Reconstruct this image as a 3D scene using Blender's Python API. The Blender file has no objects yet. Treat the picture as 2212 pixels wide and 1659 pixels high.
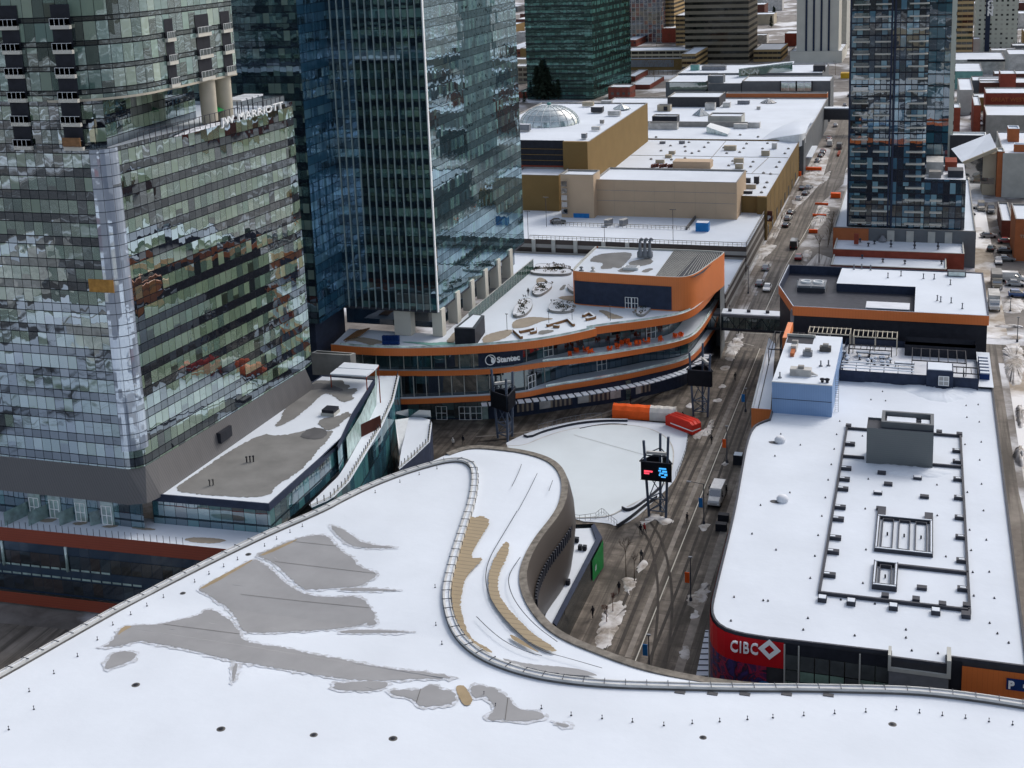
import bpy, bmesh, math, random
from mathutils import Vector, Matrix
C = bpy.data.collections.new('city'); bpy.context.scene.collection.children.link(C)
SC = bpy.context.scene
R = math.radians
rnd = random.Random(7)
# ---------------------------------------------------------------- camera
CAMH = 88.0
F_, PIT, ROLL, YAW, CX, CY = 2783.84, R(12.234), R(-2.2772), R(18.2847), 1099.25, 455.07
fw = Vector((-math.sin(YAW)*math.cos(PIT), math.cos(YAW)*math.cos(PIT), -math.sin(PIT)))
rt = Vector((math.cos(YAW), math.sin(YAW), 0)); up = rt.cross(fw)
cr, sr = math.cos(ROLL), math.sin(ROLL)
camd = bpy.data.cameras.new('camera'); cam = bpy.data.objects.new('camera', camd); C.objects.link(cam)
# image right/down directions in world space
iright = cr*rt + sr*up
idown = sr*rt - cr*up
M = Matrix((iright, -idown, -fw)).transposed().to_4x4(); M.translation = Vector((0, 0, CAMH))
cam.matrix_world = M
camd.sensor_width = 36; camd.lens = F_/2212*36
camd.shift_x = (1106-CX)/2212; camd.shift_y = -(829.5-CY)/2212
camd.clip_start = 1; camd.clip_end = 12000
SC.camera = cam
# ---------------------------------------------------------------- sky, sun, exposure
w = bpy.data.worlds.new('World'); SC.world = w; w.use_nodes = True
wn = w.node_tree; bg = wn.nodes['Background']
sky = wn.nodes.new('ShaderNodeTexSky'); sky.sky_type = 'NISHITA'; sky.sun_disc = False
sky.sun_elevation = R(42); sky.sun_rotation = R(30); sky.air_density = 1.0; sky.dust_density = 3.5; sky.ozone_density = 1.0
hs = wn.nodes.new('ShaderNodeHueSaturation'); hs.inputs['Saturation'].default_value = 0.62
wn.links.new(sky.outputs[0], hs.inputs['Color']); wn.links.new(hs.outputs[0], bg.inputs[0])
bg.inputs[1].default_value = 0.15
sund = bpy.data.lights.new('sun', 'SUN'); sund.energy = .85; sund.angle = R(14); sund.color = (1, .97, .92)
sun = bpy.data.objects.new('sun', sund); C.objects.link(sun)
sun.rotation_euler = (R(48), 0, R(150))
SC.view_settings.view_transform = 'Standard'; SC.view_settings.look = 'None'
SC.view_settings.exposure = 0.47; SC.view_settings.gamma = 1
# ---------------------------------------------------------------- pixel frames of the photograph -> points on known planes
FR = {}
for i in range(9): FR[i+1] = ((i % 3)*737.33, (i//3)*553.0, 1/3)
FR.update({'D': (0, 0, 1), 'A': (737.3, 648, 1/6), 'B': (1105.9, 504, .2083), 'E': (1105.9, 849.6, .2083), 'F': (1566.7, 288, 1/6),
 'G': (1105.9, 0, 1/6), 'H': (1474.6, 0, 1/6), 'I': (1915.2, 0, .1341), 'J': (1987.2, 222.5, .2565), 'K1': (460.8, 0, .2083),
 'K2': (561.6, 504, .2083), 'K3': (0, 0, .2278), 'K4': (1620, 669.6, .2083), 'K5': (1440, 849.6, .3777), 'K6': (604.8, 777.6, .2083),
 'K7': (2059.2, 460.8, .347), 'K8': (1368, 72, .2148)})
def W(n, u, v, z=0.0):
    a, b, s = FR[n]; px = a+s*u; py = b+s*v
    d = fw*F_ + iright*(px-CX) + idown*(py-CY)
    t = (z-CAMH)/d.z
    return Vector((d.x*t, d.y*t, z))
def WY(n, u, v, y):
    "point on the vertical plane Y=y"
    a, b, s = FR[n]; d = fw*F_ + iright*(a+s*u-CX) + idown*(b+s*v-CY); t = y/d.y
    return Vector((d.x*t, y, CAMH+d.z*t))
def WX(n, u, v, x):
    a, b, s = FR[n]; d = fw*F_ + iright*(a+s*u-CX) + idown*(b+s*v-CY); t = x/d.x
    return Vector((x, d.y*t, CAMH+d.z*t))
def WS(n, pts, z): return [W(n, u, v, z) for u, v in pts]
# ---------------------------------------------------------------- node helpers
def nmat(name):
    m = bpy.data.materials.new(name); m.use_nodes = True; nt = m.node_tree
    b = nt.nodes['Principled BSDF']; return m, nt, b
def N(nt, t, **k):
    n = nt.nodes.new(t)
    for a, v in k.items():
        if a.startswith('i_'): n.inputs[int(a[2:]) if a[2:].isdigit() else a[2:]].default_value = v
        else: setattr(n, a, v)
    return n
def mth(nt, op, a, b=None, c=None, clamp=False):
    n = nt.nodes.new('ShaderNodeMath'); n.operation = op; n.use_clamp = clamp
    for i, x in enumerate((a, b, c)):
        if x is None: continue
        if isinstance(x, (int, float)): n.inputs[i].default_value = x
        else: nt.links.new(x, n.inputs[i])
    return n.outputs[0]
def mixc(nt, f, a, b):
    n = nt.nodes.new('ShaderNodeMix'); n.data_type = 'RGBA'
    for i, x in ((0, f), (6, a), (7, b)):
        if isinstance(x, (int, float)): n.inputs[i].default_value = x
        elif isinstance(x, tuple): n.inputs[i].default_value = (*x[:3], 1)
        else: nt.links.new(x, n.inputs[i])
    return n.outputs[2]
def ramp(nt, fac, stops, const=False):
    n = nt.nodes.new('ShaderNodeValToRGB'); nt.links.new(fac, n.inputs[0]); e = n.color_ramp
    if const: e.interpolation = 'CONSTANT'
    while len(e.elements) < len(stops): e.elements.new(.5)
    for el, (p, c) in zip(e.elements, stops): el.position = p; el.color = (*c[:3], 1)
    return n.outputs[0]
def noise(nt, scale, detail=4, vec=None, rough=.55, dist=0):
    n = nt.nodes.new('ShaderNodeTexNoise'); n.inputs['Scale'].default_value = scale; n.inputs['Detail'].default_value = detail
    n.inputs['Roughness'].default_value = rough; n.inputs['Distortion'].default_value = dist
    if vec is None: vec = nt.nodes.new('ShaderNodeNewGeometry').outputs['Position']
    nt.links.new(vec, n.inputs['Vector']); return n.outputs['Fac']
def bump(nt, b, h, strength, dist=.1):
    n = nt.nodes.new('ShaderNodeBump'); n.inputs['Strength'].default_value = strength; n.inputs['Distance'].default_value = dist
    nt.links.new(h, n.inputs['Height']); nt.links.new(n.outputs[0], b.inputs['Normal'])
MAT = {}
def flat(name, col, rough=.7, metal=0, var=.25, scale=.6, bmp=0, fine=0, spec=.12):
    "plain weathered surface: two octaves of tone so nothing is perfectly even"
    m, nt, b = nmat(name); f = noise(nt, scale, 5); dk = tuple(c*(1-var) for c in col); lt = tuple(min(1, c*(1+var)) for c in col)
    c = ramp(nt, f, [(.28, dk), (.72, lt)])
    if fine:
        g = noise(nt, scale*18, 3); c = mixc(nt, mth(nt, 'MULTIPLY', g, fine), c, dk)
    nt.links.new(c, b.inputs['Base Color']); b.inputs['Roughness'].default_value = rough; b.inputs['Metallic'].default_value = metal
    b.inputs['Specular IOR Level'].default_value = spec
    if bmp: bump(nt, b, noise(nt, scale*8, 4), bmp, .05)
    MAT[name] = m; return m
def emis(name, col, s=1.0):
    m, nt, b = nmat(name); b.inputs['Base Color'].default_value = (*col, 1); b.inputs['Emission Color'].default_value = (*col, 1)
    b.inputs['Emission Strength'].default_value = s; MAT[name] = m
flat('snow', (.60, .642, .70), .9, var=.075, scale=.07, bmp=.7, fine=.3, spec=.1)
flat('snow_roof', (.59, .632, .69), .9, var=.085, scale=.08, bmp=.7, fine=.3, spec=.1)
flat('rail_white', (.50, .50, .49), .7, var=.12, scale=.8)
flat('snow_drift', (.60, .62, .66), .9, var=.1, scale=.5, bmp=.4, fine=.25, spec=.1)
flat('ice', (.60, .655, .69), .55, var=.06, scale=.12, fine=.2)
flat('white_metal', (.62, .64, .65), .5, var=.1, scale=1)
flat('light_concrete', (.42, .42, .39), .8, var=.12, scale=.5, fine=.2)
flat('cream', (.46, .42, .34), .8, var=.1, scale=.5, fine=.2)
flat('concrete', (.27, .26, .245), .85, var=.2, scale=.5, fine=.3)
flat('dark_concrete', (.12, .115, .11), .85, var=.3, scale=.5, fine=.3)
flat('membrane', (.185, .183, .178), .85, var=.2, scale=.3, fine=.4, bmp=.1)
flat('arena_membrane', (.27, .272, .28), .8, var=.12, scale=.22, fine=.25, bmp=.1)
flat('membrane_dark', (.10, .10, .105), .8, var=.25, scale=.3, fine=.35)
flat('tan_membrane', (.30, .235, .15), .85, var=.2, scale=.6, fine=.3)
flat('black_metal', (.022, .024, .032), .5, var=.2, scale=1)
flat('dark_metal', (.045, .048, .06), .5, var=.2, scale=1)
flat('navy_metal', (.03, .04, .07), .5, var=.2, scale=1)
flat('steel_grey', (.19, .20, .22), .5, var=.15, scale=1, metal=.2)
flat('blue_steel', (.075, .095, .135), .5, var=.15, scale=1)
flat('charcoal', (.05, .05, .056), .7, var=.15, scale=1, fine=.2)
flat('grey_cladding', (.13, .14, .15), .6, var=.12, scale=.4)
flat('orange', (.62, .16, .035), .55, var=.07, scale=.35)
flat('orange_bright', (.78, .11, .02), .6, var=.12, scale=1)
flat('red_vinyl', (.62, .035, .02), .5, var=.12, scale=1)
flat('red_sign', (.50, .012, .018), .45, var=.05, scale=1)
flat('green_sign', (.0, .16, .035), .4, var=.3, scale=1)
flat('brick_red', (.23, .055, .035), .85, var=.18, scale=.6, fine=.4)
flat('brick_orange', (.36, .12, .05), .85, var=.12, scale=.6, fine=.4)
flat('brick_dark', (.12, .05, .04), .85, var=.2, scale=.6, fine=.4)
flat('brown_wall', (.205, .135, .055), .85, var=.08, scale=.2, fine=.45)
flat('peach_wall', (.47, .355, .25), .85, var=.05, scale=.15, fine=.2)
flat('beige', (.38, .33, .25), .8, var=.1, scale=.3, fine=.2)
flat('pale_stone', (.55, .53, .47), .8, var=.06, scale=.2, fine=.2)
flat('bark', (.09, .065, .05), .9, var=.3, scale=3)
flat('evergreen', (.018, .028, .018), .9, var=.4, scale=2)
flat('dry_shrub', (.12, .085, .05), .9, var=.4, scale=2)
flat('wood', (.22, .12, .06), .8, var=.25, scale=2)
flat('dark_cloth', (.02, .02, .025), .9, var=.3, scale=4)
flat('red_cloth', (.30, .03, .03), .9, var=.3, scale=4)
flat('skin', (.45, .27, .19), .6, var=.1, scale=4)
flat('rubber', (.015, .015, .016), .7, var=.2, scale=4)
flat('blue_paint', (.02, .16, .42), .45, var=.15, scale=1)
flat('sign_blue', (.01, .035, .14), .5, var=.1, scale=1)
flat('letter', (.85, .86, .86), .5, var=.02, scale=1)
flat('yellow_paint', (.6, .35, .03), .5, var=.15, scale=1)
flat('teal_roof', (.16, .33, .30), .6, var=.2, scale=.5)
flat('tarp_white', (.60, .57, .53), .7, var=.15, scale=.6, bmp=.5)
flat('dirty_white', (.46, .45, .43), .7, var=.3, scale=.5)
def glassy(name, col, refl=.4, rough=.05, wob=.01, tint=(1, 1, 1), scale=.8):
    m, nt, b = nmat(name); f = noise(nt, scale, 4); b.inputs['Roughness'].default_value = .5; b.inputs['Specular IOR Level'].default_value = .05
    nt.links.new(ramp(nt, f, [(.3, tuple(c*.6 for c in col)), (.7, tuple(min(1, c*1.35) for c in col))]), b.inputs['Base Color'])
    g = N(nt, 'ShaderNodeBsdfGlossy'); g.inputs['Roughness'].default_value = rough; g.inputs['Color'].default_value = (*tint, 1)
    geo = N(nt, 'ShaderNodeNewGeometry'); nz = N(nt, 'ShaderNodeTexNoise'); nz.inputs['Scale'].default_value = .5; nz.inputs['Detail'].default_value = 1
    nt.links.new(geo.outputs['Position'], nz.inputs['Vector'])
    v = N(nt, 'ShaderNodeVectorMath', operation='SUBTRACT'); nt.links.new(nz.outputs['Color'], v.inputs[0]); v.inputs[1].default_value = (.5, .5, .5)
    v2 = N(nt, 'ShaderNodeVectorMath', operation='SCALE'); nt.links.new(v.outputs[0], v2.inputs[0]); v2.inputs['Scale'].default_value = wob*4
    v3 = N(nt, 'ShaderNodeVectorMath', operation='ADD'); nt.links.new(v2.outputs[0], v3.inputs[0]); nt.links.new(geo.outputs['Normal'], v3.inputs[1])
    v4 = N(nt, 'ShaderNodeVectorMath', operation='NORMALIZE'); nt.links.new(v3.outputs[0], v4.inputs[0]); nt.links.new(v4.outputs[0], g.inputs['Normal'])
    mx = N(nt, 'ShaderNodeMixShader'); mx.inputs[0].default_value = refl; nt.links.new(b.outputs[0], mx.inputs[1]); nt.links.new(g.outputs[0], mx.inputs[2])
    nt.links.new(mx.outputs[0], nt.nodes['Material Output'].inputs['Surface']); MAT[name] = m; return m
glassy('dark_glass', (.012, .018, .022), .25)
glassy('teal_glass', (.03, .075, .085), .3)
glassy('blue_glass', (.02, .06, .11), .35)
glassy('green_glass', (.04, .12, .09), .3)
glassy('pale_glass', (.30, .42, .40), .25, wob=.003)
glassy('skylight', (.25, .32, .32), .3)
glassy('car_glass', (.01, .012, .015), .3)
def paint(name, col):
    m, nt, b = nmat(name); nt.links.new(ramp(nt, noise(nt, 3, 3), [(.3, tuple(c*.8 for c in col)), (.75, col)]), b.inputs['Base Color'])
    b.inputs['Roughness'].default_value = .35; b.inputs['Metallic'].default_value = .1; b.inputs['Coat Weight'].default_value = .5; MAT[name] = m
for n_, c_ in (('white', (.62, .62, .61)), ('silver', (.33, .34, .35)), ('grey', (.12, .125, .13)), ('black', (.02, .02, .022)), ('red', (.28, .02, .02)), ('blue', (.02, .07, .22)), ('beige', (.3, .27, .22))):
    paint('paint_'+n_, c_)
def facade(name, w=1.5, h=3.0, sp=.4, cols=((.05, .08, .07), (.30, .36, .27), (.15, .2, .17)), spc=(.025, .028, .032), mc=(.012, .014, .018), refl=.35,
           wob=.02, wob2=.02, mw=.05, mh=.03, voff=0, blind=.6, gtint=(.85, .95, 1), var=.3, scale2=.45, spr=.3):
    "curtain wall: per-cell tone, blind height, spandrel band, mullion grid, rippled mirror glass"
    m, nt, b = nmat(name); L = nt.links.new
    uv = N(nt, 'ShaderNodeUVMap'); s = N(nt, 'ShaderNodeSeparateXYZ'); L(uv.outputs[0], s.inputs[0])
    cu = mth(nt, 'DIVIDE', s.outputs[0], w); cv = mth(nt, 'DIVIDE', mth(nt, 'ADD', s.outputs[1], voff), h)
    iu = mth(nt, 'FLOOR', cu); iv = mth(nt, 'FLOOR', cv); fu = mth(nt, 'FRACT', cu); fv = mth(nt, 'FRACT', cv)
    isp = mth(nt, 'LESS_THAN', fv, sp)
    cb = N(nt, 'ShaderNodeCombineXYZ'); L(iu, cb.inputs[0]); L(iv, cb.inputs[1])
    wn1 = N(nt, 'ShaderNodeTexWhiteNoise', noise_dimensions='3D'); L(cb.outputs[0], wn1.inputs['Vector'])
    cb2 = N(nt, 'ShaderNodeCombineXYZ'); L(iu, cb2.inputs[0]); L(mth(nt, 'ADD', iv, mth(nt, 'MULTIPLY', isp, .37)), cb2.inputs[1]); cb2.inputs[2].default_value = 5
    wn2 = N(nt, 'ShaderNodeTexWhiteNoise', noise_dimensions='3D'); L(cb2.outputs[0], wn2.inputs['Vector'])
    n = len(cols); glass = ramp(nt, wn1.outputs['Value'], [(i/n, c) for i, c in enumerate(cols)], True)
    sc = N(nt, 'ShaderNodeSeparateXYZ'); L(wn2.outputs['Color'], sc.inputs[0])
    # blind pulled down part of the way
    vv = mth(nt, 'DIVIDE', mth(nt, 'SUBTRACT', fv, sp), 1-sp)
    drawn = mth(nt, 'GREATER_THAN', vv, mth(nt, 'MULTIPLY', mth(nt, 'SUBTRACT', sc.outputs[0], blind), 1/(1-blind+.001)))
    dark = tuple(c*.16 for c in cols[0])
    gl = mixc(nt, drawn, dark, glass)
    big = noise(nt, .05, 3); gl = mixc(nt, mth(nt, 'MULTIPLY', big, var), gl, tuple(c*.35 for c in cols[-1]))
    col = mixc(nt, isp, gl, spc)
    mu = mth(nt, 'LESS_THAN', fu, mw/w); mv = mth(nt, 'LESS_THAN', fv, mh/h*2)
    mv2 = mth(nt, 'LESS_THAN', mth(nt, 'ABSOLUTE', mth(nt, 'SUBTRACT', fv, sp)), mh/h)
    mm = mth(nt, 'MAXIMUM', mu, mth(nt, 'MAXIMUM', mv, mv2))
    col = mixc(nt, mm, col, mc); L(col, b.inputs['Base Color']); b.inputs['Roughness'].default_value = .6; b.inputs['Specular IOR Level'].default_value = .04
    geo = N(nt, 'ShaderNodeNewGeometry')
    nz = N(nt, 'ShaderNodeTexNoise'); nz.inputs['Scale'].default_value = scale2; nz.inputs['Detail'].default_value = 2; L(geo.outputs['Position'], nz.inputs['Vector'])
    def cen(o, k):
        a = N(nt, 'ShaderNodeVectorMath', operation='SUBTRACT'); L(o, a.inputs[0]); a.inputs[1].default_value = (.5, .5, .5)
        c = N(nt, 'ShaderNodeVectorMath', operation='SCALE'); L(a.outputs[0], c.inputs[0]); c.inputs['Scale'].default_value = k; return c.outputs[0]
    a1 = N(nt, 'ShaderNodeVectorMath', operation='ADD'); L(cen(wn2.outputs['Color'], wob), a1.inputs[0]); L(cen(nz.outputs['Color'], wob2*2.5), a1.inputs[1])
    # each pane pillows a little
    pil = N(nt, 'ShaderNodeCombineXYZ'); L(mth(nt, 'MULTIPLY', mth(nt, 'SUBTRACT', fv, .5), wob2*.8), pil.inputs[2])
    a1b = N(nt, 'ShaderNodeVectorMath', operation='ADD'); L(a1.outputs[0], a1b.inputs[0]); L(pil.outputs[0], a1b.inputs[1])
    a2 = N(nt, 'ShaderNodeVectorMath', operation='ADD'); L(a1b.outputs[0], a2.inputs[0]); L(geo.outputs['Normal'], a2.inputs[1])
    a3 = N(nt, 'ShaderNodeVectorMath', operation='NORMALIZE'); L(a2.outputs[0], a3.inputs[0])
    g = N(nt, 'ShaderNodeBsdfGlossy'); g.inputs['Roughness'].default_value = .015; g.inputs['Color'].default_value = (*gtint, 1); L(a3.outputs[0], g.inputs['Normal'])
    fac = mth(nt, 'MULTIPLY', mth(nt, 'SUBTRACT', 1, mm), mth(nt, 'MULTIPLY_ADD', sc.outputs[1], refl*.4, refl*.8)); fac = mth(nt, 'MULTIPLY', fac, mth(nt, 'SUBTRACT', 1, mth(nt, 'MULTIPLY', isp, spr)))
    mx = N(nt, 'ShaderNodeMixShader'); L(fac, mx.inputs[0]); L(b.outputs[0], mx.inputs[1]); L(g.outputs[0], mx.inputs[2])
    L(mx.outputs[0], nt.nodes['Material Output'].inputs['Surface']); MAT[name] = m; return m
def strips(name, a, b_, w, axis='u', fr=.5, rough=.7):
    "panels or boards with real joints: alternating tones along u or v of the UV map"
    m, nt, b = nmat(name); uv = N(nt, 'ShaderNodeUVMap'); s = N(nt, 'ShaderNodeSeparateXYZ'); nt.links.new(uv.outputs[0], s.inputs[0])
    f = mth(nt, 'FRACT', mth(nt, 'DIVIDE', s.outputs[0 if axis == 'u' else 1], w)); k = mth(nt, 'LESS_THAN', f, fr)
    nn = noise(nt, .4, 4); c = mixc(nt, k, b_, a); c = mixc(nt, mth(nt, 'MULTIPLY', nn, .3), c, tuple(x*.5 for x in a))
    nt.links.new(c, b.inputs['Base Color']); b.inputs['Roughness'].default_value = rough; MAT[name] = m
# ---------------------------------------------------------------- objects
def tag(o, label=None, cat=None, group=None, kind=None):
    if label: o['label'] = label
    if cat: o['category'] = cat
    if group: o['group'] = group
    if kind: o['kind'] = kind
    return o
def thing(name, label, cat, loc=(0, 0, 0), rz=0, group=None):
    o = bpy.data.objects.new(name, None); C.objects.link(o); o.location = loc; o.rotation_euler = (0, 0, rz); o.empty_display_size = .5
    tag(o, label, cat, group); return o
KIDS = {}
def link(o, parent):
    C.objects.link(o)
    if parent is not None:
        o.parent = parent; KIDS.setdefault(parent.name, []).append(o)
    return o
LOCAL = set()
def rootinv(p):
    while p.parent: p = p.parent
    if p.name in LOCAL or p.type == 'MESH': return Matrix.Identity(4)
    return Matrix.LocRotScale(p.location, p.rotation_euler, None).inverted()
class MB:
    "collects faces in world (or local) coordinates and links them as one mesh"
    def __init__(s): s.v = []; s.f = []; s.uv = []; s.mi = []; s.sm = []
    def face(s, pts, uv=None, m=0, sm=False):
        i = len(s.v); s.v += [tuple(p) for p in pts]; s.f.append(list(range(i, i+len(pts)))); s.mi.append(m); s.sm.append(sm)
        s.uv.append(uv or [(p[0], p[1]) for p in pts]); return s
    def quad(s, a, b, c, d, uv=None, m=0, sm=False): return s.face([a, b, c, d], uv, m, sm)
    def poly(s, pts, z=None, m=0, flip=False):
        p = [Vector((q[0], q[1], q[2] if z is None else z)) for q in pts]
        area = sum(p[i].x*p[(i+1) % len(p)].y-p[(i+1) % len(p)].x*p[i].y for i in range(len(p)))
        if (area < 0) != flip: p = p[::-1]
        from mathutils.geometry import tessellate_polygon
        for t in tessellate_polygon([p]):
            q = [p[k] for k in t]
            nz = (q[1]-q[0]).cross(q[2]-q[0]).z
            if (nz < 0) != flip: q = q[::-1]
            s.face(q, m=m)
        return s
    def wall(s, path, z0, z1, m=0, closed=True, u0=0, flip=False, sm=False):
        "vertical faces along a CCW path seen from outside; UV in metres"
        n = len(path); u = u0
        for i in range(n if closed else n-1):
            a, b = path[i], path[(i+1) % n]; l = math.hypot(b[0]-a[0], b[1]-a[1])
            za0 = z0 if isinstance(z0, (int, float)) else z0[i]; zb0 = z0 if isinstance(z0, (int, float)) else z0[(i+1) % n]
            za1 = z1 if isinstance(z1, (int, float)) else z1[i]; zb1 = z1 if isinstance(z1, (int, float)) else z1[(i+1) % n]
            q = [(a[0], a[1], za0), (b[0], b[1], zb0), (b[0], b[1], zb1), (a[0], a[1], za1)]; uv = [(u, za0), (u+l, zb0), (u+l, zb1), (u, za1)]
            if flip: q = q[::-1]; uv = uv[::-1]
            s.face(q, uv, m, sm); u += l
        return s
    def prism(s, pts, z0, z1, m=0, mt=None, bottom=False):
        p = ccw(pts); s.wall(p, z0, z1, m); s.poly(p, z1, m if mt is None else mt)
        if bottom: s.poly(p, z0, m, flip=True)
        return s
    def box(s, x0, y0, x1, y1, z0, z1, m=0, mt=None, bottom=True):
        return s.prism([(x0, y0), (x1, y0), (x1, y1), (x0, y1)], z0, z1, m, mt, bottom)
    def obox(s, c, a, l, w, z0, z1, m=0, mt=None):
        "box centred at c, length l along angle a"
        ca, sa = math.cos(a), math.sin(a); q = []
        for i, j in ((-1, -1), (1, -1), (1, 1), (-1, 1)):
            q.append((c[0]+ca*i*l/2-sa*j*w/2, c[1]+sa*i*l/2+ca*j*w/2))
        return s.prism(q, z0, z1, m, mt, True)
    def bar(s, a, b, r, m=0, n=6, r2=None):
        a, b = Vector(a), Vector(b); d = (b-a)
        if d.length < 1e-6: return s
        d.normalize(); h = Vector((0, 0, 1)) if abs(d.z) < .9 else Vector((1, 0, 0)); e1 = d.cross(h).normalized(); e2 = d.cross(e1)
        r2 = r if r2 is None else r2; k = 2*math.pi/n; off = math.pi/4 if n == 4 else 0
        P = [a+(e1*math.cos(i*k+off)+e2*math.sin(i*k+off))*r for i in range(n)]; Q = [b+(e1*math.cos(i*k+off)+e2*math.sin(i*k+off))*r2 for i in range(n)]
        for i in range(n):
            j = (i+1) % n; s.quad(P[j], P[i], Q[i], Q[j], m=m, sm=n > 5)
        s.face(P, m=m); s.face(Q[::-1], m=m); return s
    def lathe(s, c, prof, n=12, m=0, sm=True):
        k = 2*math.pi/n
        for (r0, z0), (r1, z1) in zip(prof, prof[1:]):
            for i in range(n):
                a, b = i*k, (i+1)*k
                q = [(c[0]+r0*math.cos(a), c[1]+r0*math.sin(a), c[2]+z0), (c[0]+r0*math.cos(b), c[1]+r0*math.sin(b), c[2]+z0),
                     (c[0]+r1*math.cos(b), c[1]+r1*math.sin(b), c[2]+z1), (c[0]+r1*math.cos(a), c[1]+r1*math.sin(a), c[2]+z1)]
                if r0 < 1e-5: q = [q[0], q[2], q[3]]
                elif r1 < 1e-5: q = q[:3]
                s.face(q, m=m, sm=sm)
        return s
    def tube(s, pts, r, m=0, n=6):
        for a, b in zip(pts, pts[1:]): s.bar(a, b, r, m, n)
        return s
    def ribbon(s, A, B, m=0, sm=False, flip=False):
        "surface between two polylines with the same number of points"
        u = 0
        for i in range(len(A)-1):
            l = (Vector(A[i+1])-Vector(A[i])).length; h = (Vector(B[i])-Vector(A[i])).length
            q = [A[i], A[i+1], B[i+1], B[i]]; uv = [(u, 0), (u+l, 0), (u+l, h), (u, h)]
            if flip: q = q[::-1]; uv = uv[::-1]
            s.face(q, uv, m, sm); u += l
        return s
    def build(s, name, mats, parent=None, loc=None, weld=False):
        me = bpy.data.meshes.new(name); me.from_pydata(s.v, [], s.f)
        if isinstance(mats, (str, bpy.types.Material)): mats = [mats]
        for x in mats: me.materials.append(MAT[x] if isinstance(x, str) else x)
        for p, mi, sm in zip(me.polygons, s.mi, s.sm): p.material_index = mi; p.use_smooth = sm
        ul = me.uv_layers.new(name='UVMap'); k = 0
        flatuv = [c for f in s.uv for q in f for c in q]; ul.data.foreach_set('uv', flatuv)
        if weld or any(s.sm):
            bm = bmesh.new(); bm.from_mesh(me); bmesh.ops.remove_doubles(bm, verts=bm.verts, dist=.0005); bm.to_mesh(me); bm.free()
        me.update(); o = bpy.data.objects.new(name, me)
        if parent is not None: me.transform(rootinv(parent))
        if loc is not None: o.location = loc
        link(o, parent); return o
def ccw(pts):
    p = [tuple(q) for q in pts]; a = sum(p[i][0]*p[(i+1) % len(p)][1]-p[(i+1) % len(p)][0]*p[i][1] for i in range(len(p)))
    return p if a > 0 else p[::-1]
def smooth(pts, it=2, closed=False):
    for _ in range(it):
        q = []
        n = len(pts)
        rng = range(n) if closed else range(n-1)
        if not closed: q.append(Vector(pts[0]))
        for i in rng:
            a, b = Vector(pts[i]), Vector(pts[(i+1) % n]); q += [a*.75+b*.25, a*.25+b*.75]
        if not closed: q.append(Vector(pts[-1]))
        pts = q
    return pts
def resample(pts, n):
    pts = [Vector(p) for p in pts]; d = [0]
    for a, b in zip(pts, pts[1:]): d.append(d[-1]+(b-a).length)
    out = []; j = 0
    for i in range(n):
        t = d[-1]*i/(n-1)
        while j < len(d)-2 and d[j+1] < t: j += 1
        s = (t-d[j])/max(1e-9, d[j+1]-d[j]); out.append(pts[j].lerp(pts[j+1], s))
    return out
def offset(pts, d):
    "offset an open XY polyline to its left by d"
    pts = [Vector(p) for p in pts]; out = []
    for i, p in enumerate(pts):
        a = pts[max(0, i-1)]; b = pts[min(len(pts)-1, i+1)]; t = (b-a); t.z = 0; t.normalize()
        out.append(p+Vector((-t.y, t.x, 0))*d)
    return out
def copy_tree(src, loc=None, rz=None, label=None, group=None, parent=None, scale=None):
    c = src.copy(); C.objects.link(c)
    if parent is not None: c.parent = parent
    if loc is not None: c.location = loc
    if rz is not None: c.rotation_euler = (0, 0, rz)
    if scale is not None: c.scale = scale
    if label: c['label'] = label
    if group: c['group'] = group
    for k in KIDS.get(src.name, []):
        kc = k.copy(); C.objects.link(kc); kc.parent = c
        KIDS.setdefault(c.name, []).append(kc)
        for g in KIDS.get(k.name, []):
            gc = g.copy(); C.objects.link(gc); gc.parent = kc
    return c
def lthing(name, label, cat, group=None):
    "prototype built round the origin in local coordinates"
    o = thing(name, label, cat, (0, 0, 0), 0, group); LOCAL.add(o.name); return o
def jag(pts, amp=.25, step=.7, seed=1):
    "closed outline with an uneven, melted edge"
    r = random.Random(seed); out = []; pts = smooth(pts, 1, True); step = step*.5
    n = len(pts)
    for i in range(n):
        a, b = Vector(pts[i]), Vector(pts[(i+1) % n]); l = (b-a).length; k = max(1, int(l/step))
        t = (b-a); nn = Vector((-t.y, t.x, 0)); nn = nn.normalized() if nn.length > 0 else nn
        for j in range(k):
            out.append(a.lerp(b, j/k)+nn*r.uniform(-amp, amp)*r.choice((.3, .6, 1)))
    return out
def patch(name, pts, mat, parent=None, lift=.03, seed=1, amp=.2, step=.6, zf=None, kind=None):
    q = jag(pts, amp, step, seed); 
    for p in q: p.z = (zf(p.x, p.y) if zf else p.z)+lift
    if zf:
        mb = MB().poly(q); bm = bmesh.new(); vs = {}
        for f in mb.f:
            try: bm.faces.new([vs.setdefault(tuple(round(c, 4) for c in mb.v[k]), None) or vs.__setitem__(tuple(round(c, 4) for c in mb.v[k]), bm.verts.new(mb.v[k])) or vs[tuple(round(c, 4) for c in mb.v[k])] for k in f])
            except ValueError: pass
        for _ in range(4):
            le = [e for e in bm.edges if e.calc_length() > 1.6]
            if not le: break
            bmesh.ops.subdivide_edges(bm, edges=le, cuts=1); bmesh.ops.triangulate(bm, faces=bm.faces[:])
        for v in bm.verts: v.co.z = zf(v.co.x, v.co.y)+lift
        m2 = MB()
        for f in bm.faces: m2.face([v.co.copy() for v in f.verts], sm=True)
        bm.free(); o = m2.build(name, mat, parent)
    else: o = MB().poly(q).build(name, mat, parent)
    if kind: o['kind'] = kind
    return o
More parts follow.
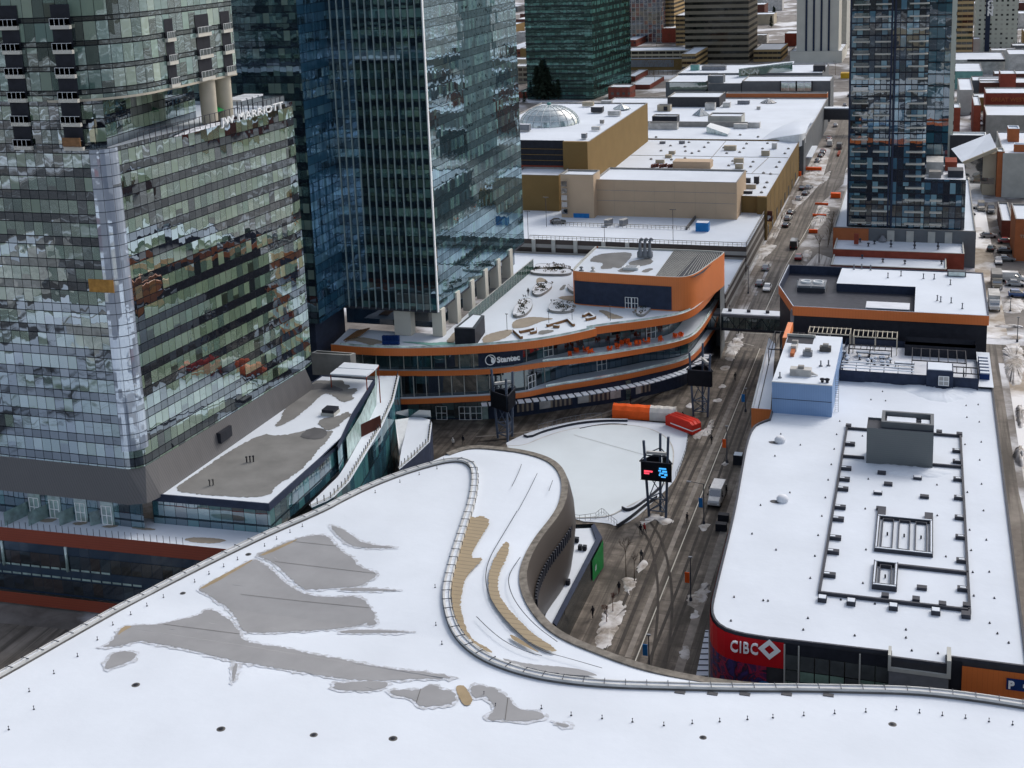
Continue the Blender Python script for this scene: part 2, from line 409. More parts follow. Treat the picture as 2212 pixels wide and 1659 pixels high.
def text(name, s, parent, mat, origin, xdir, ydir, height, ext=.08, bold=0, align='LEFT', space=1.0):
    "raised lettering as a mesh; origin is the lower left corner of the first letter"
    cu = bpy.data.curves.new(name, 'FONT'); cu.body = s; cu.size = 1; cu.extrude = ext/height; cu.offset = bold; cu.align_x = align; cu.resolution_u = 3; cu.space_character = space
    o = bpy.data.objects.new(name, cu); C.objects.link(o); dg = bpy.context.evaluated_depsgraph_get()
    me = bpy.data.meshes.new_from_object(o.evaluated_get(dg)); bpy.data.objects.remove(o); bpy.data.curves.remove(cu)
    me.materials.clear(); me.materials.append(MAT[mat])
    x = Vector(xdir).normalized(); y = Vector(ydir).normalized(); z = x.cross(y)
    Mx = Matrix((x*height*1.4, y*height*1.4, z*height*1.4)).transposed().to_4x4(); Mx.translation = Vector(origin)
    me.transform(Mx)
    if parent is not None: me.transform(rootinv(parent))
    o = bpy.data.objects.new(name, me); link(o, parent); return o
def building(name, label, pts, z0, z1, wall, roof='snow_roof', cat='building', cop='concrete', ph=.35, group=None, pw=.3):
    "solid block: outer walls, coping ring, roof surface set below the coping"
    p = ccw(pts); cx = sum(q[0] for q in p)/len(p); cy = sum(q[1] for q in p)/len(p)
    t = thing(name, label, cat, (cx, cy, z0), 0, group)
    mb = MB(); mb.wall(p, z0, z1); mb.build('wall', wall, t)
    inn = inset(p, pw)
    c = MB(); c.wall(p, z1, z1+.12); c.wall(inn, z1-ph, z1+.12, flip=True)
    for i in range(len(p)):
        j = (i+1) % len(p); c.face([(*p[i][:2], z1+.12), (*p[j][:2], z1+.12), (*inn[j][:2], z1+.12), (*inn[i][:2], z1+.12)])
    c.build('coping', cop, t)
    MB().poly(inn, z1-ph).build('roof', roof, t)
    return t
def inset(p, d):
    n = len(p); out = []
    for i in range(n):
        a, b, c = Vector(p[i-1][:2]), Vector(p[i][:2]), Vector(p[(i+1) % n][:2])
        e1 = (b-a).normalized(); e2 = (c-b).normalized(); n1 = Vector((-e1.y, e1.x)); n2 = Vector((-e2.y, e2.x))
        m = (n1+n2); m = m.normalized() if m.length > 1e-4 else n1; k = d/max(.35, m.dot(n1)); q = b+m*k; out.append((q.x, q.y))
    return out
def rect(a, b, c):
    "x0,y0,x1,y1 from front-left a, front-right b and a back point c"
    return min(a.x, b.x), (a.y+b.y)/2, max(a.x, b.x), c.y
def rp(x0, y0, x1, y1): return [(x0, y0), (x1, y0), (x1, y1), (x0, y1)]
# ================================================================ SETTING
def groundmat(name, a, b, c, s1=.05, s2=.6, thr=(.45, .6), grid=None, streak=0):
    m, nt, bs = nmat(name); L = nt.links.new
    n1 = noise(nt, s1, 8, rough=.6); n2 = noise(nt, s2, 8, rough=.65, dist=.4)
    c1 = ramp(nt, n2, [(.3, a), (.7, b)]); col = mixc(nt, ramp(nt, n1, [(thr[0], (0, 0, 0)), (thr[1], (1, 1, 1))]), c1, c)
    geo = N(nt, 'ShaderNodeNewGeometry'); s = N(nt, 'ShaderNodeSeparateXYZ'); L(geo.outputs['Position'], s.inputs[0])
    if grid:
        for k, ax in ((grid[0], 0), (grid[1], 1)):
            f = mth(nt, 'FRACT', mth(nt, 'DIVIDE', s.outputs[ax], k)); g = mth(nt, 'LESS_THAN', f, .035)
            col = mixc(nt, mth(nt, 'MULTIPLY', g, .55), col, tuple(x*.45 for x in a))
        cb = N(nt, 'ShaderNodeCombineXYZ'); L(mth(nt, 'FLOOR', mth(nt, 'DIVIDE', s.outputs[0], grid[0])), cb.inputs[0]); L(mth(nt, 'FLOOR', mth(nt, 'DIVIDE', s.outputs[1], grid[1])), cb.inputs[1])
        wn_ = N(nt, 'ShaderNodeTexWhiteNoise', noise_dimensions='2D'); L(cb.outputs[0], wn_.inputs['Vector'])
        col = mixc(nt, mth(nt, 'MULTIPLY', wn_.outputs['Value'], .28), col, tuple(x*.5 for x in a))
    if streak:
        cb = N(nt, 'ShaderNodeCombineXYZ'); L(mth(nt, 'MULTIPLY', s.outputs[0], streak), cb.inputs[0]); L(mth(nt, 'MULTIPLY', s.outputs[1], .03), cb.inputs[1])
        f = noise(nt, 1, 4, cb.outputs[0]); col = mixc(nt, ramp(nt, f, [(.45, (0, 0, 0)), (.62, (.75, .75, .75))]), col, tuple(x*.45 for x in a))
    L(col, bs.inputs['Base Color']); bs.inputs['Roughness'].default_value = .75; bs.inputs['Specular IOR Level'].default_value = .25
    bump(nt, bs, n2, .4, .05); MAT[name] = m
groundmat('city_ground_mat', (.075, .065, .058), (.22, .20, .185), (.56, .57, .60), .03, .14, (.50, .60))
groundmat('plaza_mat', (.09, .075, .062), (.27, .232, .195), (.055, .046, .038), .11, .5, (.5, .66), grid=(3.6, 3.6), streak=.8)
groundmat('road_mat', (.085, .073, .062), (.17, .148, .128), (.23, .205, .18), .06, .6, (.5, .66), streak=1.2)
groundmat('slush_mat', (.11, .085, .068), (.30, .265, .23), (.52, .50, .48), .09, .35, (.46, .6), streak=1.1)
groundmat('sand_mat', (.20, .155, .11), (.40, .35, .29), (.70, .70, .71), .035, .3, (.46, .56))
groundmat('dirty_snow', (.16, .13, .10), (.40, .37, .34), (.58, .57, .57), .3, 1.6, (.4, .6))
def sheet(name, pts, z, mat):
    o = MB().poly(pts, z).build(name, mat); return tag(o, kind='structure')
sheet('ground', rp(-4000, -600, 4000, 7000), 0, 'city_ground_mat')
groundmat('rear_mat', (.05, .048, .05), (.12, .115, .11), (.42, .43, .45), .03, .2, (.55, .66))
sheet('unseen_dark_ground', rp(-330, -420, 200, 60), .02, 'rear_mat')  # unseen dark ground behind the camera, added to darken the glass reflections
sheet('unseen_dark_ground', rp(62, -420, 520, 560), .02, 'rear_mat')  # same dark ground added to the east, mostly out of frame
sheet('plaza', rp(-92, 95, -21.0, 262), .03, 'plaza_mat')
sheet('street', rp(-40, 262, -20.6, 276), .036, 'road_mat')
sheet('street', [W('F', 480, 1659, 0), W('F', 800, 1659, 0), W('F', 1060, 1350, 0), W('F', 1200, 950, 0), W('F', 1530, 660, 0), W('F', 1560, 480, 0), (-24, 620), (-38, 620), W('F', 1250, 640, 0), W('F', 1060, 850, 0), W('F', 800, 1080, 0), W('F', 640, 1400, 0)], .14, 'road_mat')
sheet('street', [(-38, 276), (-30.5, 276), (-29, 330), (-35, 350), (-37.5, 345)], .045, 'road_mat')
sheet('street', rp(-36, 600, -24, 1200), .06, 'slush_mat')
groundmat('yard_mat', (.04, .04, .045), (.13, .125, .12), (.60, .64, .71), .045, .25, (.42, .49))
sheet('unseen_snow_ground', [(-230, 5), (-84, 5), (-84, 100), (-118, 116), (-230, 112)], .05, 'yard_mat')  # unseen patchy snow ground, added to whiten the hotel's lower reflections
flat('wet_track', (.045, .038, .033), .6, var=.3, scale=.8); flat('salt_track', (.24, .215, .19), .85, var=.3, scale=.8)
def track(pts, wd, mat, z=.055): L_ = resample(smooth([Vector((*p, 0)) for p in pts], 3), 40); o = MB().ribbon([Vector((p.x, p.y, z)) for p in offset(L_, wd/2)], [Vector((p.x, p.y, z)) for p in offset(L_, -wd/2)], flip=True).build('wheel_track', mat); tag(o, kind='structure')
for k, (pts, wd, mt) in enumerate([([(-30.6, 120), (-30.2, 170), (-30.8, 215), (-31.0, 258)], .4, 0), ([(-28.8, 120), (-28.5, 170), (-29.2, 215), (-29.3, 258)], .4, 0), ([(-34.6, 135), (-35.2, 180), (-34.4, 230), (-34.8, 260)], .5, 0), ([(-36.3, 140), (-37.0, 180), (-36.2, 230), (-36.4, 260)], .4, 0), ([(-33.2, 140), (-33.6, 200), (-33.0, 255)], .7, 1), ([(-26.5, 130), (-26.9, 190), (-27.0, 230)], 1.1, 1), ([(-40, 176), (-36, 170), (-31, 150), (-29, 125)], .35, 0), ([(-38.6, 178), (-34.6, 171), (-29.4, 152), (-27.2, 126)], .35, 0), ([(-75, 203), (-66, 207), (-55, 218), (-47, 236), (-42, 250)], .5, 1), ([(-74, 201), (-65, 205), (-54, 216), (-45.5, 235), (-40, 252)], .35, 0)]): track(pts, wd, ('wet_track', 'salt_track')[mt], .055+k*.006)
sheet('side_street', [(12.2, 60), (16.6, 60), (17, 150), (15.2, 200), (15, 262), (11.8, 262)], .03, 'road_mat')
sheet('cross_street', rp(-20.6, 262, 120, 274), .034, 'road_mat')
sheet('vacant_lot', [(16.6, 60), (52, 60), (52, 258), (16.4, 258), (16.2, 205), (17.6, 150)], .026, 'sand_mat')
sheet('alley', rp(12.6, 278, 17.6, 460), .04, 'sand_mat')
sheet('sidewalk', [(-41.8, 276), (-38.4, 276), (-38.4, 500), (-41.8, 500)], .10, 'slush_mat')
sheet('sidewalk', [(-30.5, 276), (-23, 276), (-23, 340), (-27, 345), (-29, 330)], .10, 'slush_mat')
sheet('work_site', [(-38.4, 350), (-30, 395), (-26.5, 470), (-38.4, 500)], .11, 'dirty_snow')
def strip(name, pts, wd, z, mat, lab=None, cat=None):
    A = offset(pts, wd/2); B = offset(pts, -wd/2)
    for p in A+B: p.z = z
    return MB().ribbon(A, B, flip=True).build(name, mat)
m_ = strip('street_line', [Vector((-32.1, 118, 0)), Vector((-32.1, 262, 0))], .13, .05, 'pale_stone'); tag(m_, kind='structure')
m_ = strip('street_line', [Vector((-34.3, 276, 0)), Vector((-33.8, 330, 0)), Vector((-31, 400, 0))], .15, .16, 'pale_stone'); tag(m_, kind='structure')
for a_, b_ in (((-38.2, 266), (-33.5, 263.4)), ((-38.2, 272), (-31, 272.2)), ((-40, 264), (-38.2, 266)), ((-31, 263.2), (-26, 263.4))):
    m_ = strip('street_line', [Vector((*a_, 0)), Vector((*b_, 0))], .14, .06, 'pale_stone'); tag(m_, kind='structure')
# far river bank and hills
def hill(name, cx_, cy_, rx_, ry_, h, mat, seed):
    r = random.Random(seed); mb = MB(); nx, ny = 30, 14; P = {}
    for i in range(nx+1):
        for j in range(ny+1):
            u, v = i/nx*2-1, j/ny*2-1; k = max(0, 1-u*u)*max(0, 1-v*v)
            P[i, j] = (cx_+u*rx_, cy_+v*ry_, -1+h*k**.7*(1+r.uniform(-.12, .12)))
    for i in range(nx):
        for j in range(ny): mb.quad(P[i, j], P[i+1, j], P[i+1, j+1], P[i, j+1], sm=True)
    return tag(mb.build(name, mat, weld=True), kind='structure')
groundmat('hill_mat', (.10, .085, .08), (.26, .24, .23), (.62, .64, .68), .01, .06, (.5, .58))
hill('hill', -620, 2300, 700, 300, 40, 'hill_mat', 1); hill('hill', 250, 2700, 900, 300, 40, 'hill_mat', 2); hill('hill', -1800, 2500, 900, 400, 45, 'hill_mat', 3)
# ---------------------------------------------------------------- snow lumps, banks
def lump(name, pts, h, mat='dirty_snow', seed=1, amp=.35, parent=None):
    q = jag(pts, amp, .8, seed); c = Vector((sum(p.x for p in q)/len(q), sum(p.y for p in q)/len(q), 0)); r = random.Random(seed); mb = MB()
    rings = [(1.0, 0), (.86, .45), (.62, .8), (.3, 1.0)]; prev = None
    for k, zz in rings:
        cur = [Vector((c.x+(p.x-c.x)*k, c.y+(p.y-c.y)*k, .03+zz*h*(1 if k == 1 else r.uniform(.75, 1.2)))) for p in q]
        if prev:
            for i in range(len(q)): j = (i+1) % len(q); mb.quad(prev[i], prev[j], cur[j], cur[i], sm=True)
        prev = cur
    mb.face([tuple(p) for p in prev], sm=True); o = mb.build(name, mat, parent, weld=True)
    if parent is None: o['kind'] = 'stuff'
    return o
for i, (fr, pts, h) in enumerate([
 ('K5', [(105, 1165), (160, 1150), (225, 1080), (250, 1085), (240, 1150), (205, 1215), (160, 1240), (120, 1210)], .3),
 ('K5', [(150, 1240), (175, 1235), (192, 1290), (130, 1298)], .2), ('K5', [(90, 1450), (110, 1435), (132, 1450), (130, 1500), (100, 1530), (70, 1530)], .2),
 ('K5', [(180, 755), (200, 745), (245, 745), (248, 765), (215, 795), (190, 775)], .25), ('K5', [(315, 405), (335, 390), (355, 400), (348, 415), (320, 415)], .25),
 ('K5', [(265, 38), (290, 30), (320, 38), (300, 52), (270, 52)], .2), ('K5', [(105, 80), (125, 55), (150, 60), (150, 85)], .3),
 (6, [(240, 720), (290, 705), (320, 720), (300, 740), (250, 740)], .2), (6, [(270, 630), (300, 560), (350, 520), (400, 560), (360, 620), (335, 680), (280, 680)], .3), (6, [(350, 500), (395, 500), (390, 540), (355, 540)], .2),
 (6, [(200, 935), (225, 925), (255, 935), (240, 950), (205, 950)], .2), (6, [(235, 845), (260, 830), (290, 840), (265, 860), (240, 858)], .2),
 (8, [(1820, 430), (1860, 420), (1920, 440), (1890, 500), (1860, 545), (1840, 500)], .25), (8, [(1700, 640), (1760, 580), (1850, 580), (1830, 680), (1790, 760), (1740, 860), (1700, 910), (1650, 900), (1650, 800)], .3),
 (8, [(1925, 320), (1960, 310), (1990, 340), (1930, 400), (1905, 390)], .2), (8, [(1700, 910), (1740, 905), (1785, 950), (1740, 940)], .2),
 (8, [(1925, 60), (1960, 70), (2000, 15), (2040, 10), (2090, 40), (2150, 45), (2150, 80), (2070, 85), (2050, 50), (1990, 70), (1960, 85)], .25),
 ('E', [(1860, 440), (1920, 440), (1960, 400), (2000, 400), (2060, 270), (2110, 280), (2040, 460), (1980, 440), (1920, 490)], .5),
 ('F', [(640, 1420), (600, 1340), (690, 1220), (740, 1050), (830, 960), (870, 960), (760, 1130), (690, 1300)], .5),
 ('F', [(380, 1500), (480, 1440), (700, 1440), (640, 1520), (560, 1600), (480, 1620), (420, 1560)], .5),
 ('F', [(1090, 1180), (1180, 1060), (1230, 940), (1340, 940), (1360, 1040), (1250, 1200), (1180, 1270)], .8),
 ('F', [(980, 610), (1290, 600), (1340, 500), (1380, 480), (1350, 600), (1240, 680), (1000, 680)], .6),
 ('F', [(1000, 530), (1140, 500), (1240, 480), (1180, 570), (1020, 590)], .9),
 ('F', [(1010, 1520), (1140, 1500), (1090, 1659), (990, 1659)], .5), ('F', [(870, 840), (1000, 880), (900, 940), (850, 900)], .3)]):
    lump('snow_bank', WS(fr, pts, 0), h*.6, 'dirty_snow', i)
for i, (fr, pts, h) in enumerate([('K7', [(300, 820), (440, 805), (440, 1060), (350, 1080), (320, 960)], .5), ('K7', [(385, 1200), (440, 1190), (440, 1340), (410, 1340)], .8),
 ('K7', [(375, 1490), (400, 1455), (440, 1460), (440, 1580), (400, 1570)], 1.2), ('K7', [(300, 590), (340, 525), (440, 535), (440, 620), (330, 625)], .5),
 ('K7', [(255, 695), (300, 690), (440, 700), (440, 715), (260, 712)], .3), ('K7', [(285, 765), (440, 750), (440, 785), (300, 785)], .3)]):
    lump('snow_bank', WS(fr, pts, 0), h, 'dirty_snow', 40+i)
# ================================================================ ARENA ROOF (foreground)
def az(x, y):
    d = 115-y; return 15+(.075*d if d > 0 else .012*d)+.12*math.sin(x*.13+1)*math.sin(y*.17)
def WA(n, u, v, lift=0):
    z = 15
    for _ in range(8): p = W(n, u, v, z+lift); z = az(p.x, p.y)
    p.z = z+lift; return p
arena = thing('arena', 'huge white curved snow covered arena roof with a looping gutter rail filling the foreground', 'arena', (-60, 100, 0))
railD = [(-160, 1555), (0, 1466), (140, 1386), (287, 1303), (433, 1229), (567, 1163), (700, 1106), (737, 1085), (804, 1052), (871, 1026), (937, 1006), (975, 998), (1003, 999), (1020, 1012), (1022, 1045), (1014, 1090), (1000, 1130), (981, 1189), (964, 1249), (957, 1293), (967, 1346), (991, 1389), (1037, 1426), (1104, 1453), (1187, 1473), (1304, 1486), (1437, 1490), (1608, 1494), (1741, 1494), (1875, 1497), (1975, 1500), (2075, 1510), (2212, 1530), (2420, 1568)]
tgt = [(-260, 1900), (-200, 1900), (-60, 1900), (60, 1900), (160, 1900), (260, 1900), (350, 1900), (380, 1900), (420, 1900), (460, 1900), (500, 1900), (530, 1900), (550, 1900), (570, 1900), (590, 1900), (610, 1900), (640, 1900), (680, 1900), (720, 1900), (770, 1900), (820, 1900), (870, 1900), (940, 1900), (1030, 1900), (1130, 1900), (1250, 1900), (1400, 1900), (1560, 1900), (1700, 1900), (1840, 1900), (1960, 1900), (2080, 1900), (2240, 1900), (2500, 1900)]
rail = [WA('D', *p) for p in railD]; tg = [WA('D', *p) for p in tgt]
def sm2(p, n): 
    q = smooth(p, 2); return resample(q, n)
# dense version of the rail, keeping the pairing by smoothing both lists the same way
def smp(pts, it=3):
    for _ in range(it):
        q = [pts[0]]
        for a, b in zip(pts, pts[1:]): q += [a*.75+b*.25, a*.25+b*.75]
        q.append(pts[-1]); pts = q
    return pts
Rl = smp(rail); Tg = smp(tg); n = len(Rl)
mb = MB(); rows = 70; prev = Rl
for k in range(1, rows+1):
    t = k/rows; cur = []
    for a, b in zip(Rl, Tg):
        p = a.lerp(b, t); p.z = az(p.x, p.y); cur.append(p)
    mb.ribbon(prev, cur, sm=True, flip=True); prev = cur
main = mb.build('roof_snow', 'snow', arena, weld=True)
# walls of the drum below the rail on the far left side and right side
mb = MB(); Lw = offset(Rl, .1); mb.ribbon([Vector((p.x, p.y, p.z-.05)) for p in Lw], [Vector((p.x, p.y, 0)) for p in Lw], flip=True); mb.build('drum_wall', 'steel_grey', arena)
# gutter rail: kerb on both sides with a white channel between
def sweep(line, w0, w1, z0, z1, name, mat, parent):
    A = offset(line, w0); B = offset(line, w1); m = MB()
    a0 = [Vector((p.x, p.y, q.z+z0)) for p, q in zip(A, line)]; a1 = [Vector((p.x, p.y, q.z+z1)) for p, q in zip(A, line)]
    b0 = [Vector((p.x, p.y, q.z+z0)) for p, q in zip(B, line)]; b1 = [Vector((p.x, p.y, q.z+z1)) for p, q in zip(B, line)]
    m.ribbon(a0, a1, flip=True); m.ribbon(a1, b1, flip=True); m.ribbon(b1, b0, flip=True); m.ribbon(b0, a0, flip=True); return m.build(name, mat, parent)
Rf = resample(Rl, 420)
for p in Rf: p.z = az(p.x, p.y)
sweep(Rf, -.16, .1, -.2, .22, 'gutter_shade_strip', 'dark_concrete', arena)  # dark strip painted in as the shadow line beneath the kerb
sweep(Rf, -.12, .12, .22, .5, 'gutter_kerb', 'rail_white', arena)
sweep(Rf, .6, .72, -.3, .45, 'gutter_rail', 'rail_white', arena)
sweep(Rf, .12, .6, -.1, .3, 'gutter_channel', 'snow', arena)
br = []
sp_ = resample(Rf, 96)
for i, p in enumerate(sp_[:-1]):
    t = sp_[i+1]-p; ang = math.atan2(t.y, t.x); nrm = Vector((-math.sin(ang), math.cos(ang), 0)); m = MB()
    a, b = p-nrm*.25, p+nrm*.8; z = p.z
    m.bar((a.x, a.y, z+.56), (b.x, b.y, z+.52), .04, n=4); m.bar((b.x, b.y, z+.52), (b.x, b.y, z-.1), .04, n=4)
    m.build('gutter_bracket', 'dark_metal', arena)
# support blocks under the near rail
for D_ in ((1470, 1493), (1540, 1496), (1610, 1497), (1700, 1497), (1790, 1499)):
    p = WA('D', *D_); MB().box(p.x-.5, p.y-.55, p.x+.5, p.y-.05, p.z-.2, p.z+.12).build('rail_footing', 'membrane_dark', arena)
# second, outer roof band that loops round the tip
outD = [(700, 1096), (800, 1042), (871, 1018), (925, 1000), (960, 984), (990, 972), (1021, 965), (1071, 968), (1137, 976), (1187, 991), (1213, 1010), (1226, 1035), (1228, 1062), (1221, 1095), (1203, 1125), (1170, 1165), (1147, 1206), (1136, 1246), (1144, 1290), (1176, 1340), (1221, 1376), (1304, 1409), (1371, 1434), (1450, 1455), (1560, 1474), (1700, 1486), (1850, 1491), (2000, 1499), (2212, 1523), (2420, 1560)]
def WB(n, u, v, lift=0): return WA(n, u, v, lift-.5)
out = smp([WB('D', *p) for p in outD], 3)
i0 = min(range(len(Rf)), key=lambda i: (Rf[i]-WA('D', 702, 1105)).length); inner = offset(Rf[i0:], .75)
Aa = resample(inner, 260); Bb = resample(out, 260)
# pair by the landmark points so the lobe does not fold
marksI = [(702, 1105), (937, 1006), (1003, 999), (1022, 1030), (1000, 1130), (957, 1293), (991, 1389), (1104, 1453), (1304, 1486), (1608, 1494), (2212, 1530), (2420, 1568)]
marksO = [(700, 1096), (960, 984), (1120, 974), (1226, 1040), (1203, 1125), (1136, 1246), (1176, 1340), (1304, 1409), (1450, 1455), (1620, 1480), (2212, 1523), (2420, 1560)]
def near(L_, p): return min(range(len(L_)), key=lambda i: (L_[i].xy-p.xy).length)
iI = [near(Aa, WA('D', *p)) for p in marksI]; iO = [near(Bb, WB('D', *p)) for p in marksO]
iI[0] = iO[0] = 0; iI[-1] = iO[-1] = 259
A2 = []; B2 = []
for k in range(len(iI)-1):
    c = 26; sa = resample(Aa[iI[k]:iI[k+1]+1], c) if iI[k+1] > iI[k] else [Aa[iI[k]]]*c; sb = resample(Bb[iO[k]:iO[k+1]+1], c) if iO[k+1] > iO[k] else [Bb[iO[k]]]*c
    A2 += sa[:-1]; B2 += sb[:-1]
A2.append(Aa[-1]); B2.append(Bb[-1])
mb = MB(); prev = [Vector((p.x, p.y, az(p.x, p.y)-.25)) for p in A2]
for k in range(1, 9):
    t = k/8; cur = [Vector((a.x+(b.x-a.x)*t, a.y+(b.y-a.y)*t, 0)) for a, b in zip(A2, B2)]
    for p in cur: p.z = az(p.x, p.y)-.25-.25*t+.35*math.sin(math.pi*t)*min(1, .2)
    mb.ribbon(prev, cur, sm=True); prev = cur
band = mb.build('outer_roof_band', 'snow', arena, weld=True)
# brown grey parapet and the curved clad wall under it
ws_, we = near(B2, WB('D', 960, 984)), len(B2)-1
edge = [Vector((p.x, p.y, az(p.x, p.y)-.5)) for p in B2[ws_:we+1]]
def par_w(i):
    d = edge[i]; y = d.y; return 1.3 if (y < 150) else .9
Ein = [e+(o_-e)*1 for e, o_ in zip(edge, offset(edge, -.9))]
strips('ribbed_bronze', (.058, .048, .043), (.030, .025, .022), .35, 'u', .7, .45)
flat('parapet_mix', (.20, .18, .155), .85, var=.5, scale=1.2, fine=.5)
mb = MB(); up1 = [Vector((p.x, p.y, p.z+.32)) for p in edge]; ip1 = [Vector((p.x, p.y, p.z+.28)) for p in Ein]; ip0 = [Vector((p.x, p.y, p.z-.1)) for p in Ein]
mb.ribbon(up1, ip1, flip=False); mb.ribbon(ip1, ip0, flip=False); mb.build('parapet', 'parapet_mix', arena)
mb = MB(); prof = [(0, .32), (.35, -.6), (.75, -2.5), (.9, -5), (.6, -8), (.1, -11), (-.3, -16)]; prev = up1
for d_, dz in prof[1:]:
    o_ = offset(edge, d_); cur = [Vector((p.x, p.y, max(0, e.z+dz))) for p, e in zip(o_, edge)]; mb.ribbon(cur, prev, sm=True); prev = cur
mb.build('clad_wall', 'ribbed_bronze', arena, weld=True)
k0, k1 = near(edge, WB('D', 1221, 1095)), near(edge, WB('D', 1140, 1270))
sub = edge[k0:k1+1]; oo = offset(sub, 1.02)
mb = MB(); mb.ribbon([Vector((p.x, p.y, e.z-3.0)) for p, e in zip(oo, sub)], [Vector((p.x, p.y, e.z-2.2)) for p, e in zip(oo, sub)]); mb.build('dark_vent_strip', 'black_metal', arena)
lt = resample(oo, 30)
for p in lt[2:-2]: MB().box(p.x-.12, p.y-.12, p.x+.12, p.y+.12, p.z-3.4, p.z-2.1).build('vent_fin', 'dark_metal', arena)
# melted patches on both roofs
m, nt, bs = nmat('thin_snow'); f_ = noise(nt, 1.7, 7, rough=.72); nt.links.new(ramp(nt, f_, [(.38, (.33, .34, .355)), (.62, (.595, .635, .71))]), bs.inputs['Base Color']); bs.inputs['Roughness'].default_value = .9; MAT['thin_snow'] = m
def rp_patch(fr, pts, mat, seed, amp=.18, zoff=0.0, name='bare_membrane', st=.5):
    q = [WA(fr, *p) for p in pts]
    if 'tan' not in mat: patch('thin_snow', [Vector((*p, 0)) for p in inset(ccw(q), -.34)], 'thin_snow', arena, .045, seed+50, .34, .7, zf=az)
    return patch(name, q, mat, arena, .07+zoff, seed, amp, st, zf=az)
rp_patch(7, [(1290, 510), (1340, 530), (1420, 590), (1480, 620), (1530, 690), (1560, 760), (1620, 790), (2212, 760), (2212+180, 720), (2212+230, 690), (2212+150, 560), (2212+20, 545), (2212, 560), (2000, 545), (1900, 500), (1820, 440), (1760, 380), (1700, 330), (1640, 305), (1500, 390), (1290, 500)], 'arena_membrane', 3)
rp_patch(7, [(1650, 280), (1760, 240), (1870, 190), (2000, 155), (2110, 150), (2160, 200), (2212, 260), (2212+80, 300), (2212+100, 350), (2212+240, 400), (2212+200, 440), (2212+120, 485), (2212, 490), (2000, 510), (1950, 490), (1890, 440), (1840, 390), (1760, 320)], 'arena_membrane', 4)
rp_patch(7, [(2130, 85), (2212, 110), (2212+60, 145), (2212+140, 210), (2212+400, 235), (2212+100, 238), (2212, 180)], 'arena_membrane', 5, .06)
rp_patch(7, [(650, 880), (720, 855), (790, 745), (870, 738), (1000, 735), (1180, 700), (1290, 670), (1350, 630), (1420, 655), (1500, 710), (1560, 790), (1560, 830), (1680, 860), (1850, 880), (2000, 920), (2150, 945), (2212, 955), (2212+240, 1010), (2212+640, 1050), (2212+740, 1085), (2212+500, 1080), (2212+280, 1100), (2212, 1085), (1900, 1030), (1540, 975), (1250, 900), (960, 845), (880, 840), (790, 870)], 'arena_membrane', 6)
rp_patch(7, [(680, 1000), (715, 925), (780, 905), (890, 915), (880, 950), (810, 985), (750, 1005), (690, 1022)], 'arena_membrane', 7)
rp_patch(7, [(1520, 980), (1545, 985), (1530, 1050), (1510, 1115), (1503, 1060)], 'arena_membrane', 8, .05)
rp_patch(8, [(0, 1110), (150, 1100), (280, 1095), (310, 1130), (200, 1165), (20, 1160), (-60, 1150), (-40, 1110)], 'arena_membrane', 9)
rp_patch(8, [(310, 1160), (400, 1155), (500, 1160), (560, 1125), (610, 1125), (640, 1155), (740, 1160), (745, 1240), (620, 1260), (520, 1270), (470, 1220), (400, 1200), (330, 1185)], 'arena_membrane', 10)
rp_patch(8, [(830, 1165), (860, 1120), (930, 1130), (1000, 1150), (1060, 1190), (1110, 1230), (1130, 1275), (1200, 1290), (1300, 1300), (1320, 1340), (1250, 1355), (1150, 1365), (1070, 1350), (960, 1355), (935, 1335), (980, 1300), (1000, 1260), (960, 1220), (930, 1195), (860, 1210)], 'arena_membrane', 11)
rp_patch(8, [(740, 1140), (760, 1125), (800, 1130), (830, 1180), (855, 1220), (830, 1260), (790, 1255), (755, 1190)], 'tan_membrane', 12, .05, .01)
rp_patch(8, [(160, 730), (185, 700), (225, 705), (230, 730), (190, 742)], 'arena_membrane', 13, .08)
rp_patch(8, [(-10, 775), (100, 765), (300, 770), (490, 783), (300, 785), (0, 788)], 'arena_membrane', 14, .04)
rp_patch(8, [(-10, 500), (90, 492), (240, 500), (400, 512), (200, 515), (0, 512)], 'arena_membrane', 15, .04)
rp_patch(8, [(1380, 1365), (1440, 1375), (1480, 1385), (1470, 1400), (1430, 1395)], 'arena_membrane', 16, .05)
rp_patch(7, [(1280, 500), (1620, 315), (1650, 312), (1330, 500)], 'tan_membrane', 17, .03, .012)
rp_patch(7, [(1670, 285), (1920, 178), (1930, 185), (1720, 285)], 'tan_membrane', 18, .03, .012)
rp_patch(7, [(760, 810), (790, 745), (870, 740), (800, 775)], 'tan_membrane', 19, .03, .012)
# seams on the membrane
def seam(fr, a, b, wd=.06, off=.11):
    p, q = WA(fr, *a), WA(fr, *b); L_ = resample([p, q], 12)
    for s_ in L_: s_.z = az(s_.x, s_.y)+off
    A = offset(L_, wd/2); B = offset(L_, -wd/2)
    return MB().ribbon(A, B, flip=True).build('roof_seam', 'dark_concrete', arena)
for a in (((1060, 732), (1550, 795)), ((1560, 538), (2212+180, 625)), ((1780, 325), (2212+245, 405)), ((1900, 195), (2212, 228))): seam(7, *a)
for a in (((515, 1150), (485, 1245)), ((1080, 1210), (1062, 1355))): seam(8, *a)
def lbk(n, u, v): return WA(n, u, v)
def bpatch(fr, pts, mat, seed, amp=.12, zo=0):
    q = [WA(fr, *p) for p in pts]
    return patch('bare_band_membrane', q, mat, arena, .13+zo, seed, amp, .45, zf=lambda x, y: az(x, y)-.12)
strips('tan_ribs', (.31, .245, .155), (.22, .17, .11), .9, 'v', .8, .8)
